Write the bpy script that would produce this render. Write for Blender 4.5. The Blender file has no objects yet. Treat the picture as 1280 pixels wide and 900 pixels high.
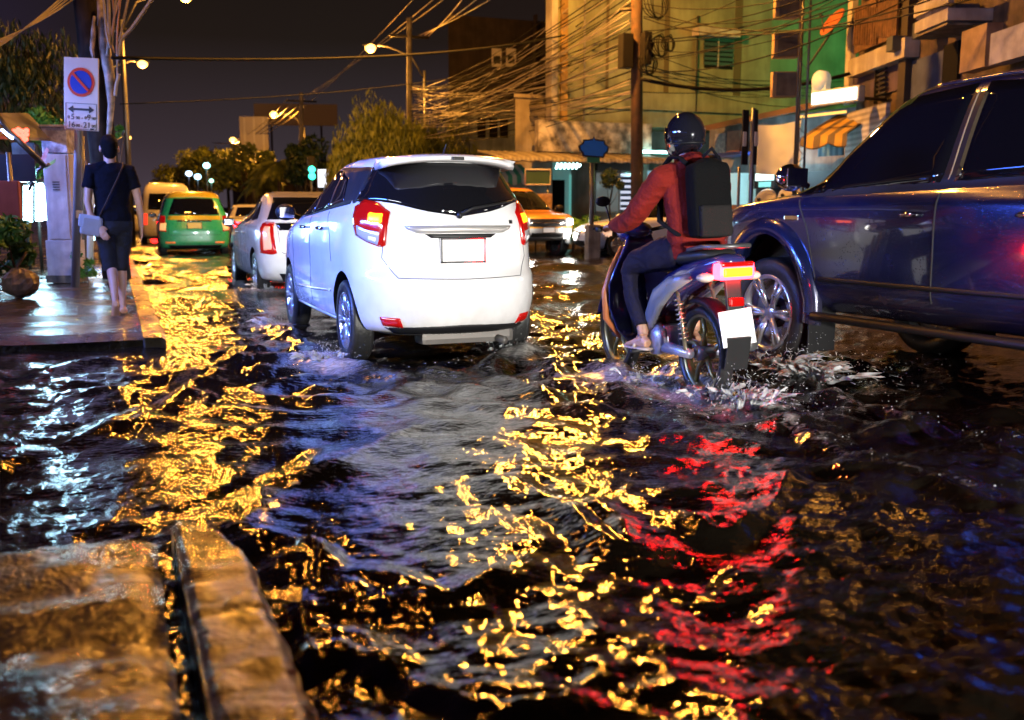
import bpy, bmesh, math, random
import numpy as np
from mathutils import Vector, Matrix, noise
from mathutils.bvhtree import BVHTree
R = math.radians
PI = math.pi
random.seed(7)
rng = np.random.default_rng(11)
scene = bpy.context.scene
col = scene.collection

# ------------------------------------------------------------------ camera model (places are measured on the photograph)
F_PX, CX, CY = 1250.0, 640.0, 450.0
PITCH = math.atan(185 / 1250)
YAW = math.atan(500 * math.cos(PITCH) / 1250)
CAM_H = 1.10
st, ct, sp, cp = math.sin(YAW), math.cos(YAW), math.sin(PITCH), math.cos(PITCH)
FW = Vector((st * cp, ct * cp, -sp)); RT = Vector((ct, -st, 0)); UP = Vector((st * sp, ct * sp, cp))
CAM = Vector((0, 0, CAM_H))
def at(px, py, d):
    a = (px - CX) / F_PX; b = -(py - CY) / F_PX
    v = FW + RT * a + UP * b
    return CAM + v * (d / (cp + b * sp))
def gr(px, py, z=0.0):
    a = (px - CX) / F_PX; b = -(py - CY) / F_PX
    v = FW + RT * a + UP * b
    return CAM + v * ((z - CAM_H) / v.z)

# ------------------------------------------------------------------ materials
MATS = {}
def nmat(name):
    m = bpy.data.materials.new(name); m.use_nodes = True
    nt = m.node_tree; b = nt.nodes['Principled BSDF']
    MATS[name] = m
    return m, nt, b
def mat(name, color, rough=0.5, metal=0.0, emit=None, estr=0.0, coat=0.0, var=0.12, scale=6.0, bump=0.0, alpha=1.0, trans=0.0, spec=0.5, rvar=0.08):
    """principled surface whose colour and gloss wander a little with two sizes of noise"""
    if name in MATS: return MATS[name]
    m, nt, b = nmat(name)
    N = nt.nodes.new; L = nt.links.new
    tc = N('ShaderNodeTexCoord'); n1 = N('ShaderNodeTexNoise'); n1.inputs['Scale'].default_value = scale; n1.inputs['Detail'].default_value = 6
    L(tc.outputs['Object'], n1.inputs['Vector'])
    mx = N('ShaderNodeMix'); mx.data_type = 'RGBA'
    c = color
    mx.inputs[6].default_value = (c[0] * (1 - var), c[1] * (1 - var), c[2] * (1 - var), 1)
    mx.inputs[7].default_value = (min(1, c[0] * (1 + var)), min(1, c[1] * (1 + var)), min(1, c[2] * (1 + var)), 1)
    L(n1.outputs['Fac'], mx.inputs[0]); L(mx.outputs[2], b.inputs['Base Color'])
    mr = N('ShaderNodeMapRange'); mr.inputs[3].default_value = max(0.0, rough - rvar); mr.inputs[4].default_value = min(1, rough + rvar)
    L(n1.outputs['Fac'], mr.inputs[0]); L(mr.outputs[0], b.inputs['Roughness'])
    b.inputs['Metallic'].default_value = metal
    b.inputs['Specular IOR Level'].default_value = spec
    if coat: b.inputs['Coat Weight'].default_value = coat; b.inputs['Coat Roughness'].default_value = 0.05
    if emit: b.inputs['Emission Color'].default_value = (*emit, 1); b.inputs['Emission Strength'].default_value = estr
    if trans: b.inputs['Transmission Weight'].default_value = trans
    if alpha < 1: b.inputs['Alpha'].default_value = alpha
    if bump:
        bp = N('ShaderNodeBump'); bp.inputs['Strength'].default_value = bump; bp.inputs['Distance'].default_value = 0.02
        n2 = N('ShaderNodeTexNoise'); n2.inputs['Scale'].default_value = scale * 7; n2.inputs['Detail'].default_value = 5
        L(tc.outputs['Object'], n2.inputs['Vector']); L(n2.outputs['Fac'], bp.inputs['Height']); L(bp.outputs['Normal'], b.inputs['Normal'])
    return m
def emis(name, color, strength):
    return mat(name, tuple(0.15*v for v in color), 0.4, emit=color, estr=strength, spec=0.2)
def stained(name, base, stain, scale=0.8, rough=0.85, streak=True, bump=0.3, amt=0.5):
    """weathered wall paint: big blotches plus streaks that run down"""
    if name in MATS: return MATS[name]
    m, nt, b = nmat(name); N = nt.nodes.new; L = nt.links.new
    tc = N('ShaderNodeTexCoord'); mp = N('ShaderNodeMapping'); mp.inputs['Scale'].default_value = (3, 3, 0.35) if streak else (1, 1, 1)
    L(tc.outputs['Object'], mp.inputs['Vector'])
    n1 = N('ShaderNodeTexNoise'); n1.inputs['Scale'].default_value = scale; n1.inputs['Detail'].default_value = 8; n1.inputs['Roughness'].default_value = 0.65
    L(mp.outputs[0], n1.inputs['Vector'])
    n2 = N('ShaderNodeTexNoise'); n2.inputs['Scale'].default_value = scale * 2.3; n2.inputs['Detail'].default_value = 8
    L(tc.outputs['Object'], n2.inputs['Vector'])
    ad = N('ShaderNodeMath'); ad.operation = 'MULTIPLY'; L(n1.outputs['Fac'], ad.inputs[0]); L(n2.outputs['Fac'], ad.inputs[1])
    cr = N('ShaderNodeMapRange'); cr.inputs[1].default_value = 0.17; cr.inputs[2].default_value = 0.38; cr.inputs[3].default_value = 1.0 if amt > 0.45 else amt * 2; cr.inputs[4].default_value = 0.0
    L(ad.outputs[0], cr.inputs[0])
    mx = N('ShaderNodeMix'); mx.data_type = 'RGBA'; mx.inputs[6].default_value = (*base, 1); mx.inputs[7].default_value = (*stain, 1)
    L(cr.outputs[0], mx.inputs[0]); L(mx.outputs[2], b.inputs['Base Color'])
    b.inputs['Roughness'].default_value = rough
    bp = N('ShaderNodeBump'); bp.inputs['Strength'].default_value = bump; bp.inputs['Distance'].default_value = 0.03
    L(n2.outputs['Fac'], bp.inputs['Height']); L(bp.outputs['Normal'], b.inputs['Normal'])
    return m
def striped(name, c1, c2, axis=0, freq=6.0, rough=0.7):
    if name in MATS: return MATS[name]
    m, nt, b = nmat(name); N = nt.nodes.new; L = nt.links.new
    tc = N('ShaderNodeTexCoord'); sx = N('ShaderNodeSeparateXYZ'); L(tc.outputs['Object'], sx.inputs[0])
    mu = N('ShaderNodeMath'); mu.operation = 'MULTIPLY'; mu.inputs[1].default_value = freq; L(sx.outputs[axis], mu.inputs[0])
    fr = N('ShaderNodeMath'); fr.operation = 'FRACT'; L(mu.outputs[0], fr.inputs[0])
    gt = N('ShaderNodeMath'); gt.operation = 'GREATER_THAN'; gt.inputs[1].default_value = 0.5; L(fr.outputs[0], gt.inputs[0])
    ns = N('ShaderNodeTexNoise'); ns.inputs['Scale'].default_value = 3; L(tc.outputs['Object'], ns.inputs['Vector'])
    mx = N('ShaderNodeMix'); mx.data_type = 'RGBA'; mx.inputs[6].default_value = (*c1, 1); mx.inputs[7].default_value = (*c2, 1); L(gt.outputs[0], mx.inputs[0])
    m2 = N('ShaderNodeMix'); m2.data_type = 'RGBA'; m2.blend_type = 'MULTIPLY'; m2.inputs[0].default_value = 0.6; L(mx.outputs[2], m2.inputs[6]); L(ns.outputs['Fac'], m2.inputs[7])
    L(m2.outputs[2], b.inputs['Base Color']); b.inputs['Roughness'].default_value = rough
    return m

# ------------------------------------------------------------------ mesh builder
class MB:
    def __init__(s): s.V = []; s.F = []; s.S = []; s.M = []; s.X = Matrix.Identity(4)
    def add(s, vs, fs, smooth=False, mi=0):
        k = len(s.V)
        s.V += [tuple(s.X @ Vector(v)) for v in vs]
        s.F += [tuple(i + k for i in f) for f in fs]
        s.S += [smooth] * len(fs); s.M += [mi] * len(fs); return s
    def box(s, c, size, rot=None, mi=0, bev=0.0):
        x, y, z = [v / 2 for v in size]
        if bev > 0:
            bm = bmesh.new(); bmesh.ops.create_cube(bm, size=1.0)
            bmesh.ops.scale(bm, vec=size, verts=bm.verts)
            bmesh.ops.bevel(bm, geom=list(bm.edges), offset=min(bev, min(size) * 0.45), segments=2, affect='EDGES', profile=0.7)
            bm.verts.index_update(); vs = [v.co.copy() for v in bm.verts]; fs = [[v.index for v in f.verts] for f in bm.faces]; bm.free()
        else:
            vs = [Vector(p) for p in ((-x,-y,-z),(x,-y,-z),(x,y,-z),(-x,y,-z),(-x,-y,z),(x,-y,z),(x,y,z),(-x,y,z))]
            fs = [(0,3,2,1),(4,5,6,7),(0,1,5,4),(1,2,6,5),(2,3,7,6),(3,0,4,7)]
        if rot is not None: vs = [rot @ v for v in vs]
        c = Vector(c)
        return s.add([v + c for v in vs], fs, False, mi)
    def rings(s, rings, caps=True, smooth=True, mi=0, closed=True):
        n = len(rings[0]); vs = [p for r in rings for p in r]; fs = []
        for i in range(len(rings) - 1):
            for j in range(n if closed else n - 1):
                k = (j + 1) % n
                fs.append((i*n+j, i*n+k, (i+1)*n+k, (i+1)*n+j))
        if caps:
            fs.append(tuple(reversed(range(n)))); fs.append(tuple(range((len(rings)-1)*n, len(rings)*n)))
        return s.add(vs, fs, smooth, mi)
    def tube(s, pts, r, n=8, mi=0, caps=True, smooth=True, squash=None):
        pts = [Vector(p) for p in pts]; rr = r if isinstance(r, (list, tuple)) else [r] * len(pts)
        rings = []; a = None
        for i, p in enumerate(pts):
            t = (pts[min(i+1, len(pts)-1)] - pts[max(i-1, 0)])
            if t.length < 1e-9: t = Vector((0,0,1))
            t.normalize()
            if a is None: a = (Vector((0,0,1)) if abs(t.z) < 0.9 else Vector((1,0,0))).cross(t).normalized()
            a = (a - t * a.dot(t));
            if a.length < 1e-6: a = t.orthogonal()
            a.normalize(); b = t.cross(a)
            sa, sb = (1, 1) if squash is None else squash
            rings.append([p + (a * math.cos(2*PI*j/n) * sa + b * math.sin(2*PI*j/n) * sb) * rr[i] for j in range(n)])
        return s.rings(rings, caps, smooth, mi)
    def cyl(s, p0, p1, r0, r1=None, n=16, mi=0, smooth=True):
        return s.tube([p0, p1], [r0, r0 if r1 is None else r1], n, mi, True, smooth)
    def lathe(s, prof, c=(0,0,0), axis='X', n=32, mi=0, smooth=True, closed=True):
        c = Vector(c); rings = []
        for j in range(n):
            a = 2*PI*j/n; ring = []
            for (r, h) in prof:
                if axis == 'X': v = Vector((h, r*math.cos(a), r*math.sin(a)))
                elif axis == 'Y': v = Vector((r*math.cos(a), h, r*math.sin(a)))
                else: v = Vector((r*math.cos(a), r*math.sin(a), h))
                ring.append(c + v)
            rings.append(ring)
        rings.append(rings[0])
        return s.rings(rings, False, smooth, mi, closed)
    def ell(s, c, r, n=14, m=10, mi=0, rot=None):
        c = Vector(c); rings = []
        for i in range(m + 1):
            a = -PI/2 + PI * i / m; a = max(-PI/2 + 0.02, min(PI/2 - 0.02, a))
            ring = []
            for j in range(n):
                b = 2*PI*j/n
                v = Vector((r[0]*math.cos(a)*math.cos(b), r[1]*math.cos(a)*math.sin(b), r[2]*math.sin(a)))
                if rot is not None: v = rot @ v
                ring.append(c + v)
            rings.append(ring)
        return s.rings(rings, True, True, mi)
    def prism(s, poly, a, b, axis='Y', mi=0, smooth=False):
        """poly: list of 2-D points extruded along an axis from a to b"""
        def P(u, v, w):
            return {'Y': (u, w, v), 'X': (w, u, v), 'Z': (u, v, w)}[axis]
        n = len(poly); vs = [P(u, v, a) for u, v in poly] + [P(u, v, b) for u, v in poly]
        fs = [tuple(range(n)), tuple(reversed(range(n, 2*n)))] + [(i, (i+1) % n, n + (i+1) % n, n + i) for i in range(n)]
        s.add(vs, fs[:2], False, mi)
        k = len(s.V) - 2*n
        s.F += [tuple(k + i for i in f) for f in fs[2:]]; s.S += [smooth]*n; s.M += [mi]*n
        return s
    def mesh(s, name, fix=True):
        me = bpy.data.meshes.new(name); me.from_pydata(s.V, [], s.F)
        me.polygons.foreach_set('use_smooth', s.S); me.polygons.foreach_set('material_index', s.M)
        if fix:
            bm = bmesh.new(); bm.from_mesh(me); bmesh.ops.recalc_face_normals(bm, faces=bm.faces); bm.to_mesh(me); bm.free()
        me.update(); return me
    def build(s, name, mats, parent=None, fix=True, **kw):
        me = s.mesh(name, fix)
        return link(name, me, mats, parent, **kw)
def link(name, me, mats, parent=None, loc=None, rot=None, label=None):
    o = bpy.data.objects.new(name, me); col.objects.link(o)
    me.materials.clear()
    for m in (mats if isinstance(mats, (list, tuple)) else [mats]): me.materials.append(m)
    if parent is not None: o.parent = parent
    if loc is not None: o.location = loc
    if rot is not None: o.rotation_euler = rot
    if label: o['label'] = label
    return o
def tag(o, label=None, cat=None, group=None, kind=None):
    if label: o['label'] = label
    if cat: o['category'] = cat
    if group: o['group'] = group
    if kind: o['kind'] = kind
    return o
def thing(name, label, cat, loc=(0,0,0), rz=0.0, group=None):
    o = bpy.data.objects.new(name, None); col.objects.link(o); o.empty_display_size = 0.2
    o.location = loc; o.rotation_euler = (0, 0, rz)
    return tag(o, label, cat, group)
KIDS = {}
def kids(o): return [c for c in col.objects if c.parent == o]
def dup(o, loc=None, rz=None, label=None, group=None, parent=None):
    c = o.copy(); col.objects.link(c)
    if parent is not None: c.parent = parent
    if loc is not None: c.location = loc
    if rz is not None: c.rotation_euler = (0, 0, rz)
    if label: c['label'] = label
    if group: c['group'] = group
    for k in kids(o): dup(k, parent=c)
    return c
def evalmesh(me, mods):
    """mesh with modifiers applied, without operators"""
    o = bpy.data.objects.new('tmp', me); col.objects.link(o)
    for typ, kw in mods:
        md = o.modifiers.new(typ, typ)
        for k, v in kw.items(): setattr(md, k, v)
    dg = bpy.context.evaluated_depsgraph_get(); dg.update()
    r = bpy.data.meshes.new_from_object(o.evaluated_get(dg))
    bpy.data.objects.remove(o); return r
def text(name, body, size, mt, parent, M, extrude=0.001, align='CENTER', space=1.0):
    cu = bpy.data.curves.new(name, 'FONT'); cu.body = body; cu.size = size; cu.extrude = extrude; cu.align_x = align; cu.align_y = 'CENTER'; cu.space_character = space
    cu.resolution_u = 3
    o = bpy.data.objects.new('tmp', cu); col.objects.link(o)
    dg = bpy.context.evaluated_depsgraph_get(); dg.update()
    me = bpy.data.meshes.new_from_object(o.evaluated_get(dg)); bpy.data.objects.remove(o)
    me.transform(M); return link(name, me, mt, parent)
def resample(poly, n):
    P = [Vector(p) for p in poly]
    if len(P) == 1: return P * n
    L = [0]
    for a, b in zip(P, P[1:]): L.append(L[-1] + (b - a).length)
    out = []
    for i in range(n):
        t = L[-1] * i / (n - 1); k = 0
        while k < len(P) - 2 and L[k+1] < t: k += 1
        d = L[k+1] - L[k]; out.append(P[k].lerp(P[k+1], 0 if d == 0 else (t - L[k]) / d))
    return out
def arc(c, r, a0, a1, n=12):
    return [(c[0] + r * math.cos(R(a0 + (a1 - a0) * i / (n - 1))), c[1] + r * math.sin(R(a0 + (a1 - a0) * i / (n - 1)))) for i in range(n)]

# common materials
M_white = mat('white_car_paint', (0.80, 0.80, 0.80), 0.22, coat=1.0, var=0.01)
M_pearl = mat('pearl_car_paint', (0.74, 0.75, 0.77), 0.25, coat=1.0, var=0.01)
M_blue = mat('dark_blue_metallic_paint', (0.008, 0.013, 0.060), 0.24, metal=0.35, coat=1.0, var=0.03)
M_orange = mat('orange_car_paint', (0.62, 0.26, 0.04), 0.3, coat=1.0, var=0.02)
M_green = mat('green_taxi_paint', (0.03, 0.46, 0.19), 0.28, coat=1.0, var=0.02)
M_yellow = mat('yellow_taxi_paint', (0.72, 0.52, 0.03), 0.28, coat=1.0, var=0.02)
M_silver = mat('silver_paint', (0.50, 0.50, 0.50), 0.3, metal=0.15, coat=0.6, var=0.02)
M_glass = mat('tinted_glass', (0.006, 0.006, 0.008), 0.03, var=0.0, rvar=0.0, spec=0.6)
M_well = mat('wheel_well_black', (0.01, 0.01, 0.01), 0.9)
M_black = mat('black_plastic', (0.010, 0.010, 0.011), 0.5, spec=0.3)
M_seam = mat('panel_gap', (0.02, 0.02, 0.02), 0.8)
M_tyre = mat('tyre_rubber', (0.018, 0.018, 0.018), 0.45, bump=0.2)
M_rim = mat('alloy_rim', (0.55, 0.55, 0.58), 0.28, metal=0.85)
M_chrome = mat('chrome', (0.75, 0.75, 0.77), 0.1, metal=1.0, var=0.02)
M_redlit = emis('red_lamp_lit', (1.0, 0.006, 0.010), 90.0)
M_redlens = mat('red_lens', (0.30, 0.004, 0.003), 0.12, emit=(1.0, 0.006, 0.004), estr=0.22, coat=1)
M_amberlit = emis('amber_lamp_lit', (1.0, 0.11, 0.004), 12.0)
M_amber = mat('amber_lens', (0.6, 0.2, 0.06), 0.15, emit=(1.0, 0.25, 0.05), estr=0.35, coat=1)
M_clear = mat('clear_lens', (0.55, 0.55, 0.58), 0.12, coat=1, metal=0.3)
M_headlit = emis('headlamp_lit', (1.0, 0.96, 0.88), 40.0)
M_plate = mat('white_number_plate', (0.8, 0.8, 0.8), 0.4, var=0.03, scale=20)
M_plate_y = mat('yellow_number_plate', (0.8, 0.6, 0.02), 0.4)
M_steel = mat('grey_steel', (0.15, 0.15, 0.155), 0.45, metal=0.7)
M_conc = stained('aged_concrete', (0.30, 0.28, 0.25), (0.12, 0.11, 0.10), 1.5)
M_cable = mat('black_cable', (0.005, 0.0045, 0.004), 0.6, spec=0.15)
M_cable_lit = mat('lamplit_cable', (0.30, 0.27, 0.23), 0.4)  # paler cable copy; lamplight on the wires is put into its colour
M_skin = mat('skin', (0.50, 0.27, 0.17), 0.5, var=0.06, scale=12)
M_cloth = mat('black_cloth', (0.005, 0.005, 0.009), 0.95, bump=0.3, scale=12, spec=0.1)
M_wood = mat('dark_wood', (0.10, 0.055, 0.03), 0.7, bump=0.3)

def wetpaint(m):
    """beads of rain standing on the paint"""
    nt = m.node_tree; N = nt.nodes.new; L = nt.links.new; b = nt.nodes['Principled BSDF']
    tc = N('ShaderNodeTexCoord'); v = N('ShaderNodeTexVoronoi'); v.inputs['Scale'].default_value = 55; L(tc.outputs['Object'], v.inputs['Vector'])
    r = N('ShaderNodeMapRange'); r.inputs[1].default_value = 0.05; r.inputs[2].default_value = 0.28; r.inputs[3].default_value = 1.0; r.inputs[4].default_value = 0.0; L(v.outputs['Distance'], r.inputs[0])
    n = N('ShaderNodeTexNoise'); n.inputs['Scale'].default_value = 8; n.inputs['Detail'].default_value = 4; L(tc.outputs['Object'], n.inputs['Vector'])
    k = N('ShaderNodeMapRange'); k.inputs[1].default_value = 0.45; k.inputs[2].default_value = 0.62; L(n.outputs['Fac'], k.inputs[0])
    mu = N('ShaderNodeMath'); mu.operation = 'MULTIPLY'; L(r.outputs[0], mu.inputs[0]); L(k.outputs[0], mu.inputs[1])
    bp = N('ShaderNodeBump'); bp.inputs['Strength'].default_value = 0.5; bp.inputs['Distance'].default_value = 0.0035; L(mu.outputs[0], bp.inputs['Height']); L(bp.outputs['Normal'], b.inputs['Coat Normal'])
    # road film thrown up over the lower panels
    sx = N('ShaderNodeSeparateXYZ'); L(tc.outputs['Object'], sx.inputs[0]); z = N('ShaderNodeMapRange'); z.inputs[1].default_value = 0.25; z.inputs[2].default_value = 0.75; z.inputs[3].default_value = 0.55; z.inputs[4].default_value = 0.0; L(sx.outputs[2], z.inputs[0])
    m2 = N('ShaderNodeMath'); m2.operation = 'MULTIPLY'; L(z.outputs[0], m2.inputs[0]); L(n.outputs['Fac'], m2.inputs[1])
    src = b.inputs['Base Color'].links[0].from_socket; mx = N('ShaderNodeMix'); mx.data_type = 'RGBA'; L(m2.outputs[0], mx.inputs[0]); L(src, mx.inputs[6]); mx.inputs[7].default_value = (0.16, 0.13, 0.10, 1); L(mx.outputs[2], b.inputs['Base Color'])
for m_ in (M_white, M_blue, M_pearl, M_green): wetpaint(m_)
# ------------------------------------------------------------------ cars: bodies are stacks of rounded plan outlines, panels are pressed onto them
def pchip(T, n_per):
    """T: rows (z, ...) -> smooth dense rows without overshoot"""
    T = np.array(T, float); z = T[:, 0]; out = []
    h = np.diff(z)
    D = np.zeros_like(T)
    for c in range(1, T.shape[1]):
        s = np.diff(T[:, c]) / h
        for i in range(1, len(z) - 1):
            if s[i-1] * s[i] > 0:
                w1 = 2*h[i] + h[i-1]; w2 = h[i] + 2*h[i-1]
                D[i, c] = (w1 + w2) / (w1 / s[i-1] + w2 / s[i])
        D[0, c] = s[0]; D[-1, c] = s[-1]
    for i in range(len(h)):
        k = n_per if h[i] < 0.12 else n_per + 2
        for j in range(k):
            t = j / k; zz = z[i] + t * h[i]
            row = [zz]
            for c in range(1, T.shape[1]):
                h00 = 2*t**3 - 3*t**2 + 1; h10 = t**3 - 2*t**2 + t; h01 = -2*t**3 + 3*t**2; h11 = t**3 - t**2
                row.append(h00*T[i, c] + h10*h[i]*D[i, c] + h01*T[i+1, c] + h11*h[i]*D[i+1, c])
            out.append(row)
    out.append(list(T[-1])); return out
def outline(yr, yf, w, cr=0.8, cf=0.9, er=3.4, ef=3.0, na=11, bow=0.02):
    cr = min(cr, (yf - yr) * 0.45); cf = min(cf, (yf - yr) * 0.45)
    pts = []
    def q(s0, s1, yb, c, e, sgn):
        for i in range(na):
            t = PI/2 * i / (na - 1)
            if s0: t = PI/2 - t
            x = w * abs(math.cos(t)) ** (2/e); y = yb + sgn * c * abs(math.sin(t)) ** (2/e)
            pts.append((s1 * x, y))
    # start at right side rear corner, go forward
    q(True, 1, yr + cr, cr, er, -1)           # rear centre -> right side
    m = 8
    for i in range(1, m):
        t = i / m; y = (yr + cr) + t * ((yf - cf) - (yr + cr)); pts.append((w * (1 + bow * math.sin(PI * t)), y))
    q(False, 1, yf - cf, cf, ef, 1)           # right side -> front centre
    q(True, -1, yf - cf, cf, ef, 1)
    for i in range(1, m):
        t = 1 - i / m; y = (yr + cr) + t * ((yf - cf) - (yr + cr)); pts.append((-w * (1 + bow * math.sin(PI * t)), y))
    q(False, -1, yr + cr, cr, er, -1)
    out = []
    for p in pts:
        if not out or (Vector(p) - Vector(out[-1])).length > 1e-5: out.append(p)
    return pts
def stack(table, sub=4, **kw):
    mb = MB(); rings = []
    for z, yr, yf, w in pchip(table, sub):
        rings.append([(x, y, z) for x, y in outline(yr, yf, w, **kw)])
    mb.rings(rings, True, True)
    return mb
class Car:
    def __init__(s, name, label, cat, table, paint, group=None, wheels=((0.74, 1.28), (0.74, -1.28)), wr=0.30, tw=0.19, kw={}, spokes=7, archr=None, extra_cut=None, box_low=None, hubcap=M_rim, flare=0):
        s.root = thing(name, label, cat, group=group); s.paint = paint
        me = stack(table, **kw).mesh('tmpbody')
        bm = bmesh.new(); bm.from_mesh(me); bmesh.ops.remove_doubles(bm, verts=bm.verts, dist=1e-4)
        bmesh.ops.recalc_face_normals(bm, faces=bm.faces); bm.to_mesh(me); s.bvh = BVHTree.FromBMesh(bm); bm.free()
        cut = MB(); ar = archr or wr + 0.06
        for hx, y in wheels:
            for sd in (-1, 1):
                cut.cyl((sd * (hx - 0.17), y, wr + 0.01), (sd * 1.3, y, wr + 0.01), ar, n=40, smooth=True)
        if extra_cut: extra_cut(cut)
        cm = cut.mesh('cut'); cm.materials.append(M_well); co = bpy.data.objects.new('cut', cm); col.objects.link(co)
        me.materials.append(paint); me.materials.append(M_well)
        for pl in cm.polygons: pl.material_index = 0
        body = evalmesh(me, [('BOOLEAN', dict(operation='DIFFERENCE', object=co, solver='EXACT', material_mode='TRANSFER'))])
        bpy.data.objects.remove(co)
        mm = [m for m in body.materials]
        s.body = bpy.data.objects.new('body', body); col.objects.link(s.body); s.body.parent = s.root
        bm = bmesh.new(); bm.from_mesh(body)
        for f in bm.faces: f.smooth = True
        for e in bm.edges:
            if len(e.link_faces) == 2 and (e.calc_face_angle(0) > R(38) or e.link_faces[0].material_index != e.link_faces[1].material_index): e.smooth = False
        bm.to_mesh(body); bm.free()
        # wheels
        t = MB()
        prof = [(wr*0.66, -tw/2*0.8), (wr*0.78, -tw/2), (wr*0.94, -tw/2*0.98), (wr*0.99, -tw/2*0.8), (wr, -tw/4), (wr*0.992, -tw/4+0.008), (wr, -tw/4+0.016), (wr, tw/4), (wr*0.992, tw/4+0.008), (wr, tw/4+0.016), (wr*0.99, tw/2*0.8), (wr*0.94, tw/2*0.98), (wr*0.78, tw/2), (wr*0.66, tw/2*0.8), (wr*0.6, 0)]
        t.lathe(prof, n=40, closed=True)
        tm = t.mesh('tyre')
        def rim(sd):
            r = MB(); h = sd * tw/2
            r.lathe([(wr*0.70, h*0.85), (wr*0.68, h*0.98), (wr*0.63, h*0.9), (wr*0.60, h*0.2), (wr*0.62, -h*0.6), (wr*0.68, -h*0.7)], n=40, closed=False)
            r.lathe([(0.001, h*0.75), (wr*0.13, h*0.75), (wr*0.16, h*0.6), (wr*0.16, h*0.2), (0.001, h*0.2)], n=20, closed=False)
            for k in range(spokes):
                a = 2*PI*k/spokes
                for dd in (-0.11, 0.11):
                    p0 = Vector((h*0.62, math.cos(a)*wr*0.12, math.sin(a)*wr*0.12)); a2 = a + dd
                    p1 = Vector((h*0.78, math.cos(a2)*wr*0.64, math.sin(a2)*wr*0.64))
                    r.tube([p0, p0.lerp(p1, 0.5) + Vector((sd*0.008, 0, 0)), p1], [wr*0.055, wr*0.05, wr*0.06], n=6)
            r.lathe([(wr*0.60, h*0.1), (0.001, h*0.1)], n=24, closed=False, mi=1)
            return r.mesh('rim')
        rims = {1: rim(1), -1: rim(-1)}
        for hx, y in wheels:
            for sd in (-1, 1):
                w = link('wheel', MB().cyl((sd*(tw/2-0.09), 0, 0), (-sd*0.12, 0, 0), wr*0.28, n=16).mesh('hub'), M_black, s.root, loc=(sd*(hx), y, wr))
                link('tyre', tm, M_tyre, w); link('rim', rims[sd], [hubcap, M_well], w)
        s.wr = wr
    def cast(s, mode, u, v, cy=0.0):
        if mode == 'rear': o, d = Vector((u, -8, v)), Vector((0, 1, 0))
        elif mode == 'front': o, d = Vector((u, 8, v)), Vector((0, -1, 0))
        elif mode == 'left': o, d = Vector((-4, u, v)), Vector((1, 0, 0))
        elif mode == 'right': o, d = Vector((4, u, v)), Vector((-1, 0, 0))
        elif mode == 'top': o, d = Vector((u, v, 5)), Vector((0, 0, -1))
        else:   # cylindrical round a vertical axis at (0, cy); u = azimuth in degrees, 0 = straight back, 90 = left side
            a = R(u); d0 = Vector((-math.sin(a), -math.cos(a), 0)); o = Vector((0, cy, v)) + d0 * 5; d = -d0
        h = s.bvh.ray_cast(o, d)
        if h[0] is None:
            h2 = s.bvh.find_nearest(o + d * 3.5)
            return h2[0], h2[1]
        n = h[1] if h[1].dot(d) < 0 else -h[1]
        return h[0], n
    def panel(s, name, mode, bottom, top, mt, n=14, m=8, off=0.006, thick=0.015, cy=0.0, parent=None, label=None):
        B = resample(bottom, n); T = resample(top, n); rows = []; inner = []
        for j in range(m):
            t = j / (m - 1); row = []; ri = []
            for i in range(n):
                q = B[i].lerp(T[i], t); p, nn = s.cast(mode, q[0], q[1], cy)
                edge = 0.0 if (i in (0, n-1) or j in (0, m-1)) else 1.0
                row.append(p + nn * (off if edge else off * 0.6)); ri.append(p - nn * thick)
            rows.append(row); inner.append(ri)
        V = [p for r in rows for p in r] + [p for r in inner for p in r]; k = n * m; Fs = []
        for j in range(m - 1):
            for i in range(n - 1):
                Fs.append((j*n+i, j*n+i+1, (j+1)*n+i+1, (j+1)*n+i)); Fs.append((k+j*n+i, k+(j+1)*n+i, k+(j+1)*n+i+1, k+j*n+i+1))
        ed = [j for j in range(n)] + [(j)*n + n-1 for j in range(1, m)] + [(m-1)*n + i for i in range(n-2, -1, -1)] + [j*n for j in range(m-2, 0, -1)]
        for a, b in zip(ed, ed[1:] + ed[:1]): Fs.append((a, k+a, k+b, b))
        mb = MB(); mb.add(V, Fs, True)
        o = mb.build(name, mt, parent or s.root)
        if label: o['label'] = label
        return o
    def line(s, name, mode, pts, mt=M_seam, r=0.0035, off=0.0, n=24, cy=0.0):
        P = resample(pts, n); mb = MB()
        mb.tube([s.cast(mode, p[0], p[1], cy)[0] + s.cast(mode, p[0], p[1], cy)[1] * off for p in P], r, 6)
        return mb.build(name, mt, s.root)
    def mirror_pair(s, x, y, z, mt, sc=1.0):
        for sd in (-1, 1):
            mb = MB(); mb.ell((sd*(x+0.12*sc), y, z), (0.105*sc, 0.07*sc, 0.075*sc), 16, 10)
            mb.tube([(sd*(x-0.03), y+0.02, z-0.05), (sd*(x+0.05*sc), y+0.01, z-0.02)], 0.022, 8)
            g = mb.build('side_mirror', mt, s.root)
            MB().box((sd*(x+0.12*sc), y-0.066*sc, z), (0.15*sc, 0.012, 0.10*sc), bev=0.006).build('mirror_glass', M_chrome, g)
    def handles(s, ys, z, x, mt=M_chrome):
        for y in ys:
            for md in ('left', 'right'):
                p, n = s.cast(md, y, z)
                mb = MB(); sd = -1 if md == 'left' else 1
                mb.tube([p + Vector((0, -0.085, 0)), p + Vector((sd*0.035, -0.06, 0.002)), p + Vector((sd*0.04, 0.03, 0.002)), p + Vector((0, 0.085, 0))], [0.012, 0.014, 0.014, 0.012], 8)
                mb.build('door_handle', mt, s.root)
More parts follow.
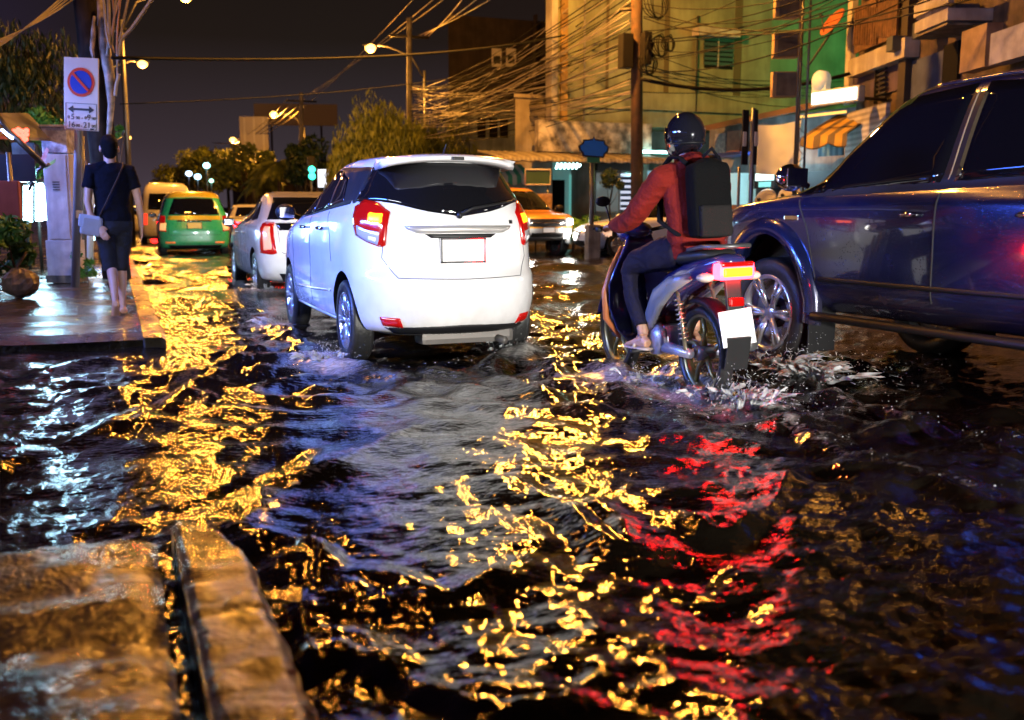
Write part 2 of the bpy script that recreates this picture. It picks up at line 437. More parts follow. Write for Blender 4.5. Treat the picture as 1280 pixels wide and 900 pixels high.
    def plate(s, mode, z, mt=M_plate, w=0.34, h=0.15, marks=False, x=0.0):
        p, n = s.cast(mode, x, z); sg = -1 if mode == 'rear' else 1
        mb = MB(); mb.box(p + Vector((0, sg*0.012, 0)), (w, 0.012, h), bev=0.005)
        o = mb.build('number_plate', mt, s.root)
        f = MB()
        for a, b, sx, sz in ((0, h/2, w+0.02, 0.012), (0, -h/2, w+0.02, 0.012), (w/2, 0, 0.012, h), (-w/2, 0, 0.012, h)):
            f.box(p + Vector((a, sg*0.012, b)), (sx, 0.02, sz))
        f.build('plate_frame', M_chrome if mt is M_plate else M_black, o)
        return o
    def place(s, x, y, rz=0.0, z=-0.05): s.root.location = (x, y, z); s.root.rotation_euler = (0, 0, rz); return s
def mir(poly): return [(-a, b) for a, b in poly]

# ---- the white hatchback, seen from behind: the main subject
HATCH = [(0.22,-1.80,1.80,.66),(0.27,-2.00,1.95,.80),(0.37,-2.07,2.03,.835),(0.50,-2.095,2.06,.85),(0.62,-2.085,2.06,.85),(0.70,-2.03,2.02,.85),(0.82,-2.00,1.96,.855),
         (0.92,-1.99,1.80,.85),(1.00,-1.98,1.45,.845),(1.06,-1.965,1.10,.83),(1.10,-1.95,.95,.805),(1.18,-1.91,.74,.765),(1.31,-1.81,.38,.70),(1.41,-1.74,.14,.645),(1.455,-1.71,-.03,.605),(1.485,-1.63,-.25,.54),(1.50,-1.35,-.6,.38)]
def make_hatch():
    global HATCH
    HATCH = [(z, a, b, w*0.94) for z, a, b, w in HATCH]
    c = Car('hatchback_car', 'white hatchback with lit tail lamps and black rear glass, splashing through the flood', 'car', HATCH, M_white, kw=dict(cr=0.74, er=2.45, cf=0.95), wr=0.30, archr=0.355, wheels=((0.70, 1.27), (0.70, -1.27)), spokes=8)
    # rear glass wraps round to the sides
    c.panel('rear_window', 'cyl', [(72,1.165),(50,1.165),(40,1.150),(20,1.095),(0,1.06),(-20,1.095),(-40,1.150),(-50,1.165),(-72,1.165)], [(66,1.425),(34,1.43),(0,1.435),(-34,1.43),(-66,1.425)], M_glass, n=45, m=10, cy=-1.2, off=0.008)
    sp_ = MB(); rings = []
    for x in np.linspace(-0.56, 0.56, 21):
        e = abs(x) / 0.56; yb = -1.89 + 0.16 * e**3; zt = 1.50 - 0.045 * e**2.5
        rings.append([(x, -1.45, zt - 0.035), (x, -1.55, zt + 0.004), (x, -1.75, zt - 0.004), (x, yb + 0.02, zt - 0.022), (x, yb, zt - 0.038), (x, yb + 0.02, zt - 0.055), (x, -1.70, zt - 0.062), (x, -1.5, zt - 0.07)])
    sp_.rings(rings, True, True); so = sp_.build('roof_spoiler', M_white, c.root)
    MB().box((0, -1.925, 1.457), (0.09, 0.02, 0.022), bev=0.006).build('brake_lamp', M_black, so)
    MB().tube([(0.05, -1.40, 1.49), (0.045, -1.52, 1.58)], [0.012, 0.004], 6).build('antenna', M_black, c.root)
    for sd, ml in ((1, 'left'), (-1, 'right')):
        S = (lambda P: P) if sd == 1 else mir
        o = c.panel('tail_lamp', 'cyl', S([(63,0.93),(54,0.885),(45,0.85),(42.5,0.865)]), S([(70,1.125),(62,1.175),(50,1.155),(41,1.09)]), M_redlens, n=12, m=9, cy=-1.2, off=0.018)
        c.panel('lit_lens', 'cyl', S([(54,1.01),(44,1.0)]), S([(55,1.09),(44,1.08)]), M_amberlit, n=8, m=5, cy=-1.2, off=0.023, parent=o)
        c.panel('clear_lens', 'cyl', S([(62,0.93),(54,0.89),(45,0.858)]), S([(64,1.02),(54,0.985),(44,0.97)]), M_clear, n=10, m=5, cy=-1.2, off=0.021, parent=o)
        c.panel('lower_lens', 'cyl', S([(53,0.90),(47,0.88)]), S([(53,0.935),(47,0.92)]), mat('pale_bulb_lens', (0.85,0.85,0.85), 0.1), n=6, m=4, cy=-1.2, off=0.026, parent=o)
        c.panel('reflector', 'cyl', S([(44,0.315),(33,0.305)]), S([(45,0.375),(34,0.37)]), M_redlens, n=8, m=4, cy=-1.2, off=0.012)
        # side glass, one pane per door, black frame between
        c.panel('side_window', ml, [(-0.62,1.12),(-0.05,1.085)], [(-0.60,1.41),(-0.10,1.425)], M_glass, off=0.007)
        c.panel('side_window', ml, [(0.0,1.082),(0.80,1.045)], [(-0.05,1.425),(0.10,1.40)], M_glass, off=0.007)
        c.panel('quarter_window', ml, [(-1.10,1.17),(-0.68,1.125)], [(-0.98,1.34),(-0.66,1.405)], M_glass, off=0.007)
        c.panel('window_frame', ml, [(-1.50,1.16),(-0.05,1.07),(0.90,1.025)], [(-1.42,1.41),(-0.8,1.43),(-0.1,1.45),(0.02,1.44)], M_black, off=0.003, n=24)
        for pts in ([(-0.04,1.06),(-0.03,0.7),(-0.02,0.36)], [(0.92,0.95),(0.90,0.6),(0.82,0.34)], [(-0.75,1.10),(-0.88,0.90),(-0.90,0.72)]):
            c.line('door_gap', ml, pts)
        c.line('side_trim', ml, [(-0.88,0.50),(-0.1,0.465),(0.75,0.44)], M_white, r=0.012, off=0.004)
        c.line('sill_trim', ml, [(-0.88,0.285),(0.85,0.285)], M_silver, r=0.012, off=0.0)
    c.line('tailgate_gap', 'rear', [(-0.62,1.10),(-0.58,0.97),(-0.61,0.78),(-0.52,0.645),(0,0.635),(0.52,0.645),(0.61,0.78),(0.58,0.97),(0.62,1.10)], n=50, r=0.003)
    c.panel('chrome_trim', 'rear', [(-0.42,0.972),(-0.35,0.945),(0,0.95),(0.35,0.945),(0.42,0.972)], [(-0.44,0.995),(0,0.998),(0.44,0.995)], mat('satin_trim', (0.55,0.53,0.50), 0.38, metal=0.5), off=0.03, n=26, m=4)
    c.panel('handle_recess', 'rear', [(-0.25,0.915),(0,0.91),(0.25,0.915)], [(-0.30,0.943),(0.30,0.943)], M_black, off=0.004, n=12, m=4)
    c.plate('rear', 0.83, w=0.36, h=0.16)
    c.panel('emblem', 'rear', [(0.44,1.01),(0.475,1.01)], [(0.44,1.035),(0.475,1.035)], M_black, n=4, m=3)
    wp = MB(); wp.tube([(-0.02,-2.00,1.075),(0.10,-1.985,1.12),(0.42,-1.93,1.165)], [0.014,0.010,0.006], 6); wp.tube([(0.02,-1.985,1.10),(0.46,-1.925,1.172)], 0.007, 5); wp.ell((-0.02,-1.99,1.07),(0.025,0.03,0.025))
    wp.build('wiper', M_black, c.root)
    c.panel('lower_bumper', 'rear', [(-0.50,0.245),(0.50,0.245)], [(-0.60,0.30),(0,0.318),(0.60,0.30)], M_black, off=0.004, n=20, m=5)
    ex = MB(); ex.tube([(0.35,-1.6,0.19),(0.36,-2.0,0.19)], 0.028, 12); ex.box((0.1,-1.75,0.21),(0.8,0.22,0.10),bev=0.04); ex.box((0,-1.27,0.29),(1.3,0.10,0.10),bev=0.02)
    ex.build('exhaust', mat('dirty_exhaust_steel', (0.12,0.11,0.10), 0.5, metal=0.5), c.root)
    c.mirror_pair(0.77, 0.80, 1.09, M_black); c.handles((-0.58, 0.22), 0.965, 0.85)
    c.panel('windscreen', 'front', [(-0.66,1.02),(0.66,1.02)], [(-0.50,1.40),(0.50,1.40)], M_glass, n=18)
    for sd in (1,-1):
        c.panel('head_lamp', 'front', [(sd*0.42,0.68),(sd*0.74,0.70)], [(sd*0.50,0.80),(sd*0.78,0.88)], M_clear, n=8)
    return c
# ---- the white liftback in front of it
LIFT = [(0.20,-1.95,1.95,.70),(0.26,-2.12,2.12,.82),(0.40,-2.20,2.20,.86),(0.60,-2.22,2.22,.875),(0.75,-2.20,2.16,.875),(0.90,-2.16,1.75,.87),(0.98,-2.13,1.30,.85),(1.06,-2.05,1.0,.80),(1.16,-1.80,.62,.74),(1.30,-1.40,.25,.66),(1.40,-0.98,0.0,.59),(1.46,-0.6,-.15,.50),(1.49,-.4,-.3,.36)]
def make_lift():
    c = Car('liftback_car', 'white liftback with pale upright tail lamps, in the queue ahead of the white hatchback', 'car', [(z,min(a, a) if z<1.07 else a,b,w) for z,a,b,w in LIFT], M_white, kw=dict(cr=0.6, er=3.0), wr=0.31, wheels=((0.77,1.35),(0.77,-1.35)), spokes=7)
    c.panel('rear_window', 'rear', [(-0.72,1.075),(0.72,1.075)], [(-0.50,1.39),(0.50,1.39)], M_glass, n=20, off=0.008)
    c.panel('lower_glass', 'rear', [(-0.60,0.93),(0.60,0.93)], [(-0.64,1.03),(0.64,1.03)], M_glass, n=20, off=0.008)
    c.line('spoiler_lip', 'rear', [(-0.74,1.05),(0,1.058),(0.74,1.05)], M_white, r=0.02, off=0.01)
    for sd, ml in ((1,'left'),(-1,'right')):
        S = (lambda P: P) if sd == 1 else mir
        o = c.panel('tail_lamp', 'cyl', S([(56,0.62),(44,0.60),(40,0.62)]), S([(60,1.02),(52,1.06),(46,1.03)]), M_redlens, n=10, cy=-1.35, off=0.012)
        c.panel('lit_lens', 'cyl', S([(52,0.66),(43,0.66)]), S([(55,0.98),(48,0.98)]), mat('pale_pink_lens', (0.8,0.42,0.33), 0.15, emit=(1.0,0.4,0.25), estr=0.55, coat=1), n=8, cy=-1.35, off=0.018, parent=o)
        c.panel('side_window', ml, [(-0.75,1.05),(-0.08,1.01)], [(-0.70,1.34),(-0.12,1.40)], M_glass)
        c.panel('side_window', ml, [(0.0,1.005),(0.95,0.97)], [(-0.05,1.40),(0.15,1.36)], M_glass)
        c.panel('quarter_window', ml, [(-1.35,1.08),(-0.80,1.055)], [(-1.05,1.22),(-0.78,1.33)], M_glass)
        for pts in ([(-0.04,1.0),(-0.03,0.36)], [(0.98,0.95),(0.92,0.36)], [(-0.85,1.03),(-1.0,0.80)]): c.line('door_gap', ml, pts)
    c.line('tailgate_gap', 'rear', [(-0.62,0.98),(-0.60,0.62),(0.60,0.62),(0.62,0.98)], n=30)
    c.plate('rear', 0.78); c.mirror_pair(0.84,0.85,1.02,M_black); c.handles((-0.6,0.25),0.88,0.87)
    c.panel('lower_bumper', 'rear', [(-0.55,0.22),(0.55,0.22)], [(-0.62,0.34),(0.62,0.34)], M_black, n=16)
    c.panel('windscreen', 'front', [(-0.68,1.05),(0.68,1.05)], [(-0.52,1.40),(0.52,1.40)], M_glass)
    return c
MPV = [(0.24,-1.95,1.9,.72),(0.30,-2.15,2.12,.84),(0.45,-2.22,2.22,.87),(0.70,-2.22,2.22,.88),(0.90,-2.18,2.05,.88),(1.0,-2.15,1.75,.87),(1.08,-2.13,1.35,.84),(1.20,-2.10,1.10,.79),(1.40,-2.03,.80,.73),(1.55,-1.96,.55,.68),(1.64,-1.90,.35,.62),(1.70,-1.80,.15,.54),(1.73,-1.5,-.2,.40)]
def make_taxi():
    c = Car('taxi', 'green and yellow taxi van with yellow plate, seen from behind in the queue', 'taxi', MPV, M_green, kw=dict(cr=0.5, er=3.6), wr=0.32, wheels=((0.77,1.38),(0.77,-1.38)))
    c.panel('yellow_tailgate', 'cyl', [(36,1.0),(0,0.99),(-36,1.0)], [(36,1.10),(0,1.12),(-36,1.10)], M_yellow, cy=-1.2, n=20, off=0.006)
    c.panel('roof_panel', 'cyl', [(50,1.55),(0,1.575),(-50,1.55)], [(50,1.70),(0,1.722),(-50,1.70)], M_yellow, cy=-1.2, n=24, off=0.008)
    for ml in ('left','right'): c.panel('roof_side', ml, [(-1.9,1.56),(0.5,1.60)], [(-1.7,1.69),(0.2,1.70)], M_yellow, off=0.006, n=16)
    c.panel('roof_top', 'top', [(-0.52,-1.7),(0.52,-1.7)], [(-0.52,0.1),(0.52,0.1)], M_yellow, off=0.005)
    c.panel('rear_window', 'cyl', [(36,1.13),(0,1.12),(-36,1.13)], [(33,1.54),(0,1.56),(-33,1.54)], M_glass, cy=-1.2, n=20, off=0.01)
    for sd, ml in ((1,'left'),(-1,'right')):
        S = (lambda P: P) if sd == 1 else mir
        o = c.panel('tail_lamp', 'cyl', S([(47,0.72),(36,0.70)]), S([(50,1.12),(40,1.10)]), M_redlens, cy=-1.2, off=0.014)
        c.panel('amber_lens', 'cyl', S([(46,0.74),(37,0.73)]), S([(46,0.92),(37,0.92)]), mat('pale_amber_lens', (0.8,0.45,0.22), 0.15, emit=(1,0.45,0.15), estr=0.9), cy=-1.2, off=0.02, parent=o)
        c.panel('reflector', 'cyl', S([(38,0.40),(26,0.40)]), S([(38,0.45),(26,0.45)]), M_amber, cy=-1.2, n=6, m=4)
        c.panel('side_window', ml, [(-1.85,1.12),(-0.75,1.10)], [(-1.8,1.52),(-0.75,1.55)], M_glass)
        c.panel('side_window', ml, [(-0.68,1.10),(0.15,1.09)], [(-0.68,1.55),(0.15,1.55)], M_glass)
        c.panel('side_window', ml, [(0.22,1.09),(1.1,1.07)], [(0.22,1.55),(0.48,1.52)], M_glass)
        for pts in ([(-0.71,1.05),(-0.71,0.4)], [(0.18,1.05),(0.18,0.4)], [(1.12,1.0),(1.1,0.4)]): c.line('door_gap', ml, pts)
    c.panel('chrome_trim', 'rear', [(-0.42,0.955),(0.42,0.955)], [(-0.42,0.99),(0.42,0.99)], M_chrome, off=0.02)
    c.plate('rear', 0.86, M_plate_y, 0.36, 0.16)
    c.panel('lower_bumper', 'rear', [(-0.6,0.27),(0.6,0.27)], [(-0.66,0.36),(0.66,0.36)], M_black)
    c.line('tailgate_gap', 'rear', [(-0.66,1.1),(-0.64,0.62),(0.64,0.62),(0.66,1.1)], n=30)
    c.mirror_pair(0.86,0.95,1.12,M_black); c.handles((-0.5,0.4),0.98,0.88)
    c.panel('windscreen', 'front', [(-0.7,1.1),(0.7,1.1)], [(-0.56,1.6),(0.56,1.6)], M_glass)
    return c
VAN = [(0.28,-2.1,2.1,.78),(0.35,-2.3,2.3,.88),(0.6,-2.38,2.38,.93),(0.95,-2.38,2.34,.94),(1.15,-2.36,2.1,.93),(1.3,-2.34,1.9,.91),(1.7,-2.29,1.5,.84),(1.95,-2.22,1.2,.77),(2.1,-2.13,1.0,.70),(2.2,-2.0,.8,.60),(2.25,-1.7,.4,.42)]
def make_van():
    c = Car('passenger_van', 'tall white passenger van farthest up the queue, partly behind the taxi', 'van', VAN, M_white, kw=dict(cr=0.45, er=4.0), wr=0.33, wheels=((0.82,1.5),(0.82,-1.4)))
    c.panel('rear_window', 'rear', [(-0.68,1.28),(0.68,1.28)], [(-0.60,1.85),(0.60,1.85)], M_glass, n=16)
    for sd, ml in ((1,'left'),(-1,'right')):
        S = (lambda P: P) if sd == 1 else mir
        c.panel('tail_lamp', 'cyl', S([(44,0.75),(37,0.75)]), S([(44,1.15),(37,1.15)]), mat('red_lens_glow', (0.5,0.02,0.01), 0.2, emit=(1,0.05,0.02), estr=1.5), cy=-1.4)
        c.panel('side_window', ml, [(-2.1,1.3),(-1.0,1.3)], [(-2.0,1.85),(-1.0,1.85)], M_glass)
        c.panel('side_window', ml, [(-0.9,1.3),(0.4,1.3)], [(-0.9,1.85),(0.4,1.85)], M_glass)
        c.panel('side_window', ml, [(0.5,1.3),(1.5,1.25)], [(0.5,1.85),(1.1,1.8)], M_glass)
        for pts in ([(-0.95,1.2),(-0.95,0.4)], [(0.45,1.2),(0.45,0.4)]): c.line('door_gap', ml, pts)
    c.plate('rear', 0.7); c.mirror_pair(0.9,1.6,1.3,M_black); c.line('tailgate_gap', 'rear', [(-0.76,1.9),(-0.78,0.6),(0.78,0.6),(0.76,1.9)], n=30)
    return c
SEDAN = [(0.20,-1.95,1.95,.70),(0.26,-2.18,2.15,.82),(0.40,-2.26,2.25,.86),(0.58,-2.27,2.27,.87),(0.70,-2.25,2.20,.87),(0.82,-2.22,1.95,.865),(0.92,-2.18,1.45,.855),(0.98,-2.0,1.15,.83),(1.03,-1.6,1.0,.80),(1.12,-1.42,.78,.75),(1.26,-1.15,.42,.68),(1.37,-.9,.12,.62),(1.43,-.7,-.05,.54),(1.46,-.5,-.2,.38)]
def make_sedan(name, label, lit=True, paint=M_pearl, group=None):
    c = Car(name, label, 'car', SEDAN, paint, kw=dict(cr=0.7, cf=0.9, er=3.0), wr=0.315, wheels=((0.76,1.38),(0.76,-1.35)), spokes=5, group=group)
    c.panel('rear_window', 'rear', [(-0.66,1.05),(0.66,1.05)], [(-0.50,1.36),(0.50,1.36)], M_glass, n=16)
    c.panel('windscreen', 'front', [(-0.68,1.03),(0.68,1.03)], [(-0.52,1.37),(0.52,1.37)], M_glass, n=16)
    for sd, ml in ((1,'left'),(-1,'right')):
        S = (lambda P: P) if sd == 1 else mir
        c.panel('tail_lamp', 'cyl', S([(50,0.72),(34,0.70)]), S([(54,0.90),(32,0.88)]), M_redlit if lit else M_redlens, cy=-1.4)
        h = c.panel('head_lamp', 'cyl', S([(128,0.66),(142,0.62),(151,0.62)]), S([(122,0.80),(140,0.76),(152,0.70)]), M_clear, cy=1.3, n=10, off=0.01)
        c.panel('amber_lens', 'cyl', S([(128,0.69),(136,0.67)]), S([(125,0.77),(135,0.74)]), M_amber, cy=1.3, n=6, m=4, off=0.014, parent=h)
        c.panel('side_window', ml, [(-0.85,1.02),(-0.10,1.0)], [(-0.75,1.33),(-0.12,1.38)], M_glass)
        c.panel('side_window', ml, [(-0.03,1.0),(0.95,0.965)], [(-0.05,1.38),(0.12,1.35)], M_glass)
        for pts in ([(-0.06,1.0),(-0.05,0.34)], [(1.0,0.95),(0.95,0.34)], [(-0.9,1.0),(-1.05,0.75)]): c.line('door_gap', ml, pts)
    c.panel('grille', 'front', [(-0.30,0.52),(0.30,0.52)], [(-0.36,0.66),(0.36,0.66)], M_black, n=12)
    c.panel('air_intake', 'front', [(-0.45,0.28),(0.45,0.28)], [(-0.5,0.42),(0.5,0.42)], M_black, n=12)
    c.plate('front', 0.47); c.plate('rear', 0.75)
    c.mirror_pair(0.83,0.85,1.0,paint); c.handles((-0.6,0.25),0.86,0.87, paint)
    return c
PICK = [(0.42,-2.3,2.2,.78),(0.50,-2.52,2.45,.88),(0.62,-2.58,2.56,.92),(0.80,-2.60,2.60,.925),(0.98,-2.60,2.58,.93),(1.08,-2.58,2.42,.925),(1.14,-1.35,1.95,.90),(1.18,-1.22,1.62,.87),(1.24,-1.19,1.47,.84),(1.40,-1.13,1.26,.79),(1.60,-1.05,.98,.72),(1.72,-1.0,.78,.66),(1.78,-.92,.58,.58),(1.81,-.7,.15,.40)]
def make_pickup(name, label, paint, lower=None):
    def bed(cut): cut.box((0,-1.98,1.15),(1.58,1.15,0.9))
    c = Car(name, label, 'pickup truck', PICK, paint, kw=dict(cr=0.4, cf=0.75, er=4.5, ef=3.0), wr=0.41, tw=0.25, archr=0.50, wheels=((0.80,1.62),(0.80,-1.60)), spokes=6, extra_cut=bed)
    for sd, ml in ((1,'left'),(-1,'right')):
        S = (lambda P: P) if sd == 1 else mir
        # wheel arch flares and mudflaps
        for y in (1.62, -1.60):
            rings = []
            for i in range(25):
                a = R(-8 + 196 * i / 24); ca, sa = math.cos(a), math.sin(a)
                def P(r, x): return Vector((-sd * x, y + ca * r, 0.42 + sa * r))
                px = 0.90
                hz = 0.42 + sa * 0.55
                hp, _ = c.cast(ml, y + ca * 0.62, min(1.02, max(0.55, 0.42 + sa * 0.62))); bx = abs(hp.x)
                rings.append([P(0.47, bx - 0.10), P(0.485, bx + 0.045), P(0.53, bx + 0.050), P(0.585, bx + 0.02), P(0.60, bx - 0.03), P(0.52, bx - 0.10)])
            MB().rings(rings, True, True).build('wheel_arch', paint if lower is None else lower, c.root)
            MB().box((-sd*0.80, y - 0.50, 0.33), (0.24, 0.015, 0.34), bev=0.005).build('mudflap', M_black, c.root)
        c.panel('side_window', ml, [(-0.92,1.235),(-0.10,1.20)], [(-0.86,1.68),(-0.14,1.73)], M_glass, off=0.008)
        c.panel('side_window', ml, [(0.0,1.195),(1.42,1.15)], [(-0.05,1.73),(0.80,1.68)], M_glass, off=0.008)
        c.panel('window_frame', ml, [(-1.05,1.19),(0,1.165),(1.52,1.13)], [(-0.98,1.72),(-0.1,1.755),(0.75,1.73)], M_black, off=0.003, n=24)
        c.line('pillar_trim', ml, [(-0.055,1.215),(-0.085,1.70)], mat('tan_reflection_trim', (0.35,0.25,0.15), 0.6, metal=0.2), r=0.006, off=0.002)
        for pts in ([(-0.04,1.15),(-0.03,0.55)], [(1.28,1.12),(1.16,0.95),(1.05,0.62)], [(-1.03,1.15),(-1.05,0.95),(-0.98,0.85)]): c.line('door_gap', ml, pts, r=0.006)
        c.line('lower_moulding', ml, [(-0.98,0.63),(1.02,0.63)], M_black, r=0.016, off=-0.004)
        st_ = MB(); st_.tube([(-sd*0.93,-1.02,0.40),(-sd*0.955,-0.9,0.40),(-sd*0.955,0.9,0.40),(-sd*0.93,1.04,0.40)], 0.045, 10, squash=(1,0.6)); st_.build('side_step', M_black, c.root)
        h = c.panel('head_lamp', 'cyl', S([(128,0.80),(140,0.80),(151,0.80)]), S([(124,1.0),(140,1.03),(152,1.02)]), M_clear, cy=1.6, n=10, off=0.014)
        c.panel('lit_lens', 'cyl', S([(133,0.84),(146,0.84)]), S([(133,0.97),(146,0.98)]), M_headlit, cy=1.6, n=8, m=6, off=0.02, parent=h)
        c.panel('fog_lamp', 'front', [(-sd*0.54,0.50),(-sd*0.72,0.50)], [(-sd*0.54,0.66),(-sd*0.72,0.66)], M_clear if lower is None else M_headlit, n=6, m=5, off=0.012)
        c.panel('tail_lamp', 'rear', [(-sd*0.74,0.72),(-sd*0.86,0.72)], [(-sd*0.74,1.0),(-sd*0.86,1.0)], M_redlens)
        p, n = c.cast(ml, 1.33, 1.01)
        MB().box(p, (0.02, 0.16, 0.035), bev=0.006).build('side_vent', M_chrome, c.root)
        c.line('roof_rail', ml, [(-0.95,1.735),(-0.3,1.765),(0.35,1.755)], paint, r=0.012)
    c.panel('grille', 'front', [(-0.52,0.78),(0.52,0.78)], [(-0.56,0.98),(0.56,0.98)], M_black, n=16)
    c.panel('grille_bar', 'front', [(-0.50,0.86),(0.50,0.86)], [(-0.50,0.895),(0.50,0.895)], M_chrome, n=16, m=3, off=0.02)
    c.panel('lower_grille', 'front', [(-0.45,0.52),(0.45,0.52)], [(-0.45,0.63),(0.45,0.63)], M_black, n=14, off=0.008)
    c.panel('windscreen', 'front', [(-0.72,1.20),(0.72,1.20)], [(-0.56,1.70),(0.56,1.70)], M_glass, n=16)
    c.panel('rear_window', 'rear', [(-0.66,1.28),(0.66,1.28)], [(-0.56,1.68),(0.56,1.68)], M_glass)
    c.plate('front', 0.70, w=0.34, h=0.13)
    c.mirror_pair(0.87,1.27,1.26,M_chrome if lower is None else M_black,1.15)
    c.handles((-0.72,0.16),1.03,0.92)
    return c
# ------------------------------------------------------------------ people (one continuous remeshed body each; clothes are children)
def path(mb, pts, wd, side=Vector((1,0,0)), n=18, mi=0):
    """rings with their own width (along side) and depth; pts centre line, wd = list of (half width, half depth)"""
    pts = [Vector(p) for p in pts]; rings = []
    for i, p in enumerate(pts):
        t = (pts[min(i+1, len(pts)-1)] - pts[max(i-1, 0)]).normalized()
        a = (side - t * side.dot(t)).normalized(); b = t.cross(a); w, d = wd[i]
        rings.append([p + a * math.cos(2*PI*j/n) * w + b * math.sin(2*PI*j/n) * d for j in range(n)])
    mb.rings(rings, True, True, mi)
def remesh(mb, vox=0.008, sm=2, it=0.5):
    me = mb.mesh('tmp')
    r = evalmesh(me, [('REMESH', dict(mode='VOXEL', voxel_size=vox)), ('SMOOTH', dict(factor=it, iterations=sm))])
    r.polygons.foreach_set('use_smooth', [True] * len(r.polygons)); return r
def crumple(me, amp=0.009, freq=6):
    no = [v.normal.copy() for v in me.vertices]
    for v, nn in zip(me.vertices, no):
        p = v.co; q = Vector((p.x*freq, p.y*freq, p.z*freq*1.7))
        f = noise.noise(q) + 0.5 * (1 - 2*abs(noise.noise(q*1.9 + Vector((3,7,1)))))
        v.co = p + nn * (f * amp)
    return me
def hand(mb, wrist, d, palm_n, thumb, curl=0.5, L=0.175):
    """palm, four unequal bent fingers and a thumb; d = pointing direction, palm_n = way the palm faces, thumb = side of the thumb"""
    wrist = Vector(wrist); d = Vector(d).normalized(); pn = Vector(palm_n); pn = (pn - d * pn.dot(d)).normalized(); th = d.cross(pn); th = th if th.dot(Vector(thumb)) > 0 else -th
    pl = L * 0.52
    path(mb, [wrist - d*0.02, wrist + d*pl*0.4, wrist + d*pl*0.8, wrist + d*pl], [(0.026, 0.019), (0.038, 0.017), (0.042, 0.015), (0.038, 0.011)], side=th, n=12)
    for k, (off, ln) in enumerate(((0.030, 0.92), (0.010, 1.0), (-0.010, 0.95), (-0.029, 0.76))):
        p = wrist + d*pl*0.88 + th*off; pts = [p]; dd = d.copy()
        for s_, seg in enumerate((0.45, 0.32, 0.25)):
            an = curl * (0.45 + 0.5 * s_); q = (dd * math.cos(an) + pn * math.sin(an)).normalized(); dd = q
            p = p + q * L * 0.50 * ln * seg * 1.0; pts.append(p)
        mb.tube([pts[0] - d*0.02] + pts, [0.0095, 0.0095, 0.009, 0.0082, 0.0065], 8)
    p0 = wrist + d*0.025 + th*0.024; p1 = p0 + (th*0.7 + d*0.7 + pn*0.25).normalized()*0.038; p2 = p1 + (d + pn*0.35 + th*0.15).normalized()*0.03
    mb.tube([wrist + th*0.012, p0, p1, p2], [0.014, 0.0135, 0.0105, 0.008], 8)
def foot(mb, ankle, d, L=0.24):
    a = Vector(ankle); d = Vector(d).normalized(); sd = Vector((d.y, -d.x, 0)).normalized()
    z = Vector((0, 0, 1))
    path(mb, [a - d*0.055 - z*0.045, a - z*0.03 - d*0.02, a + d*0.06 - z*0.042, a + d*0.12 - z*0.056, a + d*0.165 - z*0.064, a + d*0.185 - z*0.068], [(0.028, 0.03), (0.033, 0.042), (0.037, 0.034), (0.044, 0.022), (0.042, 0.015), (0.03, 0.010)], side=sd, n=12)
def head(mb, c, f=Vector((0,1,0)), s=1.0, tilt=0.0):
    """skull, jaw, nose, ears, neck; c = centre of the skull, f = facing"""
    c = Vector(c); f = f.normalized(); sd = Vector((f.y, -f.x, 0)); z = Vector((0, 0, 1)); rot = Matrix((sd, f, z)).transposed()
    e = lambda o, r: mb.ell(c + rot @ (Vector(o) * s), tuple(v * s for v in r), rot=rot)
    e((0, -0.012, 0.018), (0.076, 0.095, 0.098)); e((0, 0.030, -0.045), (0.058, 0.062, 0.068)); e((0, 0.060, -0.085), (0.030, 0.024, 0.020))
    e((0, 0.098, -0.020), (0.011, 0.016, 0.022)); e((0.028, 0.072, 0.016), (0.022, 0.012, 0.010)); e((-0.028, 0.072, 0.016), (0.022, 0.012, 0.010)); e((0, 0.086, -0.062), (0.022, 0.010, 0.008))
    for k in (-1, 1): e((k*0.080, -0.005, -0.012), (0.010, 0.018, 0.031))
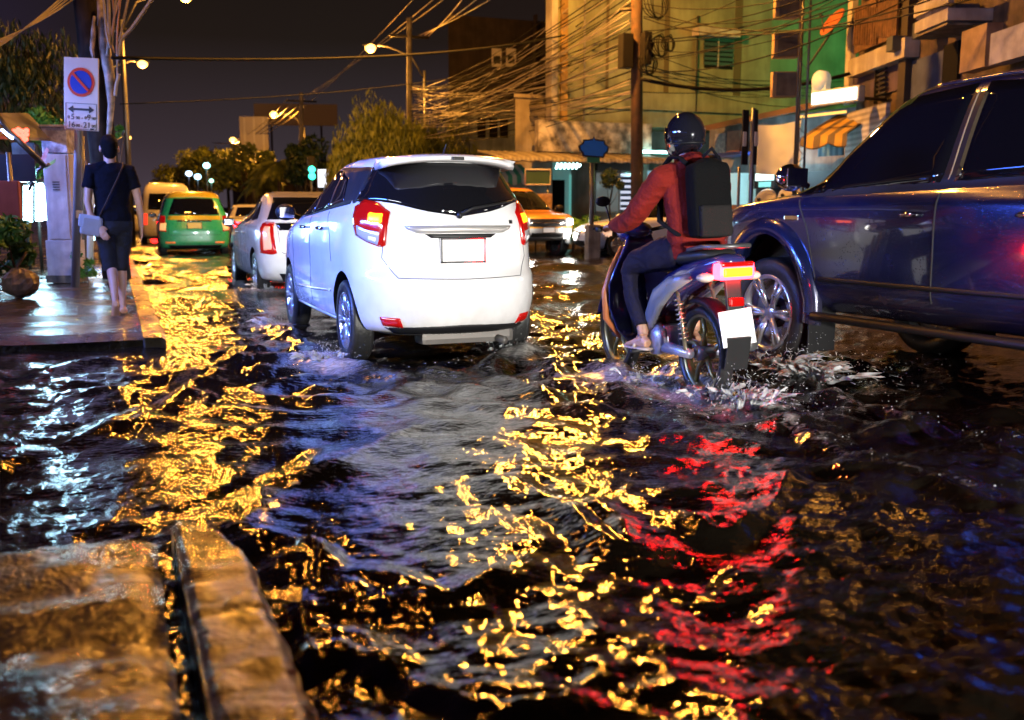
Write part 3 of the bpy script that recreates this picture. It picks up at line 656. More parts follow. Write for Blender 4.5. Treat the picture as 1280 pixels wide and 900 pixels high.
def make_walker():
    r = thing('person', 'person in black T-shirt and knee-length shorts walking away barefoot along the wet pavement edge', 'person')
    b = MB()
    path(b, [(0,0,0.86),(0,0,0.95),(0,0.005,1.05),(0,0.01,1.18),(0,0.005,1.30),(0,-0.005,1.38),(0,-0.005,1.43),(0,0,1.47)], [(0.14,0.10),(0.165,0.115),(0.145,0.10),(0.155,0.105),(0.175,0.11),(0.165,0.095),(0.09,0.07),(0.055,0.055)], n=24)
    path(b, [(0,-0.005,1.42),(0,0.0,1.48),(0,0.01,1.55)], [(0.068,0.068),(0.061,0.062),(0.062,0.066)])
    head(b, (0, 0.015, 1.600), s=1.10)
    # legs: right one planted, left one trailing with the heel off the ground
    H = {1: [(0.085,0.0,0.90),(0.075,0.05,0.68),(0.055,0.07,0.48),(0.050,0.03,0.28),(0.045,0.02,0.08)], -1: [(-0.085,0,0.90),(-0.075,0.03,0.68),(-0.045,0.04,0.48),(-0.035,-0.10,0.30),(-0.035,-0.20,0.13)]}
    for s_, P in H.items():
        path(b, P[:1] + [tuple((Vector(P[0])+Vector(P[1]))/2)] + P[1:3] + [tuple(Vector(P[2]).lerp(Vector(P[3]),0.55)), P[3], tuple(Vector(P[3]).lerp(Vector(P[4]),0.6)), P[4]], [(0.085,0.095),(0.082,0.09),(0.07,0.075),(0.052,0.056),(0.052,0.060),(0.046,0.052),(0.034,0.038),(0.030,0.036)])
    foot(b, (0.045,0.02,0.08), (0.08,1,0)); 
    fb = MB(); foot(fb, (0,0,0), (0,1,0)); rot = Matrix.Rotation(R(-38), 3, 'X')
    b.add([rot @ Vector(v) + Vector((-0.035,-0.20,0.13)) for v in fb.V], fb.F, True)
    # arms
    Lp = [(-0.185,-0.005,1.375),(-0.215,-0.02,1.24),(-0.235,-0.04,1.09),(-0.215,-0.065,0.97),(-0.155,-0.11,0.86)]
    Rp = [(0.185,-0.005,1.375),(0.225,-0.01,1.24),(0.255,-0.01,1.09),(0.268,0.02,0.96),(0.27,0.05,0.84)]
    for P in (Lp, Rp): b.tube(P, [0.055,0.045,0.038,0.034,0.025], 14)
    hand(b, Lp[-1], (0.55,-0.25,-0.9), (0.2,0.9,0.0), (1,0,0.3), 0.35); hand(b, Rp[-1], (0.0,0.12,-1), (-1,0,0), (0,1,0), 0.45)
    link('body', remesh(b, 0.0065, 2), M_skin, r)
    t = MB()
    path(t, [(0,0,0.90),(0,0.0,0.95),(0,0.005,1.05),(0,0.01,1.18),(0,0.003,1.30),(0,-0.005,1.375),(0,-0.005,1.42),(0,-0.005,1.455)], [(0.178,0.128),(0.182,0.130),(0.168,0.122),(0.175,0.126),(0.195,0.128),(0.190,0.112),(0.115,0.085),(0.062,0.064)], n=28)
    for s_ in (-1, 1):
        P = Lp if s_ < 0 else Rp
        t.tube([(s_*0.11,-0.005,1.37), P[0], Vector(P[0]).lerp(Vector(P[1]),0.6), Vector(P[1]).lerp(Vector(P[2]),0.15)], [0.085,0.072,0.066,0.064], 18)
    path(t, [(-0.17,-0.005,1.375),(-0.09,-0.005,1.405),(0,-0.005,1.425),(0.09,-0.005,1.405),(0.17,-0.005,1.375)], [(0.05,0.05),(0.065,0.06),(0.07,0.065),(0.065,0.06),(0.05,0.05)], side=Vector((0,1,0)))
    link('t_shirt', crumple(remesh(t, 0.008, 5)), M_cloth, r)
    s_ = MB()
    path(s_, [(0,0,0.99),(0,0,0.93),(0,0,0.86),(0,0.01,0.80)], [(0.172,0.120),(0.178,0.128),(0.175,0.125),(0.15,0.11)], n=24)
    for k, P in H.items():
        path(s_, [P[0], tuple(Vector(P[0]).lerp(Vector(P[1]),0.5)), P[1], tuple(Vector(P[1]).lerp(Vector(P[2]),0.6)), tuple(Vector(P[2])-Vector((0,-0.005,0.045)))], [(0.10,0.11),(0.098,0.105),(0.088,0.094),(0.080,0.086),(0.076,0.082)])
    link('shorts', crumple(remesh(s_, 0.008, 4)), mat('black_shorts_cloth', (0.006,0.006,0.010), 0.95, bump=0.3, scale=14), r)
    h = MB(); h.ell((0,-0.006,1.630),(0.089,0.110,0.096),20,14); h.ell((0,-0.040,1.575),(0.080,0.070,0.075),18,12); h.ell((0,-0.045,1.535),(0.060,0.048,0.045),14,10)
    link('hair', remesh(h, 0.008, 1), mat('black_hair', (0.004,0.003,0.003), 0.8, bump=0.9, scale=20, spec=0.15), r)
    return r
def make_bag():
    r = thing('shoulder_bag', 'grey shoulder bag with a pale blue flap slung across the walker in black', 'bag')
    b = MB(); rot = Matrix.Rotation(R(10), 3, 'Y')
    b.box((-0.215,-0.085,0.86),(0.21,0.10,0.19), rot=rot, bev=0.035); link('pouch', remesh(b, 0.01, 2), mat('grey_canvas', (0.32,0.29,0.27), 0.8, bump=0.4, scale=20), r)
    f = MB(); f.box((-0.235,-0.118,0.905),(0.20,0.03,0.12), rot=rot, bev=0.012); f.build('flap', mat('pale_blue_canvas', (0.40,0.41,0.46), 0.75, bump=0.3, scale=20), r)
    s = MB(); s.tube([(-0.14,-0.10,0.94),(-0.08,-0.138,1.05),(0.0,-0.145,1.20),(0.07,-0.135,1.33),(0.115,-0.09,1.42),(0.12,-0.01,1.455),(0.10,0.08,1.41),(0.02,0.138,1.25),(-0.10,0.135,1.05),(-0.19,0.06,0.95),(-0.24,-0.03,0.93)], 0.014, 8, squash=(1,0.35)); s.build('strap', mat('brown_strap', (0.06,0.03,0.02), 0.7), r)
    return r
def make_scooter():
    r = thing('motorcycle', 'dark blue motorcycle with glowing tail lamp and blank white plate, kicking up spray', 'motorcycle')
    P_ = mat('scooter_blue_paint', (0.03,0.03,0.13), 0.22, coat=1.0); G = mat('scooter_grey_plastic', (0.20,0.20,0.21), 0.35); OR = mat('orange_trim', (0.55,0.16,0.04), 0.4)
    def wheel(y):
        w = link('wheel', MB().cyl((-0.055,0,0),(0.055,0,0),0.045,n=20).mesh('hub'), M_steel, r, loc=(0,y,0.285))
        t = MB(); t.lathe([(0.235,-0.03),(0.255,-0.047),(0.275,-0.04),(0.285,0),(0.275,0.04),(0.255,0.047),(0.235,0.03),(0.228,0)], n=40); t.build('tyre', M_tyre, w)
        q = MB(); q.lathe([(0.238,-0.028),(0.222,-0.03),(0.215,0),(0.222,0.03),(0.238,0.028)], n=40, closed=False)
        for k in range(5):
            a = 2*PI*k/5; b = a + 0.35
            q.tube([(0,math.cos(a)*0.03,math.sin(a)*0.03),(0,math.cos(b)*0.13,math.sin(b)*0.13),(0,math.cos(a+0.2)*0.22,math.sin(a+0.2)*0.22)], [0.02,0.014,0.016], 8)
        q.build('rim', mat('gold_alloy', (0.30,0.27,0.12), 0.35, metal=0.8), w)
        return w
    wheel(-0.62); wheel(0.62)
    def shell(name, rows, mt, n=20, e=2.6):
        """rows: (y, zc, half width, half height)"""
        m = MB(); rings = []
        for y, zc, w, h in rows:
            rings.append([(w*math.copysign(abs(math.cos(2*PI*j/n))**(2/e), math.cos(2*PI*j/n)), y, zc + h*math.copysign(abs(math.sin(2*PI*j/n))**(2/e), math.sin(2*PI*j/n))) for j in range(n)])
        m.rings(rings, True, True); return m.build(name, mt, r)
    shell('tail_fairing', [(-0.98,0.855,0.05,0.015),(-0.92,0.845,0.10,0.05),(-0.75,0.80,0.135,0.075),(-0.55,0.74,0.15,0.095),(-0.35,0.66,0.145,0.12),(-0.18,0.58,0.12,0.13),(-0.08,0.53,0.09,0.11)], P_)
    for s_ in (-1, 1):
        m = MB(); m.tube([(s_*0.135,-0.70,0.76),(s_*0.162,-0.50,0.70),(s_*0.165,-0.32,0.60),(s_*0.14,-0.16,0.46),(s_*0.11,-0.08,0.36)], [0.02,0.045,0.06,0.055,0.03], 10, squash=(0.5,1.2)); m.build('side_panel', G, r)
    shell('seat', [(-0.86,0.885,0.07,0.02),(-0.78,0.885,0.12,0.035),(-0.55,0.865,0.14,0.045),(-0.32,0.82,0.135,0.05),(-0.10,0.79,0.10,0.045),(0.02,0.77,0.06,0.025)], mat('black_vinyl_seat', (0.015,0.015,0.015), 0.45))
    gb = MB(); gb.tube([(-0.11,-0.62,0.91),(-0.12,-0.80,0.935),(-0.09,-0.97,0.94),(0.09,-0.97,0.94),(0.12,-0.80,0.935),(0.11,-0.62,0.91)], 0.014, 8); gb.build('grab_rail', M_steel, r)
    # tail lamp
    m = MB(); m.box((0,-0.955,0.80),(0.23,0.09,0.10), bev=0.03); tl = m.build('tail_lamp', M_redlit, r)
    m = MB(); m.box((0,-0.995,0.795),(0.18,0.035,0.05), bev=0.012); m.build('lit_lens', emis('amber_brake_glow', (1.0,0.13,0.004), 9.0), tl)
    m = MB(); m.box((0,-0.985,0.84),(0.20,0.04,0.028), bev=0.01); m.build('upper_lens', M_redlens, tl)
    for s_ in (-1, 1):
        m = MB(); m.ell((s_*0.15,-0.90,0.765),(0.05,0.06,0.028)); m.build('indicator', mat('pale_indicator_lens', (0.75,0.6,0.5), 0.15, coat=1), r)
    # fender and plate
    m = MB(); rings = []
    for i in range(14):
        a = R(40 + 92*i/13); ca, sa = -math.cos(a - R(20)), math.sin(a - R(20))
        rr = 0.325; y = -0.62 + ca*rr*1.05; z = 0.285 + sa*rr
        rings.append([(-0.06,y,z-0.02),(-0.05,y+ca*0.01,z+0.005),(0,y+ca*0.02,z+0.012),(0.05,y+ca*0.01,z+0.005),(0.06,y,z-0.02),(0,y,z-0.005)])
    m.rings(rings, True, True); m.box((0,-0.96,0.62),(0.10,0.02,0.36), rot=Matrix.Rotation(R(-10),3,'X'), bev=0.008); m.box((0,-1.0,0.33),(0.15,0.012,0.20), rot=Matrix.Rotation(R(14),3,'X'), bev=0.005)
    m.build('rear_mudguard', M_black, r)
    m = MB(); m.box((0,-0.995,0.48),(0.215,0.008,0.205), rot=Matrix.Rotation(R(-9),3,'X') @ Matrix.Rotation(R(-5),3,'Y'), bev=0.004); m.build('number_plate', M_plate, r)
    m = MB(); m.box((0,-0.985,0.625),(0.09,0.03,0.05), bev=0.012); m.build('reflector', M_redlens, r)
    # engine, swing arm, shocks, exhaust, frame
    m = MB(); m.box((0,-0.10,0.33),(0.20,0.34,0.19), bev=0.05); m.cyl((-0.13,-0.18,0.33),(-0.08,-0.18,0.33),0.105,n=24); m.cyl((-0.13,-0.02,0.34),(-0.08,-0.02,0.34),0.075,n=24); m.tube([(-0.08,-0.18,0.28),(-0.10,-0.62,0.285)],[0.04,0.03],10); m.tube([(0.09,-0.15,0.30),(0.10,-0.62,0.285)],[0.03,0.025],10)
    m.build('engine', mat('engine_alloy', (0.38,0.40,0.52), 0.35, metal=0.6), r)
    for s_ in (-1, 1):
        m = MB(); p0, p1 = Vector((s_*0.12,-0.60,0.31)), Vector((s_*0.12,-0.50,0.66)); m.tube([p0,p1],0.012,8)
        m.tube([p0.lerp(p1,0.15+0.7*i/60) + Vector((math.cos(i*0.9)*0.026, math.sin(i*0.9)*0.026, 0)) for i in range(61)], 0.006, 5); m.build('shock_absorber', mat('shock_steel', (0.5,0.45,0.3), 0.3, metal=0.8), r)
    m = MB(); m.tube([(0.10,0.05,0.22),(0.13,-0.1,0.19),(0.16,-0.35,0.22),(0.17,-0.45,0.26),(0.18,-0.85,0.36)],[0.018,0.018,0.02,0.045,0.048],14); m.build('exhaust', M_steel, r)
    # leg shield, front fairing, fender, forks, handlebar
    m = MB(); rings = []
    for z, y, w, d in ((0.25,0.30,0.11,0.03),(0.35,0.36,0.19,0.035),(0.50,0.40,0.235,0.035),(0.65,0.40,0.235,0.04),(0.80,0.36,0.17,0.05),(0.92,0.33,0.11,0.06),(0.98,0.33,0.09,0.04)):
        rings.append([(w*math.sin(a)*1.0, y + d*math.cos(a) - 0.10*(abs(math.sin(a))**2)*w/0.2, z) for a in [2*PI*j/20 for j in range(20)]])
    m.rings(rings, True, True); m.build('leg_shield', P_, r)
    for s_ in (-1, 1):
        m = MB(); m.tube([(s_*0.10,0.36,0.90),(s_*0.19,0.33,0.75),(s_*0.25,0.31,0.60),(s_*0.245,0.31,0.42),(s_*0.15,0.30,0.28)],[0.012,0.02,0.024,0.022,0.012],8); m.build('shield_trim', OR if s_ < 0 else G, r)
    m = MB(); m.box((0,0.05,0.42),(0.13,0.55,0.14), rot=Matrix.Rotation(R(-12),3,'X'), bev=0.04); m.box((0,-0.02,0.235),(0.34,0.05,0.035),bev=0.015); m.build('frame', M_black, r)
    m = MB(); rings = []
    for i in range(14):
        a = R(20 + 140*i/13); y, z = 0.62 + math.cos(a)*0.315, 0.285 + math.sin(a)*0.315
        rings.append([(-0.06,y,z-0.03),(-0.055,y,z),(0,y,z+0.015),(0.055,y,z),(0.06,y,z-0.03),(0,y,z-0.004)])
    m.rings(rings, True, True); m.build('front_mudguard', P_, r)
    m = MB()
    for s_ in (-1, 1): m.tube([(s_*0.07,0.62,0.285),(s_*0.07,0.45,0.80)], 0.02, 10)
    m.build('fork', M_steel, r)
    m = MB(); m.ell((0,0.36,1.0),(0.13,0.12,0.07)); m.ell((0,0.42,0.98),(0.09,0.09,0.06)); m.build('handlebar_cowl', P_, r)
    m = MB(); m.tube([(-0.34,0.20,1.03),(-0.22,0.27,1.03),(-0.08,0.34,1.0),(0.08,0.34,1.0),(0.22,0.27,1.03),(0.34,0.20,1.03)], 0.013, 10); m.tube([(-0.35,0.19,1.03),(-0.24,0.26,1.03)],0.019,10); m.tube([(0.35,0.19,1.03),(0.24,0.26,1.03)],0.019,10); m.tube([(-0.22,0.30,1.045),(-0.36,0.24,1.03)],0.006,6); m.tube([(0.22,0.30,1.045),(0.36,0.24,1.03)],0.006,6)
    m.build('handlebar', M_black, r)
    for s_ in (-1, 1):
        m = MB(); m.tube([(s_*0.2,0.29,1.04),(s_*0.25,0.27,1.18)],0.006,6); m.ell((s_*0.27,0.27,1.21),(0.055,0.018,0.035)); m.build('mirror', M_black, r)
    m = MB(); m.ell((0,0.475,0.985),(0.075,0.035,0.045)); m.build('head_lamp', M_headlit, r)
    m = MB(); m.tube([(-0.24,-0.08,0.24),(-0.14,-0.06,0.24),(0.14,-0.06,0.24),(0.24,-0.08,0.24)],0.014,8); m.build('foot_peg', M_black, r)
    return r
def make_rider():
    r = thing('person', 'person in red jacket, dark trousers and sandals riding the motorcycle', 'person')
    b = MB()
    path(b, [(0,-0.42,0.87),(0,-0.43,0.98),(0,-0.41,1.10),(0,-0.38,1.22),(0,-0.36,1.33),(0,-0.35,1.40),(0,-0.33,1.45)], [(0.15,0.12),(0.165,0.12),(0.15,0.105),(0.165,0.11),(0.18,0.105),(0.12,0.08),(0.055,0.055)], n=24)
    path(b, [(0,-0.35,1.40),(0,-0.32,1.48),(0,-0.30,1.55)], [(0.058,0.06),(0.053,0.056),(0.055,0.06)])
    head(b, (0,-0.285,1.575))
    for s_ in (-1, 1):
        path(b, [(s_*0.09,-0.40,0.90),(s_*0.15,-0.20,0.86),(s_*0.20,0.00,0.80),(s_*0.205,0.045,0.74),(s_*0.20,0.02,0.62),(s_*0.19,-0.03,0.46),(s_*0.185,-0.06,0.345)], [(0.09,0.095),(0.078,0.082),(0.06,0.062),(0.056,0.058),(0.054,0.060),(0.045,0.05),(0.032,0.036)])
        foot(b, (s_*0.185,-0.05,0.335), (s_*0.12,1,0))
        A = [(s_*0.19,-0.36,1.345),(s_*0.25,-0.25,1.21),(s_*0.29,-0.12,1.10),(s_*0.30,0.03,1.06),(s_*0.30,0.13,1.055)]
        b.tube(A, [0.056,0.047,0.040,0.034,0.026], 14)
        hand(b, A[-1], (0,1,-0.12), (0,0,-1), (-s_,0,0), 1.15)
    link('body', remesh(b, 0.007, 2), M_skin, r)
    red = mat('red_jacket_cloth', (0.16,0.010,0.006), 0.85, spec=0.2, bump=0.5, scale=10)
    t = MB()
    path(t, [(0,-0.42,0.86),(0,-0.43,0.95),(0,-0.42,1.06),(0,-0.39,1.20),(0,-0.365,1.32),(0,-0.355,1.385),(0,-0.335,1.43),(0,-0.325,1.475)], [(0.17,0.14),(0.185,0.14),(0.175,0.13),(0.185,0.13),(0.20,0.125),(0.16,0.105),(0.09,0.085),(0.078,0.080)], n=28)
    for s_ in (-1, 1):
        t.tube([(s_*0.11,-0.36,1.35),(s_*0.19,-0.36,1.345),(s_*0.25,-0.25,1.21),(s_*0.29,-0.12,1.10),(s_*0.30,0.03,1.06),(s_*0.30,0.10,1.056)], [0.085,0.078,0.070,0.062,0.054,0.046], 18)
        for k in range(5): t.ell((s_*(0.25+0.008*k),-0.24+0.06*k,1.21-0.03*k),(0.062-0.004*k,0.014,0.062-0.004*k))
    t.ell((0,-0.42,1.415),(0.12,0.07,0.06))
    link('jacket', crumple(remesh(t, 0.008, 3), 0.012, 7), red, r)
    s_ = MB()
    path(s_, [(0,-0.42,0.93),(0,-0.42,0.86)], [(0.172,0.14),(0.17,0.13)], n=24)
    for k in (-1, 1): path(s_, [(k*0.09,-0.42,0.90),(k*0.14,-0.24,0.875),(k*0.195,0.0,0.815),(k*0.208,0.05,0.75),(k*0.203,0.03,0.62),(k*0.193,-0.02,0.48),(k*0.188,-0.05,0.41)], [(0.105,0.105),(0.098,0.10),(0.080,0.082),(0.074,0.078),(0.070,0.076),(0.062,0.068),(0.058,0.062)])
    link('trousers', crumple(remesh(s_, 0.009, 3), 0.010, 7), mat('dark_purple_trousers', (0.010,0.008,0.020), 0.85, spec=0.2, bump=0.3, scale=14), r)
    for k in (-1, 1):
        sh = MB(); a = Vector((k*0.185,-0.05,0.335)); d = Vector((k*0.12,1,0)).normalized()
        path(sh, [a - d*0.075 - Vector((0,0,0.075)), a - Vector((0,0,0.078)), a + d*0.10 - Vector((0,0,0.080)), a + d*0.19 - Vector((0,0,0.080)), a + d*0.21 - Vector((0,0,0.078))], [(0.03,0.010),(0.040,0.011),(0.050,0.010),(0.045,0.009),(0.025,0.007)], side=Vector((1,0,0)))
        sh.tube([a + d*0.05 + Vector((-0.042,0,-0.07)), a + d*0.07 + Vector((0,0,-0.008)), a + d*0.05 + Vector((0.042,0,-0.07))], 0.011, 8)
        sh.build('sandal', mat('pale_sandal', (0.45,0.36,0.30), 0.6), r)
    return r
def make_helmet():
    r = thing('helmet', 'glossy black helmet on the motorcycle rider', 'helmet')
    m = MB(); m.ell((0,-0.295,1.600),(0.118,0.140,0.138),28,20); m.ell((0,-0.25,1.53),(0.100,0.108,0.082),24,14)
    link('shell', remesh(m, 0.009, 2), mat('gloss_black_shell', (0.008,0.008,0.012), 0.06, coat=1.0, var=0), r)
    v = MB(); rings = []
    for i in range(9):
        z = 1.55 + 0.10*i/8; rr = math.sqrt(max(0.01, 1 - ((z-1.605)/0.150)**2)); rings.append([(math.sin(a)*0.125*rr, -0.293 + math.cos(a)*0.147*rr, z) for a in [R(-80 + 160*j/20) for j in range(21)]])
    v.rings(rings, False, True, 0, False); v.build('visor', M_glass, r, fix=False)
    s = MB(); s.tube([(math.sin(R(a))*0.116, -0.293 + math.cos(R(a))*0.138, 1.545) for a in range(100,261,10)], 0.005, 6); s.build('trim_band', M_black, r)
    return r
def make_backpack():
    r = thing('backpack', 'black and grey backpack worn by the motorcycle rider', 'backpack')
    m = MB(); m.box((-0.01,-0.60,1.20),(0.26,0.14,0.45), rot=Matrix.Rotation(R(-6),3,'X'), bev=0.07); m.ell((-0.01,-0.59,1.36),(0.12,0.08,0.09))
    link('bag_body', remesh(m, 0.012, 3), mat('black_nylon', (0.0035,0.0035,0.004), 0.85, spec=0.1, bump=0.5, scale=14), r)
    m = MB(); m.box((-0.01,-0.68,1.08),(0.21,0.06,0.19), rot=Matrix.Rotation(R(-6),3,'X'), bev=0.03); link('front_pocket', remesh(m, 0.01, 2), mat('grey_nylon', (0.014,0.0125,0.0125), 0.85, spec=0.15, bump=0.5, scale=14), r)
    for s_ in (-1, 1):
        m = MB(); m.tube([(s_*0.10,-0.53,1.40),(s_*0.125,-0.46,1.455),(s_*0.135,-0.36,1.462),(s_*0.135,-0.25,1.40),(s_*0.14,-0.23,1.25),(s_*0.19,-0.32,1.08),(s_*0.17,-0.52,1.0)], 0.022, 8, squash=(1.0,0.5)); m.build('strap', M_cloth, r)
    m = MB(); m.tube([(-0.05,-0.60,1.45),(0,-0.62,1.50),(0.05,-0.60,1.45)], 0.010, 8); m.build('carry_loop', M_cloth, r)
    return r
# ------------------------------------------------------------------ cast: vehicles and people
def put_by_wheel(c, loc, wheel, rz, z):
    c.root.rotation_euler = (0, 0, rz); o = Matrix.Rotation(rz, 3, 'Z') @ Vector((wheel[0], wheel[1], 0)); c.root.location = (loc.x - o.x, loc.y - o.y, z)
h = make_hatch()
lf = make_lift(); lf.place(2.72, 16.1, R(0), z=-0.08)
tx = make_taxi(); p = gr(248, 319); tx.place(p.x, p.y + 2.2, R(-1.5), z=-0.10)
vn = make_van(); p = gr(216, 304); vn.place(p.x - 0.1, p.y + 2.4, 0, z=-0.10)
sd1 = make_sedan('sedan', 'white sedan half hidden between the taxi and the liftback, red lamp glowing', lit=True, paint=M_white); p = gr(300, 308); sd1.place(p.x + 0.6, p.y + 2, 0, z=-0.1)
sd2 = dup(sd1.root, label='small far silver sedan beyond the walker in black, tail lamps glowing red'); p = at(176, 290, 52); sd2.location = (p.x, p.y, -0.1)
for k in kids(sd2):
    if k.name.startswith('body'): k.data = k.data.copy(); k.data.materials[0] = M_silver
p = at(428, 430, 7.6); put_by_wheel(h, p, (-0.79, -1.27), R(0.0), -0.03); h.root.scale = (0.90, 1, 1.035); h.root.location.x -= 0.06
pk = make_pickup('pickup_truck', 'dark blue double-cab pickup truck ploughing through water beside the motorcycle', M_blue)
PK_RZ = R(2.5)
p = at(957, 390, 7.4); put_by_wheel(pk, p, (-0.92, 1.62), PK_RZ, -0.05)
for k in kids(pk.root):      # this truck sits higher and has a shorter cab than the orange one
    if k.name.startswith('wheel') and not k.name.startswith('wheel_arch'):
        if k.location.y < 0: k.location.y = 1.62 + (k.location.y - 1.62)*0.94
        continue
    X_ = Matrix.Translation((0,1.62,0)) @ Matrix.Diagonal((1,0.94,1.10,1)) @ Matrix.Translation((0,-1.62,0))
    for q in [k] + kids(k): q.data.transform(X_)
po = make_pickup('orange_pickup', 'orange and silver pickup truck facing us with headlamp and fog lamp lit', M_orange, M_silver)
p = at(663, 300, 25.5); po.place(p.x + 0.2, p.y + 2.3, R(184), z=-0.05)
# its lower half is silver
b = po.body.data; b.materials.append(M_silver); k = len(b.materials) - 1
for f in b.polygons:
    if f.material_index == 0 and f.center.z < 0.74: f.material_index = k
sp2 = make_sedan('parked_sedan', 'pearl sedan standing across the side street behind the blue road sign', lit=False, paint=M_pearl)
p = at(774, 300, 24.8); put_by_wheel(sp2, p, (-0.8, 1.38), R(80), -0.02)
p = at(148, 384, 9.75)
wk = make_walker(); bg = make_bag()
for o in (wk, bg): o.location = (p.x, p.y, 0.108); o.rotation_euler = (0, 0, R(2)); o.scale = (0.93, 0.93, 1)
sc = make_scooter(); rd = make_rider(); hm = make_helmet(); bp_ = make_backpack()
for o in (sc, rd, hm, bp_): o.location = (3.35, 5.78, -0.03); o.rotation_euler = (0, R(-2.0), R(-3.5))
for o in (rd, hm, bp_): o.location = (3.37, 5.73, -0.03)

# ------------------------------------------------------------------ ground and water
KX = 0.30                       # kerb line
def waves(X, Y, lo, hi, n, slope, seed, aniso=1.0, main=PI/2):
    g = np.random.default_rng(seed); Z = np.zeros_like(X)
    for i in range(n):
        lam = lo * (hi/lo) ** g.random(); th = main + g.normal() * aniso; ph = g.random() * 2*PI
        k = 2*PI/lam; a = slope * math.sqrt(2/n) / k
        wx = 0.25*lam*np.sin(X*1.7/lam*0.6 + ph*3) ; wy = 0.25*lam*np.sin(Y*1.3/lam*0.6 + ph*5)
        Z += a * np.sin(k*(math.cos(th)*(X+wx) + math.sin(th)*(Y+wy)) + ph)
    return Z
RIDGES = [  # crests thrown up by the traffic: polyline points on the photograph, height, width
    ([(515,535),(440,570),(380,600),(330,640),(300,665)], 0.055, 0.10),
    ([(0,577),(80,556),(180,520),(260,470),(345,425)], 0.045, 0.09),
    ([(1280,632),(1200,612),(1120,590),(1050,560),(985,530)], 0.06, 0.10),
    ([(1280,552),(1180,525),(1100,508),(1020,490)], 0.05, 0.08),
    ([(330,680),(400,700),(470,735),(560,750),(650,700)], 0.04, 0.07),
    ([(345,830),(430,800),(520,860),(620,890),(700,880)], 0.035, 0.05),
    ([(400,690),(380,760),(400,830)], 0.035, 0.05),
    ([(640,600),(740,640),(800,700)], 0.035, 0.07),
    ([(830,480),(760,500),(700,470)], 0.04, 0.09),
    ([(840,640),(900,660),(960,640),(985,600)], 0.035, 0.06),
    ([(830,720),(890,745),(950,720)], 0.03, 0.05),
    ([(350,410),(420,455),(520,470),(620,455),(670,430)], 0.05, 0.12),
    ([(60,470),(150,440),(230,420)], 0.03, 0.12),
]
def seg_dist(X, Y, A, B):
    ax, ay = A; bx, by = B; dx, dy = bx-ax, by-ay; L = dx*dx+dy*dy
    t = np.clip(((X-ax)*dx + (Y-ay)*dy)/L, 0, 1); return np.hypot(X-(ax+t*dx), Y-(ay+t*dy))
def water_height(X, Y):
    D = np.hypot(X, Y)
    Z = waves(X, Y, 0.55, 2.6, 34, 0.085, 1, 0.9) * (1 + 1.0*np.clip((D-9)/10, 0, 1))
    near = np.clip(1 - (D - 9)/26, 0, 1)
    Z += waves(X, Y, 0.14, 0.50, 70, 0.145, 2, 1.0) * (0.35 + 0.65*near)
    m = D < 16
    f = np.zeros_like(X); f[m] = waves(X[m], Y[m], 0.045, 0.16, 80, 0.17, 3, 1.0) * np.clip((16 - D[m])/7, 0, 1)
    Z += f
    # calmer patches and rougher patches
    pat = 0.75 + 0.45*np.sin(X*0.9 + 1.3*np.sin(Y*0.5)) * np.sin(Y*0.7 + 0.8*np.sin(X*0.6) + 1)
    Z *= pat
    # sheltered water in the flooded driveway gap on the left of the kerb line
    shel = 1/(1 + np.exp(-(X + 0.9)/0.25)); Z *= 0.35 + 0.65*shel
    wob = 0.06*np.sin(X*5 + Y*3) + 0.04*np.sin(X*11 - Y*8)
    for pts, hh, ww in RIDGES:
        P = [gr(x, y) for x, y in pts]; P = [(p.x, p.y) for p in P]; P = [(q[0], q[1]) for q in resample(P, 14)]
        d = np.full_like(X, 9.0)
        for a, b in zip(P, P[1:]):
            d = np.minimum(d, seg_dist(X, Y, a, b))
        d = np.abs(d + wob*0.8)
        Z += hh*0.8*np.exp(-(d/ww)**1.4) * (0.7 + 0.3*np.sin(X*7+Y*5)) - 0.25*hh*np.exp(-((d-2.2*ww)/ww)**2)
    # churn behind turning wheels and rings round the motorcycle
    for (cx, cy, am) in ((1.25,6.3,0.035),(2.75,6.3,0.035),(3.27,5.2,0.045),(3.3,6.4,0.03),(4.1,5.8,0.05)):
        d = np.hypot(X-cx, Y-cy); Z += am*np.cos(d*2*PI/0.42 - 1)*np.exp(-d/0.9)
    return Z
def polar_sheet(name, r0, r1, ratio, a_fine, fine, coarse, zf):
    nr = int(math.log(r1/r0)/math.log(ratio)) + 1
    rr = r0 * ratio ** np.arange(nr + 1)
    lo, hi = -a_fine, a_fine
    an = np.concatenate([np.arange(lo, hi, fine), np.arange(hi, 360 + lo, coarse)]); na = len(an)
    th = np.radians(90 - math.degrees(YAW) - an)
    RR, TT = np.meshgrid(rr, th, indexing='ij'); X = RR*np.cos(TT); Y = RR*np.sin(TT); Z = zf(X, Y)
    V = np.stack([X, Y, Z], -1).reshape(-1, 3)
    V = np.vstack([V, [[0, 0, float(np.mean(Z[0]))]]])
    i, j = np.meshgrid(np.arange(nr), np.arange(na), indexing='ij'); k = (j + 1) % na
    Q = np.stack([i*na+j, (i+1)*na+j, (i+1)*na+k, i*na+k], -1).reshape(-1, 4)
    me = bpy.data.meshes.new(name); me.vertices.add(len(V)); me.vertices.foreach_set('co', V.ravel())
    nq = len(Q); cidx = len(V) - 1; T = [(cidx, jj, (jj+1) % na) for jj in range(na)]
    me.loops.add(nq*4 + na*3); me.loops.foreach_set('vertex_index', np.concatenate([Q.ravel(), np.array(T).ravel()]))
    me.polygons.add(nq + na); me.polygons.foreach_set('loop_start', np.concatenate([np.arange(nq)*4, nq*4 + np.arange(na)*3]))
    me.polygons.foreach_set('use_smooth', [True]*(nq+na)); me.update(calc_edges=True); me.validate(); return me
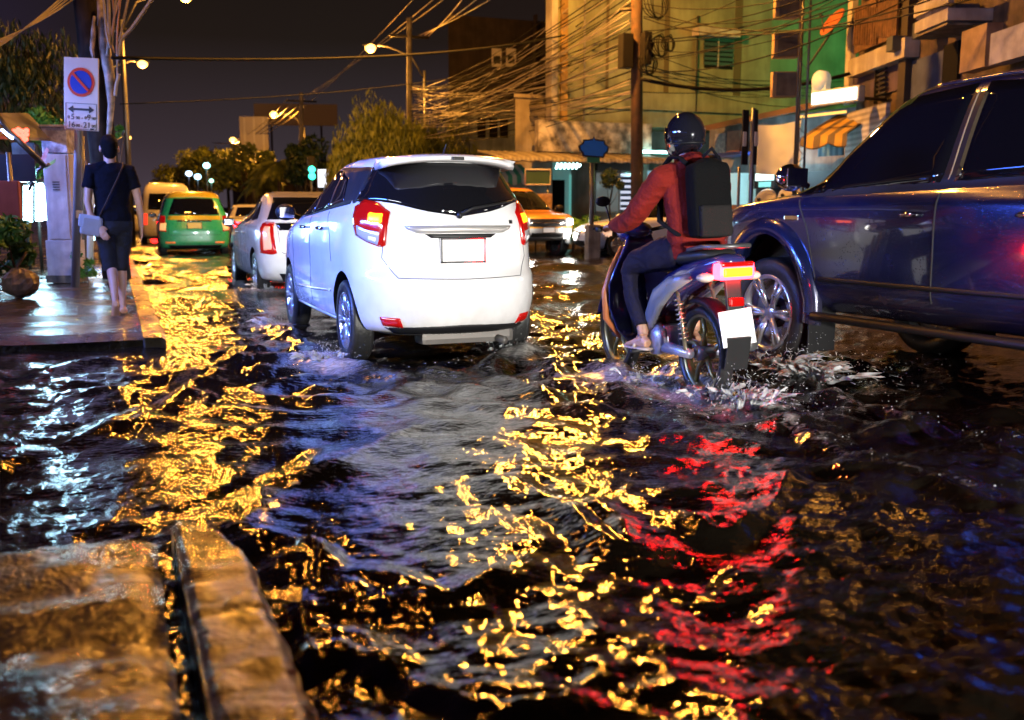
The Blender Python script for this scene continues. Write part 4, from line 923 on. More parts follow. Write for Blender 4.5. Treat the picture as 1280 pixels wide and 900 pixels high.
def foam(X, Y):
    F = np.zeros_like(X)
    for cx, cy, r, tail in ((1.42,7.42,0.30,1.6),(2.88,7.42,0.28,1.6),(1.42,9.95,0.3,1.0),(3.30,5.0,0.42,1.1),(3.2,5.9,0.40,0.8),(4.25,6.9,0.55,1.3),(1.95,14.7,0.5,1.5)):
        dy = np.where(Y < cy, (Y-cy)/tail, (Y-cy)/1.0); F += 1.0*np.exp(-((X-cx)/r)**2 - (dy/r)**2 * 0.6)
    for pts, hh, ww in RIDGES[:4] + RIDGES[8:9]:
        P = [gr(x, y) for x, y in pts]; P = resample([(p.x, p.y) for p in P], 12); d = np.full_like(X, 9.0)
        for a, b in zip(P, P[1:]): d = np.minimum(d, seg_dist(X, Y, a, b))
        F += (0.42 if hh > 0.045 else 0.15)*np.exp(-(d/(ww*0.75))**2)
    # milky churn left between the hatchback wheels
    F += 0.35*np.exp(-((X-2.1)/0.9)**2 - ((Y-6.3)/1.2)**2)
    return np.clip(F, 0, 1)
def wz(X, Y):
    Z = water_height(X, Y); D = np.hypot(X, Y)
    return np.clip(Z * np.clip(1.15 - D/120, 0.15, 1), -0.12, 0.16)
me = polar_sheet('water', 0.5, 900, 1.0085, 37, 0.115, 3.0, wz)
co_ = np.zeros(len(me.vertices)*3); me.vertices.foreach_get('co', co_); co_ = co_.reshape(-1, 3)
at_ = me.attributes.new('foam', 'FLOAT', 'POINT'); at_.data.foreach_set('value', foam(co_[:,0], co_[:,1]))
m, nt, bs = nmat('flood_water'); N = nt.nodes.new; L = nt.links.new
bs.inputs['Base Color'].default_value = (0.006, 0.005, 0.004, 1); bs.inputs['Roughness'].default_value = 0.05; bs.inputs['IOR'].default_value = 1.333; bs.inputs['Specular IOR Level'].default_value = 0.62
tc = N('ShaderNodeTexCoord'); mp = N('ShaderNodeMapping'); mp.inputs['Scale'].default_value = (0.8, 1.5, 1.0); mp.inputs['Rotation'].default_value = (0, 0, YAW); L(tc.outputs['Object'], mp.inputs['Vector'])
n1 = N('ShaderNodeTexNoise'); n1.inputs['Scale'].default_value = 23; n1.inputs['Detail'].default_value = 3; n1.inputs['Distortion'].default_value = 0.6; L(mp.outputs[0], n1.inputs['Vector'])
n2 = N('ShaderNodeTexNoise'); n2.inputs['Scale'].default_value = 42; n2.inputs['Detail'].default_value = 2; L(mp.outputs[0], n2.inputs['Vector'])
ad = N('ShaderNodeMath'); ad.operation = 'MULTIPLY_ADD'; ad.inputs[1].default_value = 0.3; L(n2.outputs['Fac'], ad.inputs[0]); L(n1.outputs['Fac'], ad.inputs[2])
bp = N('ShaderNodeBump'); bp.inputs['Strength'].default_value = 0.8; bp.inputs['Distance'].default_value = 0.0058; L(ad.outputs[0], bp.inputs['Height']); L(bp.outputs['Normal'], bs.inputs['Normal'])
fa = N('ShaderNodeAttribute'); fa.attribute_name = 'foam'; n3 = N('ShaderNodeTexNoise'); n3.inputs['Scale'].default_value = 14; n3.inputs['Detail'].default_value = 8; n3.inputs['Roughness'].default_value = 0.7; n3.inputs['Distortion'].default_value = 1.2; L(mp.outputs[0], n3.inputs['Vector'])
s1 = N('ShaderNodeMath'); s1.operation = 'MULTIPLY_ADD'; s1.inputs[1].default_value = 0.55; L(fa.outputs['Fac'], s1.inputs[0]); L(n3.outputs['Fac'], s1.inputs[2])
m5 = N('ShaderNodeMapRange'); m5.inputs[1].default_value = 0.72; m5.inputs[2].default_value = 1.05; m5.inputs[3].default_value = 0; m5.inputs[4].default_value = 0.6; L(s1.outputs[0], m5.inputs[0])
cm = N('ShaderNodeMix'); cm.data_type = 'RGBA'; cm.inputs[6].default_value = (0.008,0.006,0.004,1); cm.inputs[7].default_value = (0.60,0.59,0.56,1); L(m5.outputs[0], cm.inputs[0]); L(cm.outputs[2], bs.inputs['Base Color'])
rm = N('ShaderNodeMapRange'); rm.inputs[3].default_value = 0.05; rm.inputs[4].default_value = 0.45; L(m5.outputs[0], rm.inputs[0]); L(rm.outputs[0], bs.inputs['Roughness'])
tag(link('water', me, m), kind='structure')
rb = MB(); rb.add([(-60,-60,-0.22),(900,-60,-0.22),(900,900,-0.22),(-60,900,-0.22)], [(0,1,2,3)])
tag(rb.build('road', mat('wet_asphalt', (0.05,0.05,0.05), 0.35, bump=0.5, scale=30)), kind='structure')

# wet pavement: two stretches with the flooded driveway between them
m_pave, nt, bs = nmat('wet_pavement'); N = nt.nodes.new; L = nt.links.new
tc = N('ShaderNodeTexCoord')
def noi(sc, det, dist=0.0, vec=None):
    n = N('ShaderNodeTexNoise'); n.inputs['Scale'].default_value = sc; n.inputs['Detail'].default_value = det; n.inputs['Distortion'].default_value = dist; L(vec or tc.outputs['Object'], n.inputs['Vector']); return n
a1 = noi(1.3, 4, 0.4); a2 = noi(62, 3); a3 = noi(7, 5, 0.8)
mr = N('ShaderNodeMapRange'); mr.inputs[1].default_value = 0.42; mr.inputs[2].default_value = 0.62; mr.inputs[3].default_value = 0.07; mr.inputs[4].default_value = 0.50; L(a1.outputs['Fac'], mr.inputs[0]); L(mr.outputs[0], bs.inputs['Roughness'])
cr = N('ShaderNodeMix'); cr.data_type = 'RGBA'; cr.inputs[6].default_value = (0.012,0.010,0.008,1); cr.inputs[7].default_value = (0.11,0.09,0.062,1); L(a3.outputs['Fac'], cr.inputs[0]); L(cr.outputs[2], bs.inputs['Base Color'])
sm_ = N('ShaderNodeMath'); sm_.operation = 'MULTIPLY_ADD'; sm_.inputs[1].default_value = 0.30; L(a2.outputs['Fac'], sm_.inputs[0]); L(a3.outputs['Fac'], sm_.inputs[2])
b1 = N('ShaderNodeBump'); b1.inputs['Distance'].default_value = 0.05; L(sm_.outputs[0], b1.inputs['Height'])
m4 = N('ShaderNodeMapRange'); m4.inputs[1].default_value = 0.40; m4.inputs[2].default_value = 0.60; m4.inputs[3].default_value = 0.25; m4.inputs[4].default_value = 1.0; L(a1.outputs['Fac'], m4.inputs[0]); L(m4.outputs[0], b1.inputs['Strength']); L(b1.outputs['Normal'], bs.inputs['Normal']); L(b1.outputs['Normal'], bs.inputs['Coat Normal']); bs.inputs['Coat Weight'].default_value = 0.7; bs.inputs['Coat Roughness'].default_value = 0.14; bs.inputs['Coat IOR'].default_value = 1.33
bs.inputs['IOR'].default_value = 1.4
def warp(x, y, x0, x1, y1):
    if y1 > 4: return x, y + 0.16*noise.noise(Vector((x*1.3, 2, 9)))*max(0, 1-(y-8.7)/1.5)
    u = (x - x0)/(x1 - x0); e = 0.018*noise.noise(Vector((u*2, y*2.2, 3))) + 0.008*noise.noise(Vector((u*3, y*9, 5)))
    if x1 > KX:   # the last kerb stone turns the corner, its edge is worn
        t = max(0, (y - (y1 - 0.45))/0.45); return x - 0.16*t*t*u + e*u, y - 0.05*u*u*t
    return x + e*0.6*u, y + 0.03*noise.noise(Vector((x*3, 1, 7)))*(1 if y > y1 - 0.3 else 0)
def near_pave(name, x0, x1, y0, y1, z, nx, ny, fn, mt):
    xs = np.linspace(x0, x1, nx); ys = np.linspace(y0, y1, ny); V = []; Fs = []
    for y in ys:
        for x in xs: V.append((*warp(x, y, x0, x1, y1), z + fn(x, y)))
    for j in range(ny-1):
        for i in range(nx-1): Fs.append((j*nx+i, j*nx+i+1, (j+1)*nx+i+1, (j+1)*nx+i))
    k = len(V); e = [i for i in range(nx)] + [j*nx+nx-1 for j in range(1, ny)] + [(ny-1)*nx+i for i in range(nx-2,-1,-1)] + [j*nx for j in range(ny-2,0,-1)]
    for q in e: V.append((V[q][0], V[q][1], -0.2))
    for i in range(len(e)): Fs.append((e[i], e[(i+1)%len(e)], k+(i+1)%len(e), k+i))
    mb = MB(); mb.add(V, Fs, True); return mb.build(name, mt, fix=False)
def nz(x, y, f, s=0): return noise.noise(Vector((x*f + s, y*f, s*1.7)))
def rough_top(x, y):
    j = 0.0
    for yy in (3.0, 2.55, 1.2, 0.2): j -= 0.022*math.exp(-((y-yy+0.02*nz(x,y,6))/0.022)**2)
    edge = 0.035 * max(0, 1 - (3.38 - y)/0.10)**2
    return 0.030*nz(x, y*1.6, 1.6) + 0.022*nz(x*0.7, y*1.5, 5, 3) + 0.005*nz(x, y, 16, 5) + j - edge
PAVE = []
o = near_pave('pavement', -3.6, 0.075, -8, 3.38, 0.095, 90, 260, lambda x, y: rough_top(x, y) - 0.02 - 0.03*math.exp(-((x-0.07)/0.04)**2), m_pave); tag(o, kind='structure')
kerb_m = m_pave.copy(); kerb_m.name = 'wet_kerb_concrete'; MATS['wet_kerb_concrete'] = kerb_m
for n_ in kerb_m.node_tree.nodes:
    if n_.type == 'MAP_RANGE' and abs(n_.inputs[3].default_value - 0.07) < 1e-3: n_.inputs[3].default_value = 0.16
def kerb_fn(x, y):
    u = (x - 0.125)/(KX + 0.03 - 0.125); j = 0
    for yy in np.arange(-7.8, 3.3, 1.0): j -= 0.03*math.exp(-((y-yy-0.25+0.015*nz(x,y,9))/0.014)**2)
    return 0.020*nz(x,y,2.2,1) + 0.016*nz(x,y*1.4,7,2) + 0.005*nz(x,y,22,4) + j - 0.05*max(0,(u-0.78)/0.22)**2 - 0.02*max(0,(0.15-u)/0.15)**2 - 0.04*max(0, 1-(3.34-y)/0.08)**2
o = near_pave('kerb', 0.125, KX+0.03, -8, 3.34, 0.125, 26, 420, kerb_fn, kerb_m); tag(o, kind='structure')
o = near_pave('pavement', -6.0, KX-0.12, 8.75, 75, 0.105, 50, 300, lambda x, y: 0.006*nz(x,y,0.8) + 0.003*nz(x,y,4) - 0.05*max(0,1-(y-8.75)/0.3)**2, m_pave); tag(o, kind='structure')
o = near_pave('kerb', KX-0.117, KX+0.06, 8.70, 75, 0.112, 8, 500, lambda x, y: 0.006*nz(x,y,3,2) - 0.03*max(0,(x-KX-0.02)/0.04)**2 - 0.04*max(0,1-(y-8.70)/0.12)**2, kerb_m); tag(o, kind='structure')
# ------------------------------------------------------------------ the facade frames: local x runs along the wall to the right in the picture, local -y faces us
class Wall:
    def __init__(s, O, u, name, label, cat='building'):
        s.O = Vector((O[0], O[1], 0)); s.u = Vector((u[0], u[1], 0)).normalized(); s.n = Vector((s.u.y, -s.u.x, 0)); s.rz = math.atan2(s.u.y, s.u.x)
        s.root = thing(name, label, cat, s.O, s.rz)
    def hit(s, px, py, d=0.0):
        """photo point on the wall plane moved d metres towards us -> local (x, z)"""
        a = (px - CX)/F_PX; b = -(py - CY)/F_PX; v = FW + RT*a + UP*b; O = s.O + s.n*d
        t = (O - CAM).dot(s.n)/v.dot(s.n); P = CAM + v*t; return (P - s.O).dot(s.u), P.z
    def bx(s, mb, x0, x1, y0, y1, d0, d1, mi=0, bev=0.0):
        """photo rectangle -> box from depth d0 to d1 (towards us)"""
        ax, az = s.hit(x0, y1, d1); cx_, cz = s.hit(x1, y0, d1)
        mb.box(((ax+cx_)/2, -(d0+d1)/2, (az+cz)/2), (abs(cx_-ax), abs(d1-d0), abs(cz-az)), mi=mi, bev=bev); return mb
    def part(s, name, mt, x0, x1, y0, y1, d0, d1, bev=0.0, parent=None, label=None):
        return s.bx(MB(), x0, x1, y0, y1, d0, d1, bev=bev).build(name, mt, parent or s.root, label=label)
    def own(s, name, label, cat, mt, x0, x1, y0, y1, d0, d1, group=None, bev=0.0):
        """a thing of its own standing on or in front of the wall"""
        o = s.bx(MB(), x0, x1, y0, y1, d0, d1, bev=bev).build(name, mt, loc=tuple(s.O), rot=(0,0,s.rz)); return tag(o, label, cat, group)
    def world(s, x, z, d=0.0): return s.O + s.u*x + s.n*d + Vector((0,0,z))
M_cream = stained('cream_wall_paint', (0.29,0.315,0.20), (0.15,0.15,0.09), 0.5, 0.85)
M_greenp = stained('green_lit_wall_paint', (0.17,0.30,0.18), (0.10,0.18,0.10), 0.5, 0.8)  # green light on this end is also put into the paint
M_beige = stained('beige_wall', (0.36,0.32,0.27), (0.20,0.17,0.13), 0.7)
M_brown = stained('unlit_brown_wall', (0.05,0.035,0.03), (0.02,0.015,0.012), 0.6)  # unlit look is put into this near-black paint
M_bluegrey = stained('blue_grey_wall', (0.22,0.26,0.29), (0.10,0.12,0.14), 0.6)
M_white2 = stained('off_white_wall', (0.55,0.52,0.48), (0.28,0.25,0.22), 0.7)
M_dark = mat('dark_opening', (0.008,0.0075,0.007), 0.8, spec=0.1)
M_iron = mat('dark_iron', (0.05,0.045,0.04), 0.5, metal=0.5)
M_rust = stained('rusty_iron', (0.22,0.11,0.05), (0.08,0.04,0.02), 3, 0.6)
M_tin = striped('corrugated_tin', (0.36,0.32,0.27), (0.24,0.21,0.18), 0, 7.0)
# --- cream building facing us across the side street
YB = Wall((13.4, 30.0), (1, 0), 'shop_building', 'tall cream and green building with shops at its foot, beyond the orange pickup')
y = YB
xR, _ = y.hit(1085, 100); XT = 14.0; xG, _ = y.hit(962, 100)
def skewbox(W, x0, x1, z0, z1, depth, mt, nm='wall', d1=0.0):
    """block whose side walls run back along the chamfered plot line"""
    P = W.world(x0, 0, d1); k = P.x/P.y; dy = depth + d1
    mb = MB(); mb.prism([(x0, -d1), (x1, -d1), (x1 + k*dy, -d1 + dy), (x0 + k*dy, -d1 + dy)], z0, z1, 'Z'); return mb.build(nm, mt, W.root)
def wallbox(x0, x1, z0, z1, mt, d1=0.0): return skewbox(y, x0, x1, z0, z1, 7.0, mt, d1=d1)
wallbox(0.0, xG, 3.9, XT, M_cream); wallbox(xG+0.002, xR, 3.9, XT, M_greenp)
wallbox(0.0, xR, -0.2, 3.9, M_white2, d1=-1.6)
y.part('pilaster', M_white2, 689, 699, -200, 190, -0.3, 0.18); y.part('pilaster', stained('ochre_pilaster', (0.42,0.27,0.08),(0.2,0.12,0.04),0.8), 701, 712, -200, 190, -0.3, 0.12)
for zy in (-60, 128): y.part('floor_band', M_cream, 712, 1083, zy, zy+5, -0.1, 0.10)
w_ = y.part('window', M_dark, 880, 917, 47, 85, -0.2, 0.015)
for k in range(6): y.bx(MB(), 880, 917, 49+6*k, 50.6+6*k, 0.02, 0.05).build('window_bar', M_iron, w_)
y.part('window_frame', M_white2, 897.3, 899.3, 47, 85, 0.0, 0.06, parent=w_); y.part('window_hood', M_white2, 874, 926, 37, 43, -0.1, 0.45)
for (a, b_, c_) in ((760, -200, 140), (925, -200, 130), (835,-200,140)): y.part('expansion_joint', mat('joint_line', (0.10,0.08,0.04), 0.9), a, a+1.2, b_, c_, -0.05, 0.012)
for k, (a, t, bt) in enumerate(((728,-200,170),(868,20,140))): 
    x_, z0 = y.hit(a, bt); _, z1 = y.hit(a, t); MB().tube([(x_,-0.08,z0),(x_,-0.08,z1)],0.035,8).build('drain_pipe', M_iron if k else M_conc, y.root)
# piers of the ground floor; dim shop interiors glow from their own surfaces
for a in (640, 740, 806, 842, 884): y.part('pier', M_beige, a-3.5, a+3.5, 196, 312, -1.6, 0.0)
y.part('fascia', mat('dark_brown_fascia', (0.05,0.03,0.025), 0.6), 747, 803, 197, 213, -0.5, -0.1)
teal = emis('teal_shop_light', (0.25,0.95,0.85), 1.6); 
sh = y.part('shop_front', mat('glowing_shop_wall', (0.42,0.55,0.53), 0.7, emit=(0.3,0.9,0.85), estr=0.12), 655, 740, 197, 305, -1.58, -1.5)  # wall emits a faint teal that stands for shop light
y.part('doorway', M_dark, 668, 706, 225, 300, -1.5, -1.47, parent=sh); y.part('door_leaf', mat('glowing_teal_door', (0.20,0.50,0.48), 0.3, emit=(0.25,0.9,0.8), estr=0.35), 712, 724, 218, 300, -1.5, -1.44, parent=sh); y.part('door_leaf', mat('glowing_teal_door', (0.2,0.5,0.48), 0.3), 727, 737, 218, 300, -1.5, -1.44, parent=sh)  # door leaves emit teal in place of light falling on them
gl = y.part('shop_window', mat('lit_shop_glass', (0.10,0.11,0.11), 0.08, emit=(0.55,0.62,0.60), estr=0.16), 745, 775, 216, 265, -0.6, -0.5)
for a, b_, c_, d_ in ((744,745.4,214,266),(774,776,214,266),(744,776,214,216),(744,776,264,266.5)): y.part('window_frame', M_white2, a, b_, c_, d_, -0.5, -0.44, parent=gl)
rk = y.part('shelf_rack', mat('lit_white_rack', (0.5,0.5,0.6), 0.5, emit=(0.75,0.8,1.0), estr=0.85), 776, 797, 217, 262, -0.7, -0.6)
for k in range(6): y.part('shelf', mat('navy_shelf_goods', (0.03,0.035,0.08), 0.5), 777, 796, 221+7*k, 224.5+7*k, -0.6, -0.52, parent=rk)
gl2 = y.part('shop_window', mat('lit_shop_glass_blue', (0.2,0.3,0.36), 0.2, emit=(0.35,0.6,0.75), estr=0.55), 808, 840, 214, 272, -0.9, -0.8)
for k in range(4): y.part('notice', mat('glowing_notice', (0.7,0.7,0.75), 0.5, emit=(0.8,0.9,1), estr=0.7), 811+7*k, 815+7*k, 222+5*(k%2), 240+6*(k%3), -0.8, -0.77, parent=gl2)  # notices glow by emission, standing for light on the paper
y.part('low_wall', M_beige, 742, 842, 266, 305, -0.6, -0.35)
tag(MB().box((20, 29.3, 0.0), (22, 3.0, 0.26), bev=0.03).build('pavement', m_pave), kind='structure')
# things hung on it
y.own('weathered_signboard', 'blank weathered signboard, peeling grey, above the shop awning', 'signboard', stained('peeling_board', (0.50,0.46,0.42), (0.07,0.06,0.055), 1.6, 0.8, streak=False), 673, 815, 155, 189, 0.05, 0.35)
def sheet(name, label, cat, wall, x0, x1, zt, zb, d0, d1, mt, th=0.04, wave=0.025, per=0.22, n=160, parent=None, scal=0.0):
    """corrugated or scalloped sloping sheet in wall coordinates (metres)"""
    rows = []
    for (d, z) in ((d0, zt), ((d0+d1)/2, (zt+zb)/2 + 0.02), (d1, zb)):
        rows.append([(x0+(x1-x0)*i/n, -d, z + wave*math.sin(2*PI*(x1-x0)*i/n/per)) for i in range(n+1)])
    if scal: rows.append([(x0+(x1-x0)*i/n, -d1-0.02, zb - scal*(0.6+0.4*abs(math.sin(PI*(x1-x0)*i/n/(per*2))))) for i in range(n+1)])
    V = [p for r in rows for p in r]; m_ = n+1; k = len(V); V += [(a, b, c-th) for a, b, c in V]; Fs = []; R_ = len(rows)
    for j in range(R_-1):
        for i in range(n): Fs += [(j*m_+i, j*m_+i+1, (j+1)*m_+i+1, (j+1)*m_+i), (k+j*m_+i, k+(j+1)*m_+i, k+(j+1)*m_+i+1, k+j*m_+i+1)]
    for i in range(n): Fs += [((R_-1)*m_+i, (R_-1)*m_+i+1, k+(R_-1)*m_+i+1, k+(R_-1)*m_+i)]
    mb = MB(); mb.add(V, Fs, True)
    o = mb.build(name, mt, loc=tuple(wall.O), rot=(0,0,wall.rz)); return tag(o, label, cat)
a0, z0 = y.hit(618, 196, 1.6); a1, _ = y.hit(836, 196, 1.6)
sheet('awning', 'long rusty tin awning under the weathered signboard', 'awning', y, a0, a1, z0+0.26, z0+0.0, 0.05, 1.7, M_tin, wave=0.03, scal=0.10)
a0, z0 = y.hit(617, 205, 1.0); a1, _ = y.hit(664, 205, 1.0)
sheet('striped_awning', 'green and white striped awning below the tin awning', 'awning', y, a0, a1, z0+0.05, z0-0.35, 0.2, 1.0, striped('green_white_stripes', (0.05,0.36,0.22), (0.55,0.62,0.58), 0, 3.4), wave=0.0, scal=0.25)
# beige block and darker houses to the left of it
BK = Wall((12.0, 31.0), (1, 0), 'beige_annex', 'blank beige block at the left end of the cream building'); 
xa, za = BK.hit(644, 122); xb, _ = BK.hit(691, 122); skewbox(BK, xa, xb, 0, za, 4.0, M_beige); skewbox(BK, xa-0.08, xb+0.05, za, za+0.12, 4.1, M_beige, 'parapet', 0.08)
HB = Wall((12.0, 44.0), (1, 0), 'blue_grey_house', 'dim blue-grey house with dark windows behind the cable fan', 'house'); xa, za = HB.hit(566, 128); xb, _ = HB.hit(655, 128)
skewbox(HB, xa, xb, 0, za, 8.0, M_bluegrey); skewbox(HB, xa-0.3, xb+0.3, za, za+0.2, 8.0, M_conc, 'roof_slab', 0.3)
for a in (597, 612, 625): HB.part('window', M_dark, a, a+10, 148, 172, -0.1, 0.03)
HB.part('wall_pier', M_bluegrey, 588, 591, 128, 260, 0, 0.2)
DB = Wall((16.0, 62.0), (1, 0), 'dark_tower_block', 'dark tall block with two pale framed windows high up', 'building'); xa, za = DB.hit(560, 18); xb, _ = DB.hit(704, 18)
skewbox(DB, xa, xb, 0, za, 8.0, M_brown)
for a in (615, 633):
    f = DB.part('window', mat('pale_window_frame', (0.75,0.72,0.65), 0.6), a, a+12, 61, 83, -0.05, 0.06); DB.part('pane', mat('dim_pane', (0.05,0.05,0.03), 0.2), a+1.8, a+10.4, 70, 79, 0.06, 0.09, parent=f)
for a in (585,): DB.part('wall_rib', M_brown, 669, 672, 18, 200, 0, 0.4)

# --- low shop row running back from the side street to the corner, then the shophouses with balconies
A_ = at(1062, 300, 27.5); B_ = at(1300, 300, 18.0); S_ = at(880, 300, 33.0)
u_ = (Vector((B_.x, B_.y)) - Vector((A_.x, A_.y)))
RW = Wall((A_.x, A_.y), u_, 'shophouse_row', 'old shophouses with balconies and window grilles above the pickup truck')
r_ = RW; L_ = u_.length + 9
MB().box((L_/2, 3.0, 7.0), (L_, 6.0, 14.0)).build('wall', stained('old_tan_wall', (0.13,0.085,0.05), (0.035,0.024,0.017), 0.9), r_.root)
r_.part('painted_band', stained('purple_band', (0.10,0.07,0.13), (0.05,0.04,0.07), 0.9), 1062, 1128, 74, 130, -0.05, 0.05); r_.part('painted_band', stained('slate_blue_band', (0.07,0.09,0.16), (0.04,0.05,0.09), 0.9), 1132, 1198, 56, 130, -0.05, 0.07)
r_.part('door_opening', M_dark, 1176, 1199, 50, 118, 0.02, 0.09)
for a in (1128,): r_.part('column', mat('dark_column', (0.04,0.03,0.025), 0.7), a, a+5, -100, 150, 0, 0.22)
r_.part('cornice', M_white2, 1060, 1130, 71, 76, 0, 0.35); r_.part('corner_pier', M_white2, 1060, 1065, -100, 130, 0, 0.15)
for j, (x0, x1, y0, y1) in enumerate(((1068, 1095, 10, 56), (1098, 1120, 0, 46), (1068,1095,-60,-15), (1100,1120,-70,-25))):
    w_ = r_.part('window', M_dark, x0, x1, y0, y1, -0.1, 0.03)
    g = MB(); n = 9
    for k in range(n+1): xx = x0 + (x1-x0)*k/n; r_.bx(g, xx-0.4, xx+0.4, y0, y1, 0.28, 0.33)
    for k in range(3): yy = y0 + (y1-y0)*k/2; r_.bx(g, x0, x1, yy-0.6, yy+0.6, 0.25, 0.30)
    g.build('window_grille', M_rust, w_)
bl = MB(); r_.bx(bl, 1144, 1184, 25, 28, 0, 0.9); 
for k in range(11): r_.bx(bl, 1145+3.7*k, 1146.3+3.7*k, 5, 25, 0.82, 0.88)
r_.bx(bl, 1143, 1185, 3, 5.5, 0.78, 0.9); bl.build('balcony', M_white2, r_.root); r_.part('balcony_wall', stained('pale_balcony', (0.26,0.22,0.15), (0.10,0.08,0.05), 1.2), 1144, 1184, 28, 47, 0, 0.85)
for (x0, x1, y0, y1, g_) in ((1107, 1116, 44, 66, 0), (1139, 1150, 25, 50, 0), (1183, 1195, 4, 34, 0)):
    o = r_.own('air_conditioner', {1107:'small air conditioner unit under the barred window', 1139:'dark air conditioner unit beside the pale balcony', 1183:'tall dark air conditioner unit above the slate wall'}[x0], 'air conditioner', mat('dusty_ac_case', (0.07,0.08,0.09), 0.6), x0, x1, y0, y1, 0.06, 0.55, bev=0.03)
sb = r_.own('shop_signboard', 'large blank two-tone signboard, tan and grey, highest above the pickup cab', 'signboard', stained('blank_grey_sign', (0.36,0.36,0.38), (0.20,0.20,0.22), 1.5, 0.5, streak=False), 1236, 1330, 10, 82, 0.5, 0.8)
sb2 = r_.bx(MB(), 1199, 1234, 28, 92, 0.5, 0.8).build('sign_panel', stained('blank_tan_sign', (0.36,0.23,0.13), (0.20,0.12,0.06), 1.2, 0.5, streak=False), sb)
sb2.location = (0,0,0)
r_.own('steel_ladder', 'narrow steel ladder rack on the purple wall', 'ladder', M_iron, 1092, 1094, 78, 130, 0.1, 0.2)
g = MB(); 
for k in range(8): r_.bx(g, 1094.2, 1106, 80+6*k, 81.2+6*k, 0.1, 0.16)
o = bpy.data.objects['steel_ladder']; o2 = g.build('rung', M_iron, o)
o2.name = 'rungs'
# low shops, between the cream building and the shophouses
LW = Wall((S_.x, S_.y), (A_.x-S_.x, A_.y-S_.y), 'low_shop_row', 'low shops with canopies and a lit interior, behind the motorcycle rider', 'shop')
l_ = LW; LL = (Vector((A_.x,A_.y))-Vector((S_.x,S_.y))).length
MB().box((LL/2+0.6, 1.6, 1.9), (LL+1.2, 3.0, 4.0)).build('wall', stained('dim_shop_wall', (0.26,0.25,0.24), (0.12,0.11,0.11), 0.9), l_.root)
l_.part('poster_wall', stained('orange_poster', (0.45,0.22,0.13), (0.25,0.12,0.08), 2, 0.6, streak=False), 908, 925, 163, 194, 0.02, 0.10); l_.part('poster', stained('pale_poster', (0.5,0.48,0.48), (0.2,0.2,0.22), 5, 0.6, streak=False), 893, 907, 166, 194, 0.02, 0.10)
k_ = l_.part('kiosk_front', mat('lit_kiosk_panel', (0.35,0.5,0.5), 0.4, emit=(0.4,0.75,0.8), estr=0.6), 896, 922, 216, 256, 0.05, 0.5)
l_.part('orange_stripe', mat('orange_stripe', (0.6,0.22,0.08), 0.5), 896, 922, 256, 262, 0.05, 0.53, parent=k_); l_.part('kiosk_base', mat('pale_kiosk_base', (0.42,0.45,0.6), 0.5), 896, 922, 262, 300, 0.05, 0.5, parent=k_); l_.part('notice', mat('yellow_notice', (0.5,0.5,0.15), 0.5), 900, 908, 217, 224, 0.5, 0.53, parent=k_)
l_.part('shop_opening', mat('dark_interior', (0.03,0.035,0.045), 0.6), 926, 1060, 212, 290, 0.02, 0.06)
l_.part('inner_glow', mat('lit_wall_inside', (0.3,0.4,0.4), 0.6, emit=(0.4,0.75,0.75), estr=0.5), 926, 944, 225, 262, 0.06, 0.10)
a0, z0 = l_.hit(878, 165, 0.9); a1, z1 = l_.hit(1055, 128, 0.9)
rf = MB(); rf.add([(a0,-1.0,z0),(a1,-1.0,z1),(a1,1.8,z1+0.5),(a0,1.8,z0+0.5),(a0,-1.0,z0+0.16),(a1,-1.0,z1+0.16),(a1,1.8,z1+0.66),(a0,1.8,z0+0.66)], [(0,3,2,1),(4,5,6,7),(0,1,5,4),(1,2,6,5),(2,3,7,6),(3,0,4,7)]); rf.build('roof', mat('brown_tin_roof', (0.12,0.07,0.045), 0.5), l_.root)
o = l_.own('blue_canopy', 'flat blue canopy edge beside the rider helmet', 'canopy', mat('blue_canopy_edge', (0.03,0.06,0.32), 0.4), 882, 926, 189, 196, 0.1, 1.1)
ban = MB(); V = []; nx_, ny_ = 22, 26; x0, z0 = l_.hit(945, 217, 1.3); x1, z1 = l_.hit(1001, 150, 1.3)
for j in range(ny_+1):
    for i in range(nx_+1): 
        u, v = i/nx_, j/ny_; V.append((x0+(x1-x0)*u, -1.3 - 0.05*noise.noise(Vector((u*3+v*2.5, v*3-u*2, 1))) - 0.02*math.sin(u*9+v*7), z0+(z1-z0)*v - 0.06*math.sin(PI*u)*(1 if j in (0,) else v)))
k = len(V); V += [(a, b+0.012, c) for a, b, c in V]; Fs = []
for j in range(ny_):
    for i in range(nx_): q = j*(nx_+1)+i; Fs += [(q, q+1, q+nx_+2, q+nx_+1), (k+q, k+q+nx_+1, k+q+nx_+2, k+q+1)]
ban.add(V, Fs, True); tag(ban.build('cloth_banner', mat('white_cloth_banner', (0.50,0.55,0.66), 0.7, var=0.1, scale=1.5), loc=tuple(l_.O), rot=(0,0,l_.rz)), 'large blank white cloth hung in front of the low shops', 'banner')
o = l_.own('lit_screen', 'small glowing white and teal screen under the white cloth', 'screen', M_black, 942, 969, 214, 236, 0.2, 0.5); l_.bx(MB(), 944, 967, 216, 226, 0.5, 0.52).build('screen_panel', emis('screen_glow', (0.65,1.0,0.95), 2.2), o); l_.bx(MB(), 948, 963, 227, 234, 0.5, 0.52).build('screen_panel', emis('screen_glow_dim', (0.3,0.9,0.85), 0.9), o)
